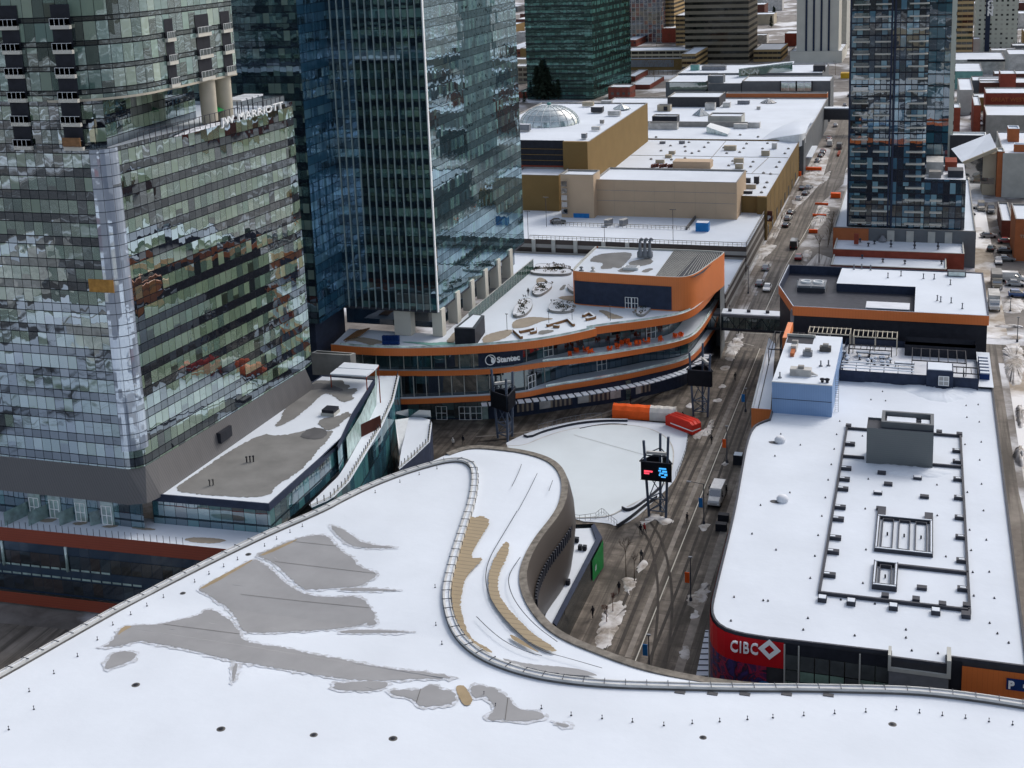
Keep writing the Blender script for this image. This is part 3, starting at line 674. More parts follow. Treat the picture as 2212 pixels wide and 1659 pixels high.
bpatch(8, [(815, 5), (850, 40), (910, 20), (970, 60), (920, 140), (870, 220), (830, 300), (930, 295), (880, 340), (800, 430), (780, 540), (770, 620), (810, 760), (850, 830), (930, 870), (990, 915), (940, 905), (830, 830), (750, 720), (712, 580), (718, 400), (745, 220), (790, 80)], 'tan_ribs', 21)
bpatch(8, [(1060, 190), (1090, 200), (1080, 280), (1020, 400), (1010, 510), (1060, 600), (1160, 710), (1270, 810), (1370, 870), (1400, 905), (1350, 905), (1230, 850), (1120, 760), (1010, 640), (955, 530), (950, 400), (1000, 280)], 'tan_ribs', 22)
bpatch(8, [(1085, 790), (1150, 815), (1240, 880), (1290, 915), (1230, 890), (1110, 830)], 'tan_membrane', 23, .05)
bpatch(8, [(1040, 945), (1200, 985), (1400, 1000), (1560, 1020), (1650, 1050), (1660, 1065), (1400, 1050), (1180, 1000), (1060, 965)], 'arena_membrane', 24, .08)
for pts in ([(1140, 0), (1050, 150), (960, 300), (930, 420), (950, 540), (1020, 660), (1150, 800), (1290, 910), (1450, 950), (1690, 1020)], [(1160, 300), (1090, 400), (1080, 480), (1130, 600), (1250, 740), (1400, 850)], [(875, 685), (960, 770), (1060, 850), (1200, 915), (1300, 940)]):
    L_ = resample(smp([WA(8, *p) for p in pts], 2), 60)
    for s_ in L_: s_.z = az(s_.x, s_.y)+.16
    MB().ribbon(offset(L_, .05), offset(L_, -.05), flip=True).build('snow_guard_line', 'dark_metal', arena)
for pts in ([(1168, 1355), (1150, 1410), (1105, 1500)], [(1270, 1415), (1215, 1530), (1145, 1659)], [(1370, 1460), (1345, 1530)]):
    L_ = resample(smp([WA(5, *p) for p in pts], 2), 20)
    for s_ in L_: s_.z = az(s_.x, s_.y)+.16
    MB().ribbon(offset(L_, .04), offset(L_, -.04), flip=True).build('snow_guard_line', 'dark_metal', arena)
# roof anchors and drains standing in the snow
def anchor_proto():
    t = lthing('roof_anchor', 'small dark safety post along the left rail of the curved roof', 'roof anchor', 'safety posts along the arena roof')
    MB().lathe((0, 0, 0), [(.0, .02), (.11, .02), (.11, .05), (.03, .07), (.03, .34), (.06, .35), (.06, .4), (0, .4)], 8).build('post', 'dark_metal', t); return t
ap = anchor_proto(); first = True
anc = [(7, p) for p in ((57, 1412), (220, 1280), (190, 1165), (350, 1048), (503, 937), (632, 830), (732, 733), (848, 666), (953, 610), (1060, 555), (1262, 455), (1355, 403), (1450, 355), (1540, 310), (1715, 222), (1793, 177), (1880, 133), (1960, 95))]
anc += [(8, p) for p in ((1297, 1275), (1490, 1320), (1690, 1340), (1887, 1362), (2090, 1385), (1000, 1262), (925, 1185), (652, 858), (613, 735), (608, 490))]
anc += [(9, p) for p in ((62, 1372), (240, 1360), (420, 1346), (585, 1335), (785, 1320), (985, 1307), (1187, 1297), (1385, 1282), (1535, 1303), (1683, 1320), (1833, 1338), (1985, 1360), (2138, 1380))]
anc += [(5, p) for p in ((220, 1535), (380, 1467), (505, 1418), (620, 1380))]
for fr, p in anc:
    q = WA(fr, *p)
    if first: ap.location = q; first = False
    else: copy_tree(ap, q, label='small dark safety post in the row near the bottom roof rail' if fr in (8, 9) and q.y < 108 and q.x > -32 else None)
dp = lthing('roof_drain', 'dark oval drain hole in the big curved roof snow', 'roof drain', 'melted drain holes in the arena roof')
MB().lathe((0, 0, 0), [(.42, .02), (.34, .07), (.2, .05)], 12).build('rim', 'dark_concrete', dp); MB().lathe((0, 0, 0), [(.3, .04), (.18, .09), (0, .12)], 12).build('strainer', 'black_metal', dp)
for i, (fr, p) in enumerate([(7, (1432, 1408)), (7, (2033, 1446)), (8, (335, 1470)), (9, (132, 1463)), (9, (1360, 1377)), (7, (880, 1122)), (7, (1185, 527)), (7, (1610, 275))]):
    q = WA(fr, *p)
    if i == 0: dp.location = q
    else: copy_tree(dp, q, rz=i, scale=(.8+.1*(i % 3),)*3)
# ================================================================ HOTEL TOWER (left)
G1 = ((.19, .27, .18), (.23, .32, .215), (.15, .225, .16), (.21, .30, .205), (.09, .145, .115), (.17, .27, .20), (.27, .37, .265), (.20, .29, .21), (.012, .018, .022))
facade('hotel_glass', 1.42, 3.02, .40, G1, (.010, .012, .018), (.006, .008, .012), .46, .016, .014, .075, .055, voff=.9, blind=.85, gtint=(.80, .92, 1))
G2 = ((.07, .12, .11), (.12, .20, .18), (.20, .30, .24), (.03, .045, .05), (.16, .26, .24), (.05, .08, .08), (.34, .42, .33), (.26, .34, .28))
facade('residence_glass', 1.55, 3.05, .22, G2, (.02, .024, .028), (.012, .015, .018), .32, .03, .012, .07, .07, voff=.3, blind=.8, gtint=(.8, .95, .95))
strips('shingle', (.125, .122, .125), (.085, .083, .088), .42, 'u', .82, .6)
def arcpts(cx, cy, r, a0, a1, n): return [(cx+r*math.cos(R(a0+(a1-a0)*i/n)), cy+r*math.sin(R(a0+(a1-a0)*i/n))) for i in range(n+1)]
hotel = thing('hotel_tower', 'dark green glass hotel tower with a rounded corner at the left edge', 'tower', (-115, 150, 11.5))
fp = [(-150, 136.3), (-100.6, 136.3)] + arcpts(-100.4, 138.7, 2.4, -90, -4, 8) + [(-94.7, 177.8), (-94.9, 181), (-150, 181)]
fp[-3] = (-94.7, 178.2)
MB().wall(fp, 20, 63.2).build('curtain_wall', 'hotel_glass', hotel)
MB().poly(fp, 62.6).build('terrace_floor', 'snow_roof', hotel)
# corner strip, bright sky reflection painted into its pale pane colours
facade('corner_sky_paint', 1.3, 1.51, .0, ((.42, .48, .58), (.36, .42, .52), (.46, .52, .62)), (.4, .45, .55), (.05, .06, .08), .4, .01, .01, .05, .05, voff=.9, blind=.95); ca = arcpts(-100.4, 138.7, 2.45, -92, 2, 8)
MB().wall(ca, 22.5, 63.1, closed=False).build('corner_glazing', 'corner_sky_paint', hotel)
# flared grey skirt
top = fp[:-1]; lo = [(-150, 135.3), (-100.4, 135.6)] + arcpts(-99.8, 138.4, 3.0, -90, -4, 8) + [(-95.0, 181.5)]
lo = resample([Vector((*p, 0)) for p in lo], 40); tp = resample([Vector((*p, 0)) for p in [(-150, 136.25), (-100.6, 136.25)]+arcpts(-100.4, 138.7, 2.45, -90, -4, 8)+[(-94.66, 178.2)]], 40)
mb = MB(); mb.ribbon([Vector((p.x, p.y, 15.3)) for p in lo], [Vector((p.x, p.y, 20.0)) for p in tp]); sk = mb.build('skirt', 'shingle', hotel)
mb = MB(); mb.ribbon([Vector((p.x, p.y, 15.3)) for p in lo], [Vector((p.x*.985-2, p.y+1.5, 15.3)) for p in lo], flip=True); mb.build('skirt_soffit', 'dark_metal', hotel)
q = WX(4, 1440, 1150, -96.6); MB().box(-97.4, q.y-1.6, -95.9, q.y+1.6, q.z-.9, q.z+.7).build('service_hatch', 'black_metal', hotel)
# residence block above
rf = [(-150, 136.34), (-106.5, 136.34)] + arcpts(-106.3, 146.4, 10.0, -88, -4, 14) + [(-95.9, 166.5), (-150, 166.5)]
MB().wall(rf, 69.2, 104).build('residence_wall', 'residence_glass', hotel)
MB().poly(rf, 104).build('residence_roof', 'snow_roof', hotel)
lowr = [(-150, 136.36), (-106.5, 136.36)] + arcpts(-106.3, 146.4, 10.0, -88, -48, 7) + [(-101.2, 140.6), (-102, 150), (-103, 166), (-150, 166)]
MB().wall(lowr, 62.6, 69.2).build('lounge_wall', 'hotel_glass', hotel)
so = MB(); so.poly(rf, 69.1, flip=True); so.wall([(p[0]+.06, p[1]-.04) for p in rf[2:-1]], 69.05, 69.35, closed=False); so.build('soffit', 'cream', hotel)
for K in ((1915, 800, 1985, 1120), (2110, 760, 2165, 1050)):
    for yy in (160.5, 164.9)[(K[0] > 2000):][:1]:
        MB().lathe((-97.4, yy, 62.6), [(1.15, 0), (1.15, 6.5)], 24).build('concrete_column', 'cream', hotel)
# terrace railing, posts
mb = MB()
L_ = resample([Vector((-96.7, 141.5, 0)), Vector((-94.75, 178.1, 0))], 30)
for a, b in zip(L_, L_[1:]): mb.bar((a.x, a.y, 64.5), (b.x, b.y, 64.5), .05, n=4); mb.bar((a.x, a.y, 62.6), (a.x, a.y, 64.5), .05, n=4)
mb.bar((-94.8, 178, 64.5), (-104, 178.2, 64.5), .05, n=4); mb.build('terrace_railing', 'dark_metal', hotel)
MB().wall([(-94.75, 178.15), (-104, 178.15)], 62.9, 64.4, closed=False).build('glass_balustrade', 'teal_glass', hotel)
# letters of the sign
x_ = (-94.55, 0); a = WX('K1', 75, 1375, -94.55); b = WX('K1', 690, 1200, -94.55)
sg = text('sign_lettering', 'JW MARRIOTT', hotel, 'letter', (-94.9+.3, a.y+.3, 62.75), (.045, 1, 0), (0, 0, 1), 1.1, .1, .0, space=1.05)
lw = max(v.co.y for v in sg.data.vertices)-min(v.co.y for v in sg.data.vertices)
k = (b.y-a.y)/lw; sg.data.transform(Matrix.Translation(Vector((0, a.y-150, 0))) @ Matrix.Scale(k, 4, (0, 1, 0)) @ Matrix.Translation(Vector((0, -(a.y-150), 0))))
# balconies
def balcony(face, s0, s1, z, nrm, mats=('pale_stone', 'pale_glass'), parent=hotel, depth=1.25, dark=True):
    "face(s)->xy along the facade; painted recess shade, slab, railing"
    P = [Vector((*face(s0+(s1-s0)*i/4), 0)) for i in range(5)]; O = [p+Vector((*nrm, 0))*depth*.35 for p in P]; Fz = [p+Vector((*nrm, 0))*.05 for p in P]
    mb = MB(); mb.wall(Fz, z+.1, z+2.9, closed=False); rc = mb.build('balcony_recess_shade', 'black_metal', parent)  # flat black panel paints the shade inside a balcony recess
    mb = MB(); p5 = [(p.x, p.y) for p in P]+[(p.x, p.y) for p in O[::-1]]; mb.prism(p5, z-.12, z+.35, bottom=True)
    sl = mb.build('balcony_slab', mats[0], parent)
    mb = MB(); mb.wall(O, z+.4, z+1.15, closed=False); mb.wall(O[::-1], z+.4, z+1.15, closed=False); mb.build('balcony_panel', 'balc_panel', parent)
    mb = MB()
    for a_, b_ in zip(O, O[1:]): mb.bar((a_.x, a_.y, z+1.2), (b_.x, b_.y, z+1.2), .04, n=4); mb.bar((a_.x, a_.y, z+.3), (a_.x, a_.y, z+1.2), .04, n=4)
    mb.build('balcony_rail', 'white_metal', parent)
flat('balc_panel', (.17, .20, .20), .3, var=.2, scale=2)
def ff(s): return (s, 136.3)
for i in range(5):
    z = 66.0+i*3.05-.05
    a = WY('K3', 475+ (i*0), 400, 136.3)
for i in range(6):
    z = 63.15+i*3.05
    xa_, xb_ = WY('K3', 480+i*0, 130, 136.3).x, WY('K3', 665, 130, 136.3).x
    balcony(ff, xa_, xb_, z, (0, -1)); balcony(ff, xa_-7.6, xa_-4.9, z, (0, -1))
flat('balc_slab', (.50, .47, .40), .8, var=.1)
def fr_(s): return (-96.3+.02*(s-146), s)
for i in range(3):
    z = 69.4+i*3.05
    for s0, s1 in ((149.2, 151.2), (156.6, 160.0), (163.2, 165.6)): balcony(fr_, s0, s1, z, (1, 0))
# drying blanket on one balcony
MB().box(xa_+.1, 135.6, xb_-.1, 135.75, 63.6, 64.7).build('balcony_blanket', 'wood', hotel)
# rooftop terrace furniture as things of their own
t = thing('pergola', 'dark framed pergola with snow on its slats on the hotel roof terrace', 'pergola', (-96.6, 169.5, 62.6))
for x0 in (-98.2, -95.6):
    for y0 in (166.5, 169.8, 173): MB().bar((x0, y0, 62.6), (x0, y0, 65.2), .08, n=4).build('post', 'black_metal', t)
mb = MB()
for i in range(4): mb.box(-98.5, 166.3+i*1.75, -95.4, 167.6+i*1.75, 65.2, 65.45)
mb.build('snowy_slats', 'snow_drift', t)
t = thing('parasol', 'closed green parasol standing on the hotel roof terrace beside the pergola', 'parasol', (-97.6, 162.5, 62.6))
MB().lathe((-97.6, 162.5, 62.6), [(.05, 0), (.05, 2.0)], 6).build('pole', 'dark_metal', t); MB().lathe((-97.6, 162.5, 62.6), [(1.3, 1.7), (.9, 2.0), (0, 2.5)], 8).build('canopy', 'green_sign', t)
lump('terrace_snow', [Vector((-97, 150, 0)), Vector((-96.2, 150, 0)), Vector((-95.4, 166, 0)), Vector((-97.2, 166, 0))], .4, 'snow_drift', 3, .2).location.z = 62.6
# lit room on a lower floor, its lamplight painted as flat orange
q = WY(4, 575, 190, 136.2); q2 = WY(4, 735, 190, 136.2); MB().box(q.x, 136.18, q2.x, 136.27, q.z-.9, q.z+.9).build('lit_window', 'painted_lamplight', hotel) if 0 else None
flat('painted_lamplight', (.36, .19, .05), .6, var=.3, scale=1.5)
MB().box(q.x, 136.2, q2.x, 136.27, q.z-.85, q.z+.85).build('lit_window', 'painted_lamplight', hotel)

# ================================================================ OFFICE TOWER with white fins
G3 = ((.03, .07, .09), (.02, .05, .07), (.04, .10, .12), (.09, .19, .18), (.015, .03, .04), (.05, .12, .14), (.02, .045, .06), (.12, .24, .22))
facade('office_glass', 1.36, 3.6, .55, G3, (.006, .014, .022), (.006, .01, .016), .42, .007, .006, .05, .05, voff=.2, blind=.7, gtint=(.62, .84, 1))
facade('office_side_glass', 1.0, 3.6, .4, G3, (.010, .028, .036), (.006, .014, .02), .5, .006, .005, .05, .05, voff=.2, blind=.7, gtint=(.62, .82, .92))
facade('blue_side_glass', 2.6, 3.3, .5, ((.04, .11, .18), (.06, .15, .23), (.03, .08, .14), (.09, .2, .27)), (.02, .07, .12), (.008, .02, .035), .34, .008, .008, .09, .06, voff=.6, gtint=(.55, .78, 1))
ot = thing('office_tower', 'tall dark glass tower with white vertical fins on concrete columns above the orange podium', 'tower', (-95, 236, 15))
x0, x1, y0, y1 = -104.0, -84.6, 212.3, 266.0
MB().quad((x0, y0, 20.2), (x1, y0, 20.2), (x1, y0, 130), (x0, y0, 130), [(0, 20.2), (19.4, 20.2), (19.4, 130), (0, 130)]).build('north_glass', 'office_glass', ot)
MB().quad((x1, y0, 20.2), (x1, y1, 20.2), (x1, y1, 130), (x1, y0, 130), [(0, 20.2), (54, 20.2), (54, 130), (0, 130)]).build('east_glass', 'office_side_glass', ot)
MB().wall([(x1, y1), (x0, y1), (x0, y0)], 20.2, 130, closed=False).build('rear_glass', 'office_glass', ot)
MB().poly(rp(x0, y0, x1, y1), 130).build('roof', 'snow_roof', ot)
flat('fin_metal', (.30, .37, .37), .5, var=.15, scale=.6)
for i in range(15):
    x = x1-.1-i*1.365; MB().box(x-.06, y0-.3, x+.06, y0+.02, 20.0, 130).build('fin', 'fin_metal', ot)
MB().box(x1-.02, y0-.45, x1+.16, y0+.1, 20, 130).build('corner_trim', 'letter', ot)
MB().box(x0, y0-.2, x1, y1, 19.8, 20.2).build('soffit', 'dark_metal', ot)
# stair step: the east glass stops higher further back, slab columns show beneath
for i in range(6):
    yy = 213.0+i*8.3
    MB().box(x1-1.6, yy, x1+.35, yy+1.9, 15, 20.2+ (0 if i == 0 else .9)).build('column', 'pale_stone', ot)
for xx in (-93.6,): MB().box(xx, 212.4, xx+3.3, 214.6, 15, 19.9).build('column', 'pale_stone', ot)
MB().wall([(x0-2, 218), (x1-2.4, 218), (x1-2.4, y1)], 15, 19.9, closed=False).build('lobby_glass', 'blue_glass', ot)
# west slab that steps forward
ws = thing('west_tower', 'dark blue glass residential tower between the hotel and the finned office tower', 'tower', (-115, 230, 0))
facade('west_glass', 1.25, 3.05, .42, ((.05, .10, .11), (.12, .2, .19), (.02, .035, .05), (.07, .13, .14), (.22, .3, .26), (.03, .06, .07)), (.012, .018, .028), (.008, .012, .02), .34, .02, .012, .05, .05, voff=.5, blind=.7, gtint=(.65, .85, 1))
pw_ = [(-103.4, 201.3), (-103.4, 212.2), (-104, 262), (-150, 262), (-150, 201.3)]
MB().wall([(-150, 201.3), (-103.4, 201.3)], 20, 130, closed=False).build('front_glass', 'west_glass', ws)
MB().wall([(-103.4, 201.3), (-103.4, 212.4)], 20, 130, closed=False).build('side_glass', 'blue_side_glass', ws)
MB().wall([(-150, 203.6), (-105.5, 203.6), (-105.5, 216)], 0, 20, closed=False).build('lobby_wall', 'navy_metal', ws)
MB().poly([(-150, 201.3), (-103.4, 201.3), (-103.4, 212.3), (-150, 262)], 20, flip=True).build('soffit', 'dark_metal', ws)
MB().poly(pw_, 130).build('roof', 'snow_roof', ws)
# ================================================================ CURVED ORANGE PODIUM
pod = thing('podium_building', 'curved three storey podium with orange bands and a snowy roof garden', 'building', (-65, 235, 0))
def pl(z, segs, n=90, it=3):
    P = []
    for fr, pts in segs: P += [W(fr, u, v, z) for u, v in pts]
    return resample(smp(P, it), n)
T1 = pl(15, [('K2', [(735, 1165)]), (5, [(150, 602), (400, 609), (700, 601), (870, 592), (1100, 575), (1300, 552), (1500, 515), (1700, 468)]), ('B', [(700, 1012), (1000, 965), (1300, 930), (1550, 893), (1700, 868), (1830, 828), (1930, 770), (2010, 690), (2090, 590), (2165, 480), (2203, 420)])], 120)
T2 = pl(10.1, [(5, [(-10, 740), (150, 748), (400, 752), (700, 750), (900, 743), (1050, 732), (1200, 712)]), ('B', [(300, 1350), (600, 1318), (1000, 1265), (1300, 1215), (1600, 1165), (1800, 1112), (1900, 1062), (1970, 985), (2040, 880), (2120, 740), (2203, 600)])], 120)
T3 = pl(5.2, [(5, [(250, 935), (420, 935), (700, 925), (900, 915), (1050, 905), (1200, 890)]), ('B', [(400, 1600), (800, 1542), (1240, 1462), (1500, 1402), (1700, 1357), (1850, 1300), (1950, 1205), (2020, 1100), (2100, 990), (2190, 850)])], 120)
def bandmesh(T, ztop, h, name, mat, par=pod, dep=.6):
    o_ = [Vector((p.x, p.y, ztop)) for p in T]; l_ = [Vector((p.x, p.y, ztop-h)) for p in T]; inn = offset(T, dep); i0_ = [Vector((p.x, p.y, ztop-h)) for p in inn]
    mb = MB(); mb.ribbon(l_, o_); mb.ribbon(i0_, l_, flip=False); return mb.build(name, mat, par)
strips('orange_panel', (.68, .175, .038), (.56, .135, .028), .5, 'u', .93, .5)
bandmesh(T1, 15.25, 1.45, 'orange_band', 'orange_panel'); bandmesh(T2, 10.3, 1.0, 'orange_band', 'orange_panel'); bandmesh(T3, 5.4, 1.0, 'orange_band', 'orange_panel')
for T, z in ((T1, 15.25), (T2, 10.3), (T3, 5.4)):
    A = [Vector((p.x, p.y, z+.03)) for p in T]; B_ = [Vector((p.x, p.y, z+.03)) for p in offset(T, .35)]
    mb = MB(); mb.ribbon(A, B_, flip=False); mb.ribbon([Vector((p.x, p.y, z-.4)) for p in B_], B_, flip=True); mb.build('band_coping', 'rail_white', pod)
# glass storeys
facade('podium_glass', 2.2, 4.6, .06, ((.012, .02, .026), (.02, .05, .06), (.05, .12, .13), (.008, .012, .018), (.03, .07, .08), (.012, .03, .035)), (.01, .016, .02), (.05, .06, .065), .22, .006, .006, .1, .06, voff=4.0, blind=.5)
facade('podium_blue_glass', 1.3, 4.6, .05, ((.03, .075, .12), (.04, .09, .14), (.025, .06, .095)), (.02, .04, .06), (.012, .025, .035), .25, .004, .006, .06, .06, voff=4.0, blind=.9)
G3w = pl(10.4, [(5, [(-10, 735), (400, 742), (740, 744), (900, 738), (1040, 733), (1200, 700), (1340, 666)]), ('B', [(0, 1270), (450, 1300), (700, 1225), (1000, 1165), (1300, 1125), (1600, 1085), (1800, 1030), (1960, 1000), (2050, 870), (2203, 620)])], 100)
G3w = offset(T2, .9)
def glasswall(T, z0, z1, mat, name, i0=0, i1=None):
    P = T[i0:i1]; MB().wall([(p.x, p.y) for p in P], z0, z1, closed=False).build(name, mat, pod)
GA = offset(T2, 1.0); GA = [p.lerp(q, max(0, min(1, (i-38)/14))*max(0, min(1, (104-i)/10))) for i, (p, q) in enumerate(zip(GA, offset(T2, 4.6)))]
GB = offset(T3, 1.3); GB = [p.lerp(q, max(0, min(1, (i-36)/12))*max(0, min(1, (84-i)/14))) for i, (p, q) in enumerate(zip(GB, offset(T3, 4.4)))]
glasswall(GA, 10.2, 13.85, 'podium_glass', 'upper_storey_glass'); glasswall(GB, 5.2, 9.35, 'podium_glass', 'middle_storey_glass', 0, 45); glasswall(GB, 5.2, 9.35, 'podium_blue_glass', 'middle_storey_glass', 44, 82); glasswall(GB, 5.2, 9.35, 'podium_glass', 'middle_storey_glass', 81, None)
for T, Gx, z, nm in ((T2, GA, 10.22, 'upper_terrace'), (T3, GB, 5.32, 'lower_terrace')):
    mb = MB(); mb.ribbon([Vector((p.x, p.y, z)) for p in offset(T, .35)], [Vector((p.x, p.y, z)) for p in Gx]); mb.build(nm, 'snow_roof', pod)
mb = MB(); mb.ribbon([Vector((p.x, p.y, 13.8)) for p in T1], [Vector((p.x, p.y, 13.8)) for p in resample(GA, 120)], flip=True); mb.build('roof_soffit', 'dark_metal', pod)
mb = MB(); mb.ribbon([Vector((p.x, p.y, 9.3)) for p in T2], [Vector((p.x, p.y, 9.3)) for p in GB], flip=True); mb.build('terrace_soffit', 'dark_metal', pod)
# glass balustrades on the terraces
glassy('balustrade', (.55, .68, .65), .15, .1, .002)
for T, z, i0_, i1_ in ((T2, 10.3, 44, 104), (T3, 5.4, 40, 86), (T1, 15.2, 2, 88)):
    P = offset(T, .3)[i0_:i1_]; MB().wall([(p.x, p.y) for p in P], z, z+.45, closed=False).build('glass_balustrade', 'balustrade', pod)
# mullion columns on the left glass
for i in range(2, 42, 3):
    for Gx, z0, z1 in ((GA, 10.3, 13.8), (GB, 5.4, 9.3)):
        p = offset(Gx, -.1)[i]; MB().bar((p.x, p.y, z0), (p.x, p.y, z1), .09, n=4).build('column', 'light_concrete', pod)
# ground floor
GG = pl(0, [(5, [(250, 1050), (430, 1053), (620, 1058), (900, 1062), (1130, 1045), (1500, 988), (1750, 955), (1900, 925), (2100, 880), (2212, 850)]), (6, [(60, 800), (150, 690), (230, 560), (270, 500)])], 90)
MB().wall([(p.x, p.y) for p in GG], 0, 4.5, closed=False).build('ground_wall', 'navy_metal', pod)
mb = MB(); mb.ribbon([Vector((p.x, p.y, 4.38)) for p in T3], [Vector((p.x, p.y, 4.38)) for p in resample(GG, 120)], flip=True); mb.build('ground_soffit', 'dark_metal', pod)
GF = offset(GG, -.12)
def gseg(fr, u0, u1, v, y0, y1, name, mat, d=-.1):
    a = min(range(90), key=lambda i: (GG[i].xy-W(fr, u0, v, 0).xy).length); b = min(range(90), key=lambda i: (GG[i].xy-W(fr, u1, v, 0).xy).length)
    P = offset(GG, d)[a:max(b, a+1)+1]; return MB().wall([(p.x, p.y) for p in P], y0, y1, closed=False).build(name, mat, pod)
gseg(5, 430, 900, 1055, .3, 4.0, 'entrance_glass', 'podium_glass')
strips('poster_mix', (.32, .26, .2), (.03, .03, .05), .9, 'u', .45, .5)
for u0, u1, vv, mt in ((1135, 1255, 1040, 'poster_mix'), (1268, 1345, 1020, 'dirty_white'), (1352, 1510, 1000, 'poster_mix'), (1515, 1595, 985, 'dirty_white'), (1600, 1745, 970, 'poster_mix'), (1752, 1825, 955, 'dirty_white'), (1900, 1935, 920, 'dirty_white'), (1945, 2000, 910, 'poster_mix')):
    gseg(5, u0, u1, vv, .9, 2.4, 'poster', mt, -.2)
gseg(5, 1830, 1895, 940, .1, 4.0, 'glass_kiosk', 'teal_glass', -.25)
gseg(5, 905, 960, 1065, .1, 3.6, 'glass_kiosk', 'pale_glass', -.25)
def doorframe(c, ang, h=2.6, w=2.0, mat='letter', name='double_door', par=pod, z=0):
    ca, sa = math.cos(ang), math.sin(ang); mb = MB(); P = lambda s, zz: (c[0]+ca*s, c[1]+sa*s, z+zz)
    for s in (-w/2, 0, w/2): mb.bar(P(s, 0), P(s, h), .07, n=4)
    for zz in (.05, h*.5, h): mb.bar(P(-w/2, zz), P(w/2, zz), .06, n=4)
    return mb.build(name, mat, par)
def tang(L_, i): a, b = L_[max(0, i-1)], L_[min(len(L_)-1, i+1)]; return math.atan2(b.y-a.y, b.x-a.x)
for fr, u, v, L_, zz in ((5, 648, 1040, GG, 0), (5, 812, 1045, GG, 0), (5, 880, 1043, GG, 0), (5, 1362, 668, GA, 10.3), (5, 2025, 552, GA, 10.3), (5, 1210, 845, GB, 5.3), (5, 1725, 775, GB, 5.3)):
    q = W(fr, u, v, zz); i = min(range(len(L_)), key=lambda k: (L_[k].xy-q.xy).length); p = offset(L_, -.2)[i]; doorframe(p, tang(L_, i), z=zz)
# canopy of white snowy panels
CP = pl(4.0, [(5, [(905, 955), (1150, 935), (1300, 918), (1500, 895), (1700, 862), (1900, 828), (2050, 790), (2212, 742)]), (6, [(40, 715), (100, 668), (150, 625)])], 160)
CO = offset(CP, -1.7); k = 0
for i in range(0, 156, 4):
    a, b = CP[i], CP[i+3]; c, d = CO[i+3], CO[i]; MB().prism([a, b, c, d], 3.95, 4.12, bottom=True).build('canopy_panel', 'snow', pod)
A_ = [Vector((p.x, p.y, 3.9)) for p in CP]; MB().ribbon([Vector((p.x, p.y, 3.5)) for p in CP], A_).build('canopy_beam', 'dark_metal', pod)
MB().ribbon([Vector((p.x, p.y, 3.9)) for p in CO], A_).build('canopy_deck', 'dark_metal', pod)
# sign
a = W(5, 940, 730, 10.4); ia = min(range(120), key=lambda k: (GA[k].xy-a.xy).length); b = W(5, 1200, 690, 10.4); ib = min(range(120), key=lambda k: (GA[k].xy-b.xy).length)
Pn = offset(GA, -.25); MB().wall([(p.x, p.y) for p in Pn[ia-2:ib+1]], 10.45, 13.7, closed=False).build('sign_panel', 'navy_metal', pod)
pa, pb = Vector(Pn[ia-1]), Vector(Pn[ib]); td = (pb-pa); td.z = 0; td.normalize(); nd = Vector((td.y, -td.x, 0)); o0 = pa+nd*1.0; o0.z = 0
cc = o0+td*1.15
mb = MB()
for i in range(28):
    a0_, a1_ = i/28*6.2832, (i+1)/28*6.2832
    q = []
    for rr, aa in ((1.0, a0_), (1.0, a1_), (.84, a1_), (.84, a0_)): q.append(cc+td*math.cos(aa)*rr+Vector((0, 0, 12.0+math.sin(aa)*rr*1.02)))
    mb.face(q)
def cpt(r_, a_): return cc+td*math.cos(a_)*r_+Vector((0, 0, 12.0+math.sin(a_)*r_))
mb.face([cpt(.95, 1.9), cpt(.35, 1.0), cpt(.12, -.2), cpt(.5, -1.3), cpt(.9, -1.0), cpt(.88, -.3), cpt(.75, .4), cpt(.6, 1.2)][::-1]); mb.build('sign_emblem', 'letter', pod)
text('sign_lettering', 'Stantec', pod, 'letter', tuple(o0+td*2.35+Vector((0, 0, 11.35))), td, (0, 0, 1), 1.05, .1, .035)
# ---- roof deck
inner = [(p.x, p.y) for p in offset(T1, .35)]
backp = [W(5, 1230, 35, 15), W(5, 1180, 120, 15)]
roofpoly = inner + [(-39.5, 262), (-62, 264), (-74, 262), (-84.7, 262), (-84.7, 214.5), (-104, 214.5)]
MB().poly(roofpoly, 14.95).build('roof_deck', 'snow_roof', pod)
MB().wall([(-39.2, 254), (-39.5, 262), (-62, 264), (-84.6, 264)], 0, 15, closed=False).build('rear_wall', 'grey_cladding', pod)
def deck_patch(fr, pts, mat, sd, z=15.0, amp=.12, nm='bare_paving'): return patch(nm, WS(fr, pts, z-.02), mat, pod, .03, sd, amp, .5)
flat('paving', (.29, .25, .20), .85, var=.15, scale=.5, fine=.3)
deck_patch('B', [(0, 930), (60, 890), (200, 865), (330, 875), (450, 885), (330, 905), (240, 940), (180, 965), (140, 975), (60, 985), (0, 985)], 'paving', 1)
deck_patch('B', [(480, 590), (550, 525), (560, 550), (530, 590)], 'membrane', 2)
deck_patch('B', [(250, 470), (300, 455), (370, 490), (350, 520), (260, 530)], 'paving', 3)
deck_patch('B', [(880, 800), (960, 795), (1060, 840), (1190, 880), (1000, 890), (980, 850)], 'paving', 4)
deck_patch('B', [(1710, 810), (1760, 740), (1830, 715), (1950, 710), (1960, 725), (1900, 790), (1810, 820)], 'membrane', 5)
deck_patch('B', [(270, 1010), (420, 1000), (440, 1020), (280, 1060)], 'membrane', 6)
deck_patch('B', [(700, 640), (900, 700), (1100, 730), (1350, 700), (1330, 720), (1100, 755), (900, 735), (560, 700), (450, 660)], 'paving', 7)
deck_patch('A', [(20, 560), (130, 520), (300, 560), (400, 600), (420, 575), (560, 560), (500, 520), (250, 480), (100, 490)], 'paving', 8)
deck_patch('A', [(760, 545), (900, 560), (1150, 590), (1450, 600), (1500, 560), (1330, 540), (1200, 560), (900, 540)], 'teal_roof', 9)
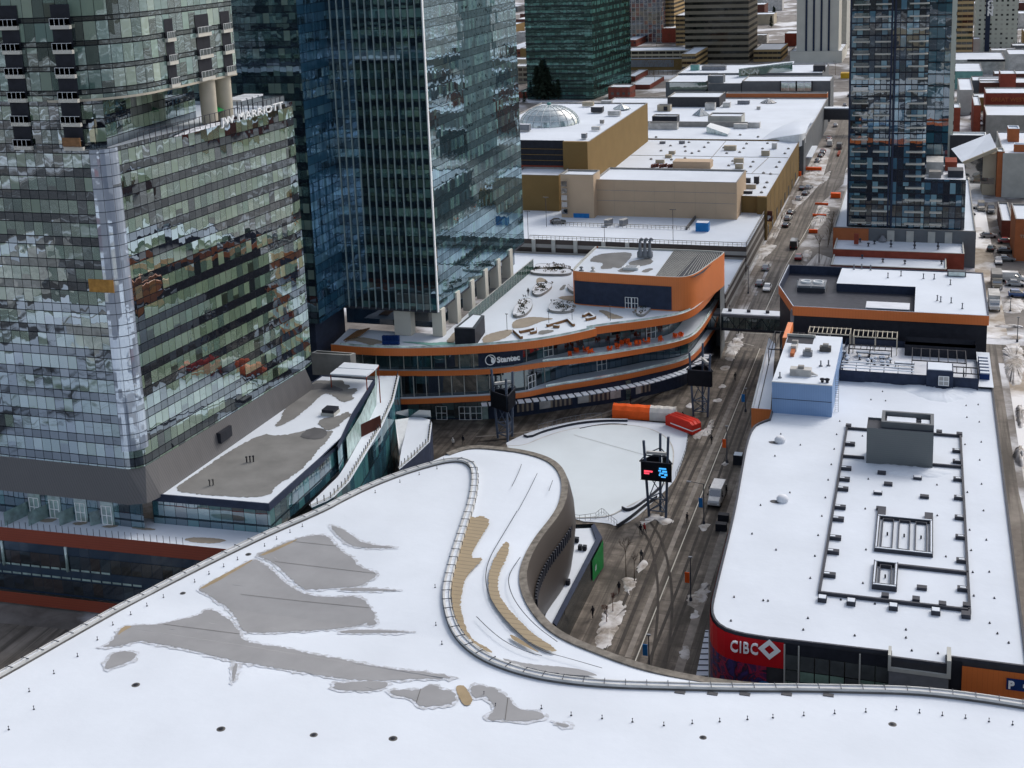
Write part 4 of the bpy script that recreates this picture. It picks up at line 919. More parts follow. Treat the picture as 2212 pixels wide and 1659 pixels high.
deck_patch('A', [(1450, 430), (1560, 310), (1650, 290), (1480, 450), (1480, 560), (1340, 560)], 'paving', 10)
deck_patch('A', [(1820, 500), (1900, 440), (2212, 370), (2212, 440), (2100, 510), (1850, 570)], 'paving', 11)
# green glass screen along the tower foot
sc_ = thing('glass_screen', 'long green glass screen standing along the foot of the office tower beside the roof garden', 'screen', (-81.5, 238, 15))
MB().wall([(-81.9, 221), (-81.4, 262)], 15, 17.4, closed=False).wall([(-81.4, 262), (-81.9, 221)], 15, 17.4, closed=False).build('pane', 'green_glass', sc_)
mb = MB()
for i in range(25): yy = 221+i*41/24; xx = -81.9+.5*i/24; mb.bar((xx, yy, 15), (xx, yy, 17.5), .04, n=4)
mb.bar((-81.9, 221, 17.5), (-81.4, 262, 17.5), .06, n=4); mb.build('frame', 'light_concrete', sc_)
# black kiosk with snow on top
kq = [W('A', 1480, 600, 15), W('A', 1745, 600, 15), W('A', 1870, 350, 15), W('A', 1650, 330, 15)]
kq = [W('A', 1475, 590, 15), W('A', 1740, 600, 15), W('A', 1865, 420, 15), W('A', 1700, 400, 15)]
kk = thing('roof_kiosk', 'black boxy kiosk with a snowy roof on the edge of the podium roof garden', 'kiosk', tuple(sum((q for q in kq), Vector())/4))
MB().wall([(q.x, q.y) for q in kq], 15, 18.3).build('wall', 'black_metal', kk); MB().poly([(q.x, q.y) for q in kq], 18.3).build('roof', 'black_metal', kk)
MB().poly(inset([(q.x, q.y) for q in kq], .55), 18.36).build('roof_snow', 'snow', kk)
# roof box with louvres
z2 = 21.6
BX = resample(smp([W('B', u, v, z2) for u, v in ((865, 143), (622, 378), (640, 402), (800, 415), (1000, 427), (1480, 455), (1700, 466), (1800, 462), (1880, 440), (1960, 395), (2060, 320), (2150, 255), (2203, 215), (2203, 190), (865, 143))], 2), 140)
bx = thing('roof_pavilion', 'orange curved pavilion with a dark window wall and striped louvres on the podium roof', 'pavilion', (-55, 256, 15))
P2 = [(p.x, p.y) for p in BX[:-1]]
strips('orange_wall', (.74, .21, .055), (.64, .17, .042), .42, 'u', .9, .5)
MB().wall(P2, 14.9, z2+.2).build('wall', 'orange_wall', bx)
inn = offset(BX[:-1], .3); mb = MB(); mb.ribbon([Vector((p.x, p.y, z2+.2)) for p in BX[:-1]], [Vector((p.x, p.y, z2+.2)) for p in inn]); mb.ribbon([Vector((p.x, p.y, z2-.3)) for p in inn], [Vector((p.x, p.y, z2+.2)) for p in inn], flip=True); mb.build('coping', 'light_concrete', bx)
MB().poly([(p.x, p.y) for p in inn], z2-.2).build('roof', 'snow_roof', bx)
for sd, (pts, mt) in enumerate([([(790, 290), (880, 220), (1060, 200), (1230, 195), (1245, 240), (1200, 290), (1180, 310), (1120, 370), (1060, 350), (1020, 370), (900, 370), (960, 310), (870, 300)], 'membrane'), ([(1200, 300), (1350, 265), (1440, 255), (1470, 310), (1330, 345), (1230, 340)], 'membrane'), ([(1330, 400), (1400, 365), (1480, 365), (1400, 410)], 'membrane'), ([(1140, 360), (1180, 340), (1300, 380), (1240, 410), (1080, 400)], 'membrane')]):
    patch('bare_roof', WS('B', pts, z2-.2), mt, bx, .03, sd, .15, .5)
L0 = [W('B', *p, z2) for p in ((1680, 172), (2185, 190), (2170, 215), (1985, 400), (1900, 445), (1800, 455), (1485, 445))]
MB().poly(L0, z2-.12).build('louvre_bed', 'black_metal', bx)
for i in range(30):
    t = i/29; a = W('B', 1685+490*t, 174+17*t, z2); b = W('B', 1490+ (1890-1490)*t if t < .99 else 1890, 444+8*min(1, t*1.4), z2)
    if t > .55: b = W('B', 1710+ (2170-1710)*((t-.55)/.45)**.75, 452-240*((t-.55)/.45)**1.3, z2)
    MB().bar((a.x, a.y, z2+.02), (b.x, b.y, z2+.02), .045, n=4).build('louvre_blade', 'light_concrete', bx)
# dark window wall on the front
a = W('B', 632, 640, 15); i0_ = min(range(140), key=lambda k: (BX[k].xy-W('B', 640, 402, z2).xy).length); i1_ = min(range(140), key=lambda k: (BX[k].xy-W('B', 1655, 465, z2).xy).length)
Pw = offset(BX, -.12)[i0_:i1_+1]; MB().wall([(p.x, p.y) for p in Pw], 15.2, 19.9, closed=False).build('window_wall', 'navy_metal', bx)
for u in (1315, 1395):
    q = W('B', u, 660, 15); i = min(range(len(Pw)), key=lambda k: (Pw[k].xy-q.xy).length); doorframe(Pw[i]+Vector((0, -.2, 0)), tang(Pw, i), 2.3, 1.2, par=bx, z=15)
# cooling stacks and hatch on the pavilion roof
t = thing('exhaust_stack', 'three bent silver exhaust pipes on the snowy roof of the orange pavilion', 'exhaust', tuple(W('B', 1370, 240, z2)))
for u in (1330, 1380, 1430):
    q = W('B', u, 245, z2); MB().lathe(q, [(.65, 0), (.65, 1.0), (.4, 1.3), (.28, 2.2), (.28, 3.4)], 12).build('pipe', 'steel_grey', t); MB().tube([q+Vector((0, 0, 3.3)), q+Vector((.25, -.1, 3.9)), q+Vector((.7, -.3, 3.7))], .26, n=10).build('elbow', 'steel_grey', t)
q = W('B', 1240, 360, z2); t = thing('roof_hatch', 'square dark skylight hatch with a white curb on the pavilion roof', 'roof hatch', tuple(q)); MB().box(q.x-1.5, q.y-1, q.x+1.5, q.y+1, z2-.2, z2+.35).build('curb', 'white_metal', t); MB().box(q.x-1.1, q.y-.7, q.x+1.1, q.y+.7, z2+.35, z2+.42).build('pane', 'dark_glass', t)
for u, v in ((720, 395), (840, 400)):
    q = W('B', u, v, z2-.2); t = thing('mushroom_vent', 'grey mushroom vent on the near left corner of the pavilion roof' if u < 800 else 'pale mushroom vent on the pavilion roof, right of its twin', 'vent', tuple(q)); MB().lathe(q, [(.55, 0), (.5, .25), (.2, .4), (.2, .7), (.45, .75), (.3, 1.0), (0, 1.1)], 12).build('hood', 'steel_grey' if u < 800 else 'dirty_white', t)
# ================================================================ HOTEL BASE AND ITS SNOWY TERRACES
hb = thing('hotel_podium', 'low glass hotel base with a half bare grey roof beside the hotel tower', 'building', (-92, 160, 0))
zr_ = 15.5
RP = [W(4, 1010, 1550, zr_), W(4, 1745, 1612, zr_), W(4, 2080, 1312, zr_), W(4, 2212, 1180, zr_), W('K6', 600, 880, zr_), W('K6', 760, 560, zr_), W('K6', 985, 205, zr_), W('K6', 255, 150, zr_)]
rpz = [(p.x, p.y) for p in RP]; rpz = [(-98.5, RP[0].y)]+rpz[1:7]+[(-96.5, RP[7].y)]
MB().poly(rpz, zr_).build('roof', 'snow_roof', hb)
RW = ccw(rpz)
mb = MB(); mb.wall(RW, zr_-.9, zr_+.12); inn = inset(RW, .22); mb.wall(inn, zr_-.1, zr_+.12, flip=True)
for i in range(len(RW)): j = (i+1) % len(RW); mb.face([(*RW[i], zr_+.12), (*RW[j], zr_+.12), (*inn[j], zr_+.12), (*inn[i], zr_+.12)])
mb.build('roof_edge', 'navy_metal', hb)
facade('base_glass', 1.7, 4.4, .05, ((.03, .10, .14), (.045, .14, .17), (.025, .07, .10), (.06, .19, .21), (.012, .03, .05)), (.015, .045, .065), (.01, .018, .026), .3, .006, .01, .07, .06, voff=1.0, blind=.9)
R2 = inset(RW, .12); MB().wall(R2, 11.0, zr_-.85).build('glass_wall', 'base_glass', hb)
def zp(fr, pts, mt, sd, z=zr_, amp=.2, par=hb, nm='bare_roof', st=.6): return patch(nm, WS(fr, pts, z), mt, par, .03+sd*.007, sd, amp, st)
zp(4, [(1140, 1500), (1290, 1400), (1480, 1270), (1700, 1150), (1800, 1170), (2040, 1120), (2120, 1140), (2160, 1130), (2130, 1190), (2060, 1260), (1990, 1350), (1910, 1420), (1800, 1480), (1740, 1560), (1560, 1565), (1320, 1550), (1150, 1530)], 'membrane', 1)
zp(4, [(1760, 1120), (1870, 1010), (1960, 900), (1990, 820), (2212, 800), (2212+25, 830), (2180, 850), (2130, 880), (2080, 905), (1980, 1000), (1870, 1080)], 'membrane', 2)
zp('K6', [(270, 250), (370, 210), (500, 215), (640, 240), (740, 270), (690, 310), (790, 290), (800, 330), (740, 370), (780, 400), (690, 440), (620, 430), (560, 370), (440, 340), (330, 380), (260, 430), (200, 500), (230, 560), (100, 640), (20, 660), (20, 540), (120, 440), (250, 340)], 'membrane', 3)
zp('K6', [(390, 650), (450, 600), (600, 590), (700, 530), (745, 570), (650, 640), (600, 700), (480, 740), (430, 700)], 'membrane', 4)
zp('K6', [(330, 240), (520, 250), (680, 320), (600, 330), (440, 300), (300, 320)], 'membrane_dark', 5, zr_+.012)
zp('K6', [(200, 790), (320, 700), (470, 720), (500, 780), (400, 830), (260, 820)], 'membrane_dark', 6, zr_+.012)
q = W('K6', 525, 560, zr_); t = thing('roof_vent_box', 'square black topped vent box on the bare grey hotel base roof', 'vent box', tuple(q)); MB().box(q.x-1.1, q.y-1.1, q.x+1.1, q.y+1.1, zr_, zr_+.5).build('curb', 'light_concrete', t); MB().box(q.x-1, q.y-1, q.x+1, q.y+1, zr_+.5, zr_+1.0).build('hood', 'black_metal', t)
for (fr, u, v), lb in (((4, 1360, 1490), 'pair of small pipes poking out near the front of the grey hotel base roof'), ((4, 1600, 1340), 'three short black pipes in the middle of the grey hotel base roof')):
    q = W(fr, u, v, zr_); t = thing('vent_pipe', lb, 'vent pipe', tuple(q))
    for k in range(3 if u > 1500 else 2): MB().lathe(q+Vector((k*.4, k*.25, 0)), [(.1, 0), (.1, .8), (.16, .8), (.16, .95), (0, 1)], 8).build('pipe', 'black_metal' if u > 1500 else 'dark_concrete', t)
# terrace ledges along the east side
zt = 11.3
def K6(u, v, z): return W('K6', u, v, z)
TE = [K6(u, v, zt) for u, v in ((1240, 165), (1180, 430), (1060, 690), (720, 1265), (540, 1440), (330, 1530))]
TI = [K6(u, v, zt) for u, v in ((1010, 165), (1000, 470), (845, 800), (705, 1050), (610, 1200), (300, 1500))]
mb = MB(); E2 = resample(TE, 40); I2 = resample(TI, 40); mb.ribbon([Vector((p.x, p.y, zt)) for p in E2], [Vector((p.x, p.y, zt)) for p in I2], flip=False); mb.build('terrace', 'snow_roof', hb)
for p in hb.children:
    pass
MB().wall([(p.x, p.y) for p in E2][::-1], 0, zt, closed=False).build('east_glass', 'base_glass', hb)
def rail_posts(L_, n_, z, h=.9, mat='dark_metal', par=hb, cap='light_concrete'):
    P = resample(L_, n_)
    for p in P: MB().bar((p.x, p.y, z), (p.x, p.y, z+h), .07, n=4).build('rail_post', mat, par)
    A = offset(P, .12); B_ = offset(P, -.12); mb = MB(); mb.ribbon([Vector((p.x, p.y, z+.25)) for p in A], [Vector((p.x, p.y, z+.25)) for p in B_], flip=True); mb.build('ledge_coping', cap, par)
rail_posts(offset(TE, -.3), 46, zt)
MB().wall([(p.x, p.y) for p in resample([K6(1005, 200, zt), K6(1000, 470, zt), K6(850, 790, zt), K6(705, 1040, zt)], 12)][::-1], zt, zt+3.6, closed=False).build('pale_glass_wall', 'pale_glass', hb)
a, b = K6(845, 800, zt), K6(1050, 700, zt); MB().wall([(a.x, a.y), (b.x, b.y)], zt-.2, zt+2.1, closed=False).wall([(b.x, b.y), (a.x, a.y)], zt-.2, zt+2.1, closed=False).build('brown_divider', 'brick_dark', hb)
# lower curved ledge
zl = 7.0
LE = [K6(u, v, zl) for u, v in ((1335, 595), (1450, 590), (1560, 620), (1578, 660), (1555, 850), (1400, 1000), (1240, 1135))]; LI = [K6(u, v, zl) for u, v in ((1335, 600), (1325, 640), (1310, 700), (1290, 800), (1265, 900), (1245, 1010), (1235, 1130))]
MB().poly([(p.x, p.y) for p in LE+LI[::-1]], zl).build('lower_terrace', 'snow_roof', hb)
MB().wall([(p.x, p.y) for p in resample(LE, 20)][::-1], 0, zl+.02, closed=False).build('lower_wall', 'navy_metal', hb)
rail_posts(offset(LE[3:], -.25), 18, zl)
L3 = [K6(1195, 620, zl+1.2), K6(1335, 600, zl+1.2)]; MB().quad(K6(1195, 620, zl+1), K6(1240, 1000, zl-1), K6(1250, 960, zl-1), K6(1335, 600, zl+1)).build('sloping_panel', 'white_metal', hb)
MB().wall([(K6(1195, 620, zl).x, K6(1195, 620, zl).y), (K6(1335, 590, zl).x, K6(1335, 590, zl).y), (K6(1560, 610, zl).x, K6(1560, 610, zl).y+.3)], zl, zl+1.4, closed=False).build('screen_wall', 'teal_glass', hb)
MB().prism([K6(1190, 600, 0), K6(1180, 500, 0), K6(1330, 480, 0), K6(1330, 600, 0)], 0, 5.0).build('link_block', 'navy_metal', hb)
# white pergola roof panels at the far end
t = thing('canopy_roof', 'white two panel canopy on red brown steel behind the hotel base roof', 'canopy', tuple(K6(850, 120, zr_)))
for pts in ([(665, 32), (1022, 58), (980, 108), (600, 85)], [(590, 92), (975, 112), (895, 172), (520, 150)]):
    MB().prism([K6(u, v, zr_+2.4) for u, v in pts], zr_+2.3, zr_+2.55, bottom=True).build('roof_panel', 'snow', t)
a, b = K6(1022, 62, zr_+2.2), K6(890, 178, zr_+2.2); mb = MB(); mb.bar(a, b, .16, n=4); mb.build('beam', 'brick_red', t)
for u, v in ((1018, 62), (895, 175), (525, 150)): q = K6(u, v, zr_+2.3); MB().bar(q, (q.x, q.y, zt if u > 800 else zr_), .1, n=4).build('post', 'brick_red', t)
t = thing('concrete_planter_wall', 'long pale concrete box parapet beside the foot of the hotel tower', 'concrete box', tuple(W('K2', 760, 1300, 14)))
a, b, c, d = W('K2', 530, 1240, 17.5), W('K2', 935, 1265, 17.5), W('K2', 990, 1240, 17.5), W('K2', 590, 1212, 17.5)
MB().wall(ccw([a, b, c, d]), 13.5, 17.5).build('wall', 'concrete', t); mb = MB(); cc_ = ccw([a, b, c, d]); ii = inset(cc_, .35)
for i in range(4): j = (i+1) % 4; mb.face([(*cc_[i][:2], 17.5), (*cc_[j][:2], 17.5), (*ii[j], 17.5), (*ii[i], 17.5)])
mb.build('rim', 'light_concrete', t); MB().poly(ii, 17.2).build('snow_fill', 'snow', t)
# ---- front terrace with private yards, orange bands and dark glazing (far left bottom)
hf = thing('hotel_front_block', 'hotel street front with rust orange bands, dark windows and small snowy terraces', 'building', (-105, 128, 0))
zf_ = 11.3
fa = W(7, -60, 92, zf_); fb = W(7, 1520, 247, zf_); yA = (fa.y+fb.y)/2; dirf = (fb-fa).normalized(); fa2 = fa-dirf*30
Fp = lambda s: fa+dirf*s
Lf = (fb-fa).length+12
strips('rust_panel', (.27, .048, .02), (.19, .034, .014), .35, 'v', .85, .6)
def fwall(z0, z1, mat, nm, s0=-30, s1=None, d=0):
    s1 = Lf if s1 is None else s1; n_ = Vector((dirf.y, -dirf.x, 0))*d; a, b = Fp(s0)+n_, Fp(s1)+n_
    L_ = s1-s0
    return MB().quad((a.x, a.y, z0), (b.x, b.y, z0), (b.x, b.y, z1), (a.x, a.y, z1), [(0, z0), (L_, z0), (L_, z1), (0, z1)]).build(nm, mat, hf)
def zat(v, u=300): return WY(7, u, v, fa.y+.02*0).z
z_ob = zat(250); z_dw = zat(625); z_b2 = zat(720, 100)
fwall(9.4, zf_+.1, 'rust_panel', 'orange_band', d=.1)
facade('street_glass', 1.55, 3.7, .45, ((.012, .02, .035), (.018, .035, .05), (.03, .02, .02), (.012, .018, .028)), (.02, .04, .07), (.02, .03, .045), .16, .004, .006, .05, .05, voff=-.6, blind=.3)
fwall(2.0, 9.4, 'street_glass', 'dark_glazing'); fwall(.3, 2.0, 'rust_panel', 'orange_band', d=.5)
for s in (1.5, 11.5): 
    a = Fp(s)+Vector((dirf.y, -dirf.x, 0))*.15; MB().bar((a.x, a.y, 5.8), (a.x, a.y, 9.4), .2, n=8).build('column', 'pale_glass', hf)
for s0_, s1_, z in ((-30, 18.5, 5.9), (-30, 24, 4.6)):
    for k in range(int((s1_-s0_)/1.55)):
        a, b = Fp(s0_+k*1.55+.1)+Vector((dirf.y, -dirf.x, 0))*.08, Fp(s0_+k*1.55+1.4)+Vector((dirf.y, -dirf.x, 0))*.08
        if -6 < s0_+k*1.55: MB().quad((a.x, a.y, z), (b.x, b.y, z), (b.x, b.y, z+.28), (a.x, a.y, z+.28)).build('bright_sill', 'pale_glass', hf)
MB().poly([Fp(-30), Fp(Lf), Vector((-81.8, 140.6, 0)), Vector((-150, 137.5, 0))], zf_).build('terrace', 'snow_roof', hf)
P = [Fp(-4+i*.95)+Vector((-dirf.y, dirf.x, 0))*.1 for i in range(36)]
for p in P: MB().bar((p.x, p.y, zf_), (p.x, p.y, zf_+1.0), .035, n=4).build('rail_post', 'dark_metal', hf)
fy = 136.9
MB().wall([(-150, fy), (-98.6, fy)], zf_, 15.3, closed=False).build('recessed_glass', 'base_glass', hf)
for i, u in enumerate((20, 175, 375, 575, 800)):
    a = W(7, u, 100, zf_); MB().wall([(a.x+.9, fy), (a.x, a.y+.4)], zf_, zf_+2.0, closed=False).wall([(a.x, a.y+.4), (a.x+.9, fy)], zf_, zf_+2.0, closed=False).build('yard_divider', 'pale_glass', hf)
    if i < 4: doorframe((a.x+2.1, fy-.1), 0, 2.7, 1.5, par=hf, z=zf_); MB().box(a.x+1.2, fy-.09, a.x+3.2, fy-.04, zf_+.1, 15.0).build('pale_bay', 'pale_glass', hf)
for sd, pts in enumerate([[(255, 50), (330, 42), (375, 45), (330, 70), (260, 65)], [(460, 70), (560, 62), (570, 75), (500, 90)], [(640, 95), (760, 80), (765, 95), (700, 105)], [(1180, 175), (1280, 162), (1490, 180), (1400, 205), (1250, 200)], [(850, 95), (1010, 108), (1000, 122), (860, 110)]]):
    patch('bare_paving', WS(7, pts, zf_), 'paving', hf, .03, sd, .08, .4)
sheet('service_road', [W(7, -200, 700, 0), W(7, 500, 770, 0), W(7, 700, 1200, 0), W(7, -200, 1300, 0)], .03, 'road_mat')
# ================================================================ SHOP BUILDING with the red sign, terrace and orange building behind
zR = 14.0
sb = thing('shop_building', 'long low shop building with a flat snow roof and a red corner sign', 'building', (-6, 165, 0))
LF = resample(smp([W(9, 545, 815, zR), W(9, 380, 790, zR), W(9, 262, 755, zR), W(9, 195, 695, zR), W(9, 180, 620, zR), W(9, 205, 500, zR), W(6, 330, 1659, zR), W(6, 375, 1400, zR), W(6, 412, 1200, zR), W(6, 450, 1105, zR), W(6, 500, 1075, zR), W(6, 560, 1055, zR)], 2), 60)
fy_ = LF[0].y
a1, a2 = W(9, 1340, 900, zR), W(9, 1780, 975, zR)
front = [(11.25, 125.9), (3.6, 125.9), (3.6, 124.4), (-2.1, 124.4), (-2.1, fy_+.3), (LF[0].x, fy_)]
outl = front[::-1]; outl = front + [(p.x, p.y) for p in LF[1:]] + [(-21.6, 190.6), (-21.6, 208.0), (11.25, 208.0)]
outl = ccw(outl); MB().poly(outl, zR-.25).build('roof', 'snow_roof', sb)
inn = inset(outl, .25); mb = MB(); mb.wall(inn, zR-.3, zR+.05, flip=True)
for i in range(len(outl)): j = (i+1) % len(outl); mb.face([(*outl[i], zR+.05), (*outl[j], zR+.05), (*inn[j], zR+.05), (*inn[i], zR+.05)])
mb.wall(outl, zR-.3, zR+.05); mb.build('coping', 'dark_metal', sb)
MB().wall([(p[0], p[1]) for p in outl], 0, zR-.3).build('wall', 'charcoal', sb)
flat('pane_grey', (.07, .078, .08), .4, var=.25, scale=.8); flat('pane_green', (.17, .26, .21), .4, var=.3, scale=.6)
# front: red sign, mural, glazing, grey box, orange panel
def fq(x0, x1, z0, z1, y, mat, nm, par=sb, uv=1): return MB().quad((x0, y, z0), (x1, y, z0), (x1, y, z1), (x0, y, z1), [(x0, z0), (x1, z0), (x1, z1), (x0, z1)]).build(nm, mat, par)
cor = [(p.x, p.y) for p in LF[:26]][::-1]; co = [(p.x, p.y) for p in offset([Vector((*c_, 0)) for c_ in cor], -.15)]
xs0 = co[-1][0]; xs1 = W(9, 658, 830, zR).x
MB().wall(co+[(xs1, fy_-.15)], zR-3.3, zR-.25, closed=False).build('red_sign', 'red_sign', sb)
m, nt, bs = nmat('mural'); n1 = noise(nt, .35, 3, dist=2.2); nt.links.new(ramp(nt, n1, [(.30, (.012, .012, .05)), (.42, (.05, .03, .16)), (.5, (.02, .01, .03)), (.56, (.38, .015, .06)), (.62, (.03, .02, .09)), (.72, (.22, .01, .05))]), bs.inputs['Base Color']); MAT['mural'] = m
MB().wall(co+[(-17.6, fy_-.12)], zR-9.5, zR-3.3, closed=False).build('mural_film', 'mural', sb)
c0 = Vector((co[-1][0]-.2, fy_-.2, zR-6.0))
mb = MB()
for rr in (1.0, .55):
    for i in range(20):
        p = [Vector((c0.x+r_*math.cos(t), fy_-.2, c0.z+r_*math.sin(t))) for r_, t in ((rr, i*.314), (rr, (i+1)*.314), (rr*.8, (i+1)*.314), (rr*.8, i*.314))]; mb.face(p)
mb.build('mural_ring', 'blue_paint', sb)
facade('shop_glass', 1.55, 4.5, .32, ((.01, .013, .015), (.014, .018, .018), (.03, .045, .038), (.008, .008, .01)), (.12, .19, .155), (.03, .035, .04), .12, .003, .004, .07, .06, voff=-3.4+4.5, blind=.3)
fq(xs1, -2.2, 0, zR-.9, fy_-.06, 'shop_glass', 'shop_glazing'); fq(xs1, -2.2, zR-1.5, zR-.3, fy_-.1, 'black_metal', 'fascia')
for i in range(10): xg = xs1+.15+i*1.53; fq(xg, xg+1.4, zR-3.3, zR-1.6, fy_-.1, 'pane_grey', 'upper_pane'); fq(xg, xg+1.4, zR-4.6, zR-3.4, fy_-.1, 'pane_green' if i % 4 else 'pane_grey', 'lower_pane')  # lower row alternates pale green and grey panes
for x in (xs1+.05, -11.2, -5.0): MB().box(x-.08, fy_-.2, x+.08, fy_-.05, 0, zR-.4).build('mullion', 'light_concrete', sb)
MB().box(-2.1, 124.2, 3.7, 125.8, 0, zR-1.4).build('grey_box', 'steel_grey', sb)
mb = MB(); mb.box(-2.2, 124.1, -1.9, 125.9, zR-1.4, zR+.4); mb.box(3.5, 124.1, 3.9, 126.8, zR-1.4, zR+.6); mb.box(-1.9, 124.1, 3.5, 124.35, zR-1.4, zR-1.0); mb.build('box_parapet', 'light_concrete', sb)
fq(-.9, 3.6, zR-7.5, zR-3.6, 124.12, 'light_concrete', 'perforated_panel')
for i in range(7):
    for z in (zR-4.3, zR-5.6): MB().box(-.5+i*.6, 124.05, -.38+i*.6, 124.13, z, z+.12).build('panel_hole', 'black_metal', sb)
fq(3.9, 5.0, 0, zR-.3, 125.8, 'black_metal', 'dark_recess'); fq(5.0, 11.3, 0, zR-.7, 125.7, 'orange_panel', 'orange_front')
q = WY(9, 2100, 1075, 125.6); q2 = WY(9, 2100, 1150, 125.6); fq(q.x, q.x+3.2, q2.z, q.z, 125.6, 'sign_blue', 'parking_sign')
text('parking_letter', 'P', sb, 'letter', (q.x+.15, 125.55, q2.z+.22), (1, 0, 0), (0, 0, 1), (q.z-q2.z)*.62, .05, .04)
mb = MB(); cx_, cz_ = q.x+2.05, (q.z+q2.z)/2; mb.face([(cx_-.5, 125.52, cz_+.2), (cx_-.5, 125.52, cz_-.2), (cx_, 125.52, cz_-.2), (cx_, 125.52, cz_-.45), (cx_+.6, 125.52, cz_), (cx_, 125.52, cz_+.45), (cx_, 125.52, cz_+.2)]); mb.build('parking_arrow', 'letter', sb)
a = WY(9, 305, 895, fy_-.3); b = WY(9, 482, 910, fy_-.3); sg = text('sign_lettering', 'CIBC', sb, 'letter', (a.x, fy_-.3, a.z-.1), (1, 0, .0), (0, 0, 1), 1.3, .1, .0, space=1.12)
lw = max(v.co.x for v in sg.data.vertices)-min(v.co.x for v in sg.data.vertices); kx = (b.x-a.x)/lw; x0_ = min(v.co.x for v in sg.data.vertices); sg.data.transform(Matrix.Translation((x0_, 0, 0)) @ Matrix.Scale(kx, 4, (1, 0, 0)) @ Matrix.Translation((-x0_, 0, 0)))
c_ = WY(9, 562, 892, fy_-.3); mb = MB(); r1, r2 = 1.2, .52
for i in range(4):
    an = [(1, 0), (0, 1), (-1, 0), (0, -1)]; p, q = an[i], an[(i+1) % 4]
    mb.face([(c_.x+p[0]*r2, c_.y, c_.z+p[1]*r2), (c_.x+p[0]*r1, c_.y, c_.z+p[1]*r1), (c_.x+q[0]*r1, c_.y, c_.z+q[1]*r1), (c_.x+q[0]*r2, c_.y, c_.z+q[1]*r2)])
mb.build('sign_diamond', 'letter', sb)
# striped canopy at the pavement on the left side
t = thing('pavement_canopy', 'white snowy strip canopy with dark ribs beside the red corner sign', 'canopy', (-24, 121, 0))
cp0, cp1 = W(9, 150, 760, 4.5), W(9, 125, 1085, 4.5)
MB().prism([W(9, 148, 765, 4.5), W(9, 168, 765, 4.5), W(9, 168, 1090, 4.5), W(9, 80, 1090, 4.5)], 4.3, 4.5, bottom=True).build('roof', 'snow', t)
for i in range(9):
    v = 775+i*36; l = 148-68*(v-765)/325; a, b = W(9, l, v, 4.55), W(9, 166, v, 4.55); MB().bar(a, b, .07, n=4).build('rib', 'dark_metal', t)
# ---- items on the big roof
zs = zR-.25
def onroof(fr, u, v): return W(fr, u, v, zs)
def boxthing(nm, lab, cat, q, sx, sy, h, mat, top=None, group=None, lip=None, z=None):
    z = q.z if z is None else z; t = thing(nm, lab, cat, (q.x, q.y, z), 0, group)
    MB().box(q.x-sx/2, q.y-sy/2, q.x+sx/2, q.y+sy/2, z, z+h).build('casing', mat, t)
    if top: MB().box(q.x-sx/2+.08, q.y-sy/2+.08, q.x+sx/2-.08, q.y+sy/2-.08, z+h, z+h+.05).build('top_snow', top, t)
    if lip: MB().box(q.x-sx/2-.05, q.y-sy/2-.05, q.x+sx/2+.05, q.y+sy/2+.05, z+h*.75, z+h*.85).build('lip', lip, t)
    return t
# low dark rails (cable trays) round the middle of the roof
t = thing('cable_tray_frame', 'long dark rectangular cable tray frame lying on the wide snowy roof', 'cable tray', (-2, 160, zs))
xl, xr, yf, yb = -10.0, 5.95, 136.0, 187.0
def tray(a, b, w=.28, h=.4, par=t, mat='dark_metal'):
    a, b = Vector((*a, 0)), Vector((*b, 0)); d = (b-a); L_ = d.length; return MB().obox(((a.x+b.x)/2, (a.y+b.y)/2), math.atan2(d.y, d.x), L_, w, zs, zs+h).build('tray_run', mat, par)
y_b = onroof(6, 1190, 1130).y; tray((xl, yf), (xl, y_b)); tray((xr, yf-.6), (xr, onroof(6, 1800, 1160).y)); tray((xl, yf), (xr, yf)); tray((xl, y_b-.2), (-6.8, y_b-.2)); yr_ = onroof(6, 1700, 1168).y; tray((2.2, yr_), (xr, yr_))
ym = onroof(6, 1100, 1310).y; tray((xl, ym), (-7, ym)); tray((2.0, onroof(6, 1700, 1368).y), (xr, onroof(6, 1700, 1368).y))
yk = onroof(9, 1650, 385).y; tray((-4.0, yk), (xr, yk), .35)
for fr, u, v in ((6, 1065, 1225), (6, 1060, 1385), (6, 1045, 1455), (6, 1035, 1518), (6, 1015, 1637), (9, 1005, 55), (9, 970, 175), (9, 975, 268), (9, 945, 418)):
    q = onroof(fr, u, v); MB().box(xl+.1, q.y-.35, xl+1.5, q.y+.35, zs, zs+.45).build('side_box', 'dark_metal', t); MB().box(xl+.2, q.y-.15, xl+.8, q.y+.15, zs+.45, zs+.47).build('box_snow', 'snow', t)
for fr, u, v in ((6, 1780, 1272), (6, 1785, 1342), (6, 1790, 1457), (6, 1798, 1578), (9, 1805, 48), (9, 1810, 175), (9, 1820, 328), (9, 1830, 512)):
    q = onroof(fr, u, v); MB().box(xr-1.2, q.y-.35, xr-.1, q.y+.35, zs, zs+.45).build('side_box', 'dark_metal', t); MB().box(xr-.9, q.y-.15, xr-.3, q.y+.15, zs+.45, zs+.47).build('box_snow', 'snow', t)
for fr, u, v in ((6, 1075, 1110), (6, 1662, 1150), (6, 1793, 1165), (9, 1312, 555), (9, 1512, 578), (9, 1683, 610), (9, 1840, 618)):
    q = onroof(fr, u, v); MB().box(q.x-.4, q.y-.5, q.x+.4, q.y+.3, zs, zs+.5).build('corner_box', 'dark_metal', t)
for i, (fr, u, v) in enumerate(((6, 1290, 1412), (6, 1522, 1445), (6, 1332, 1485), (6, 1265, 1542), (6, 1567, 1567), (6, 1283, 1645), (9, 1550, 500))):
    q = onroof(fr, u, v); boxthing('roof_louvre_box', 'small dark vent box in the snow inside the tray frame', 'vent box', q, 1.1, .7, .35, 'dark_metal', 'snow_drift' if i in (1, 3) else None, 'vent boxes inside the tray frame')
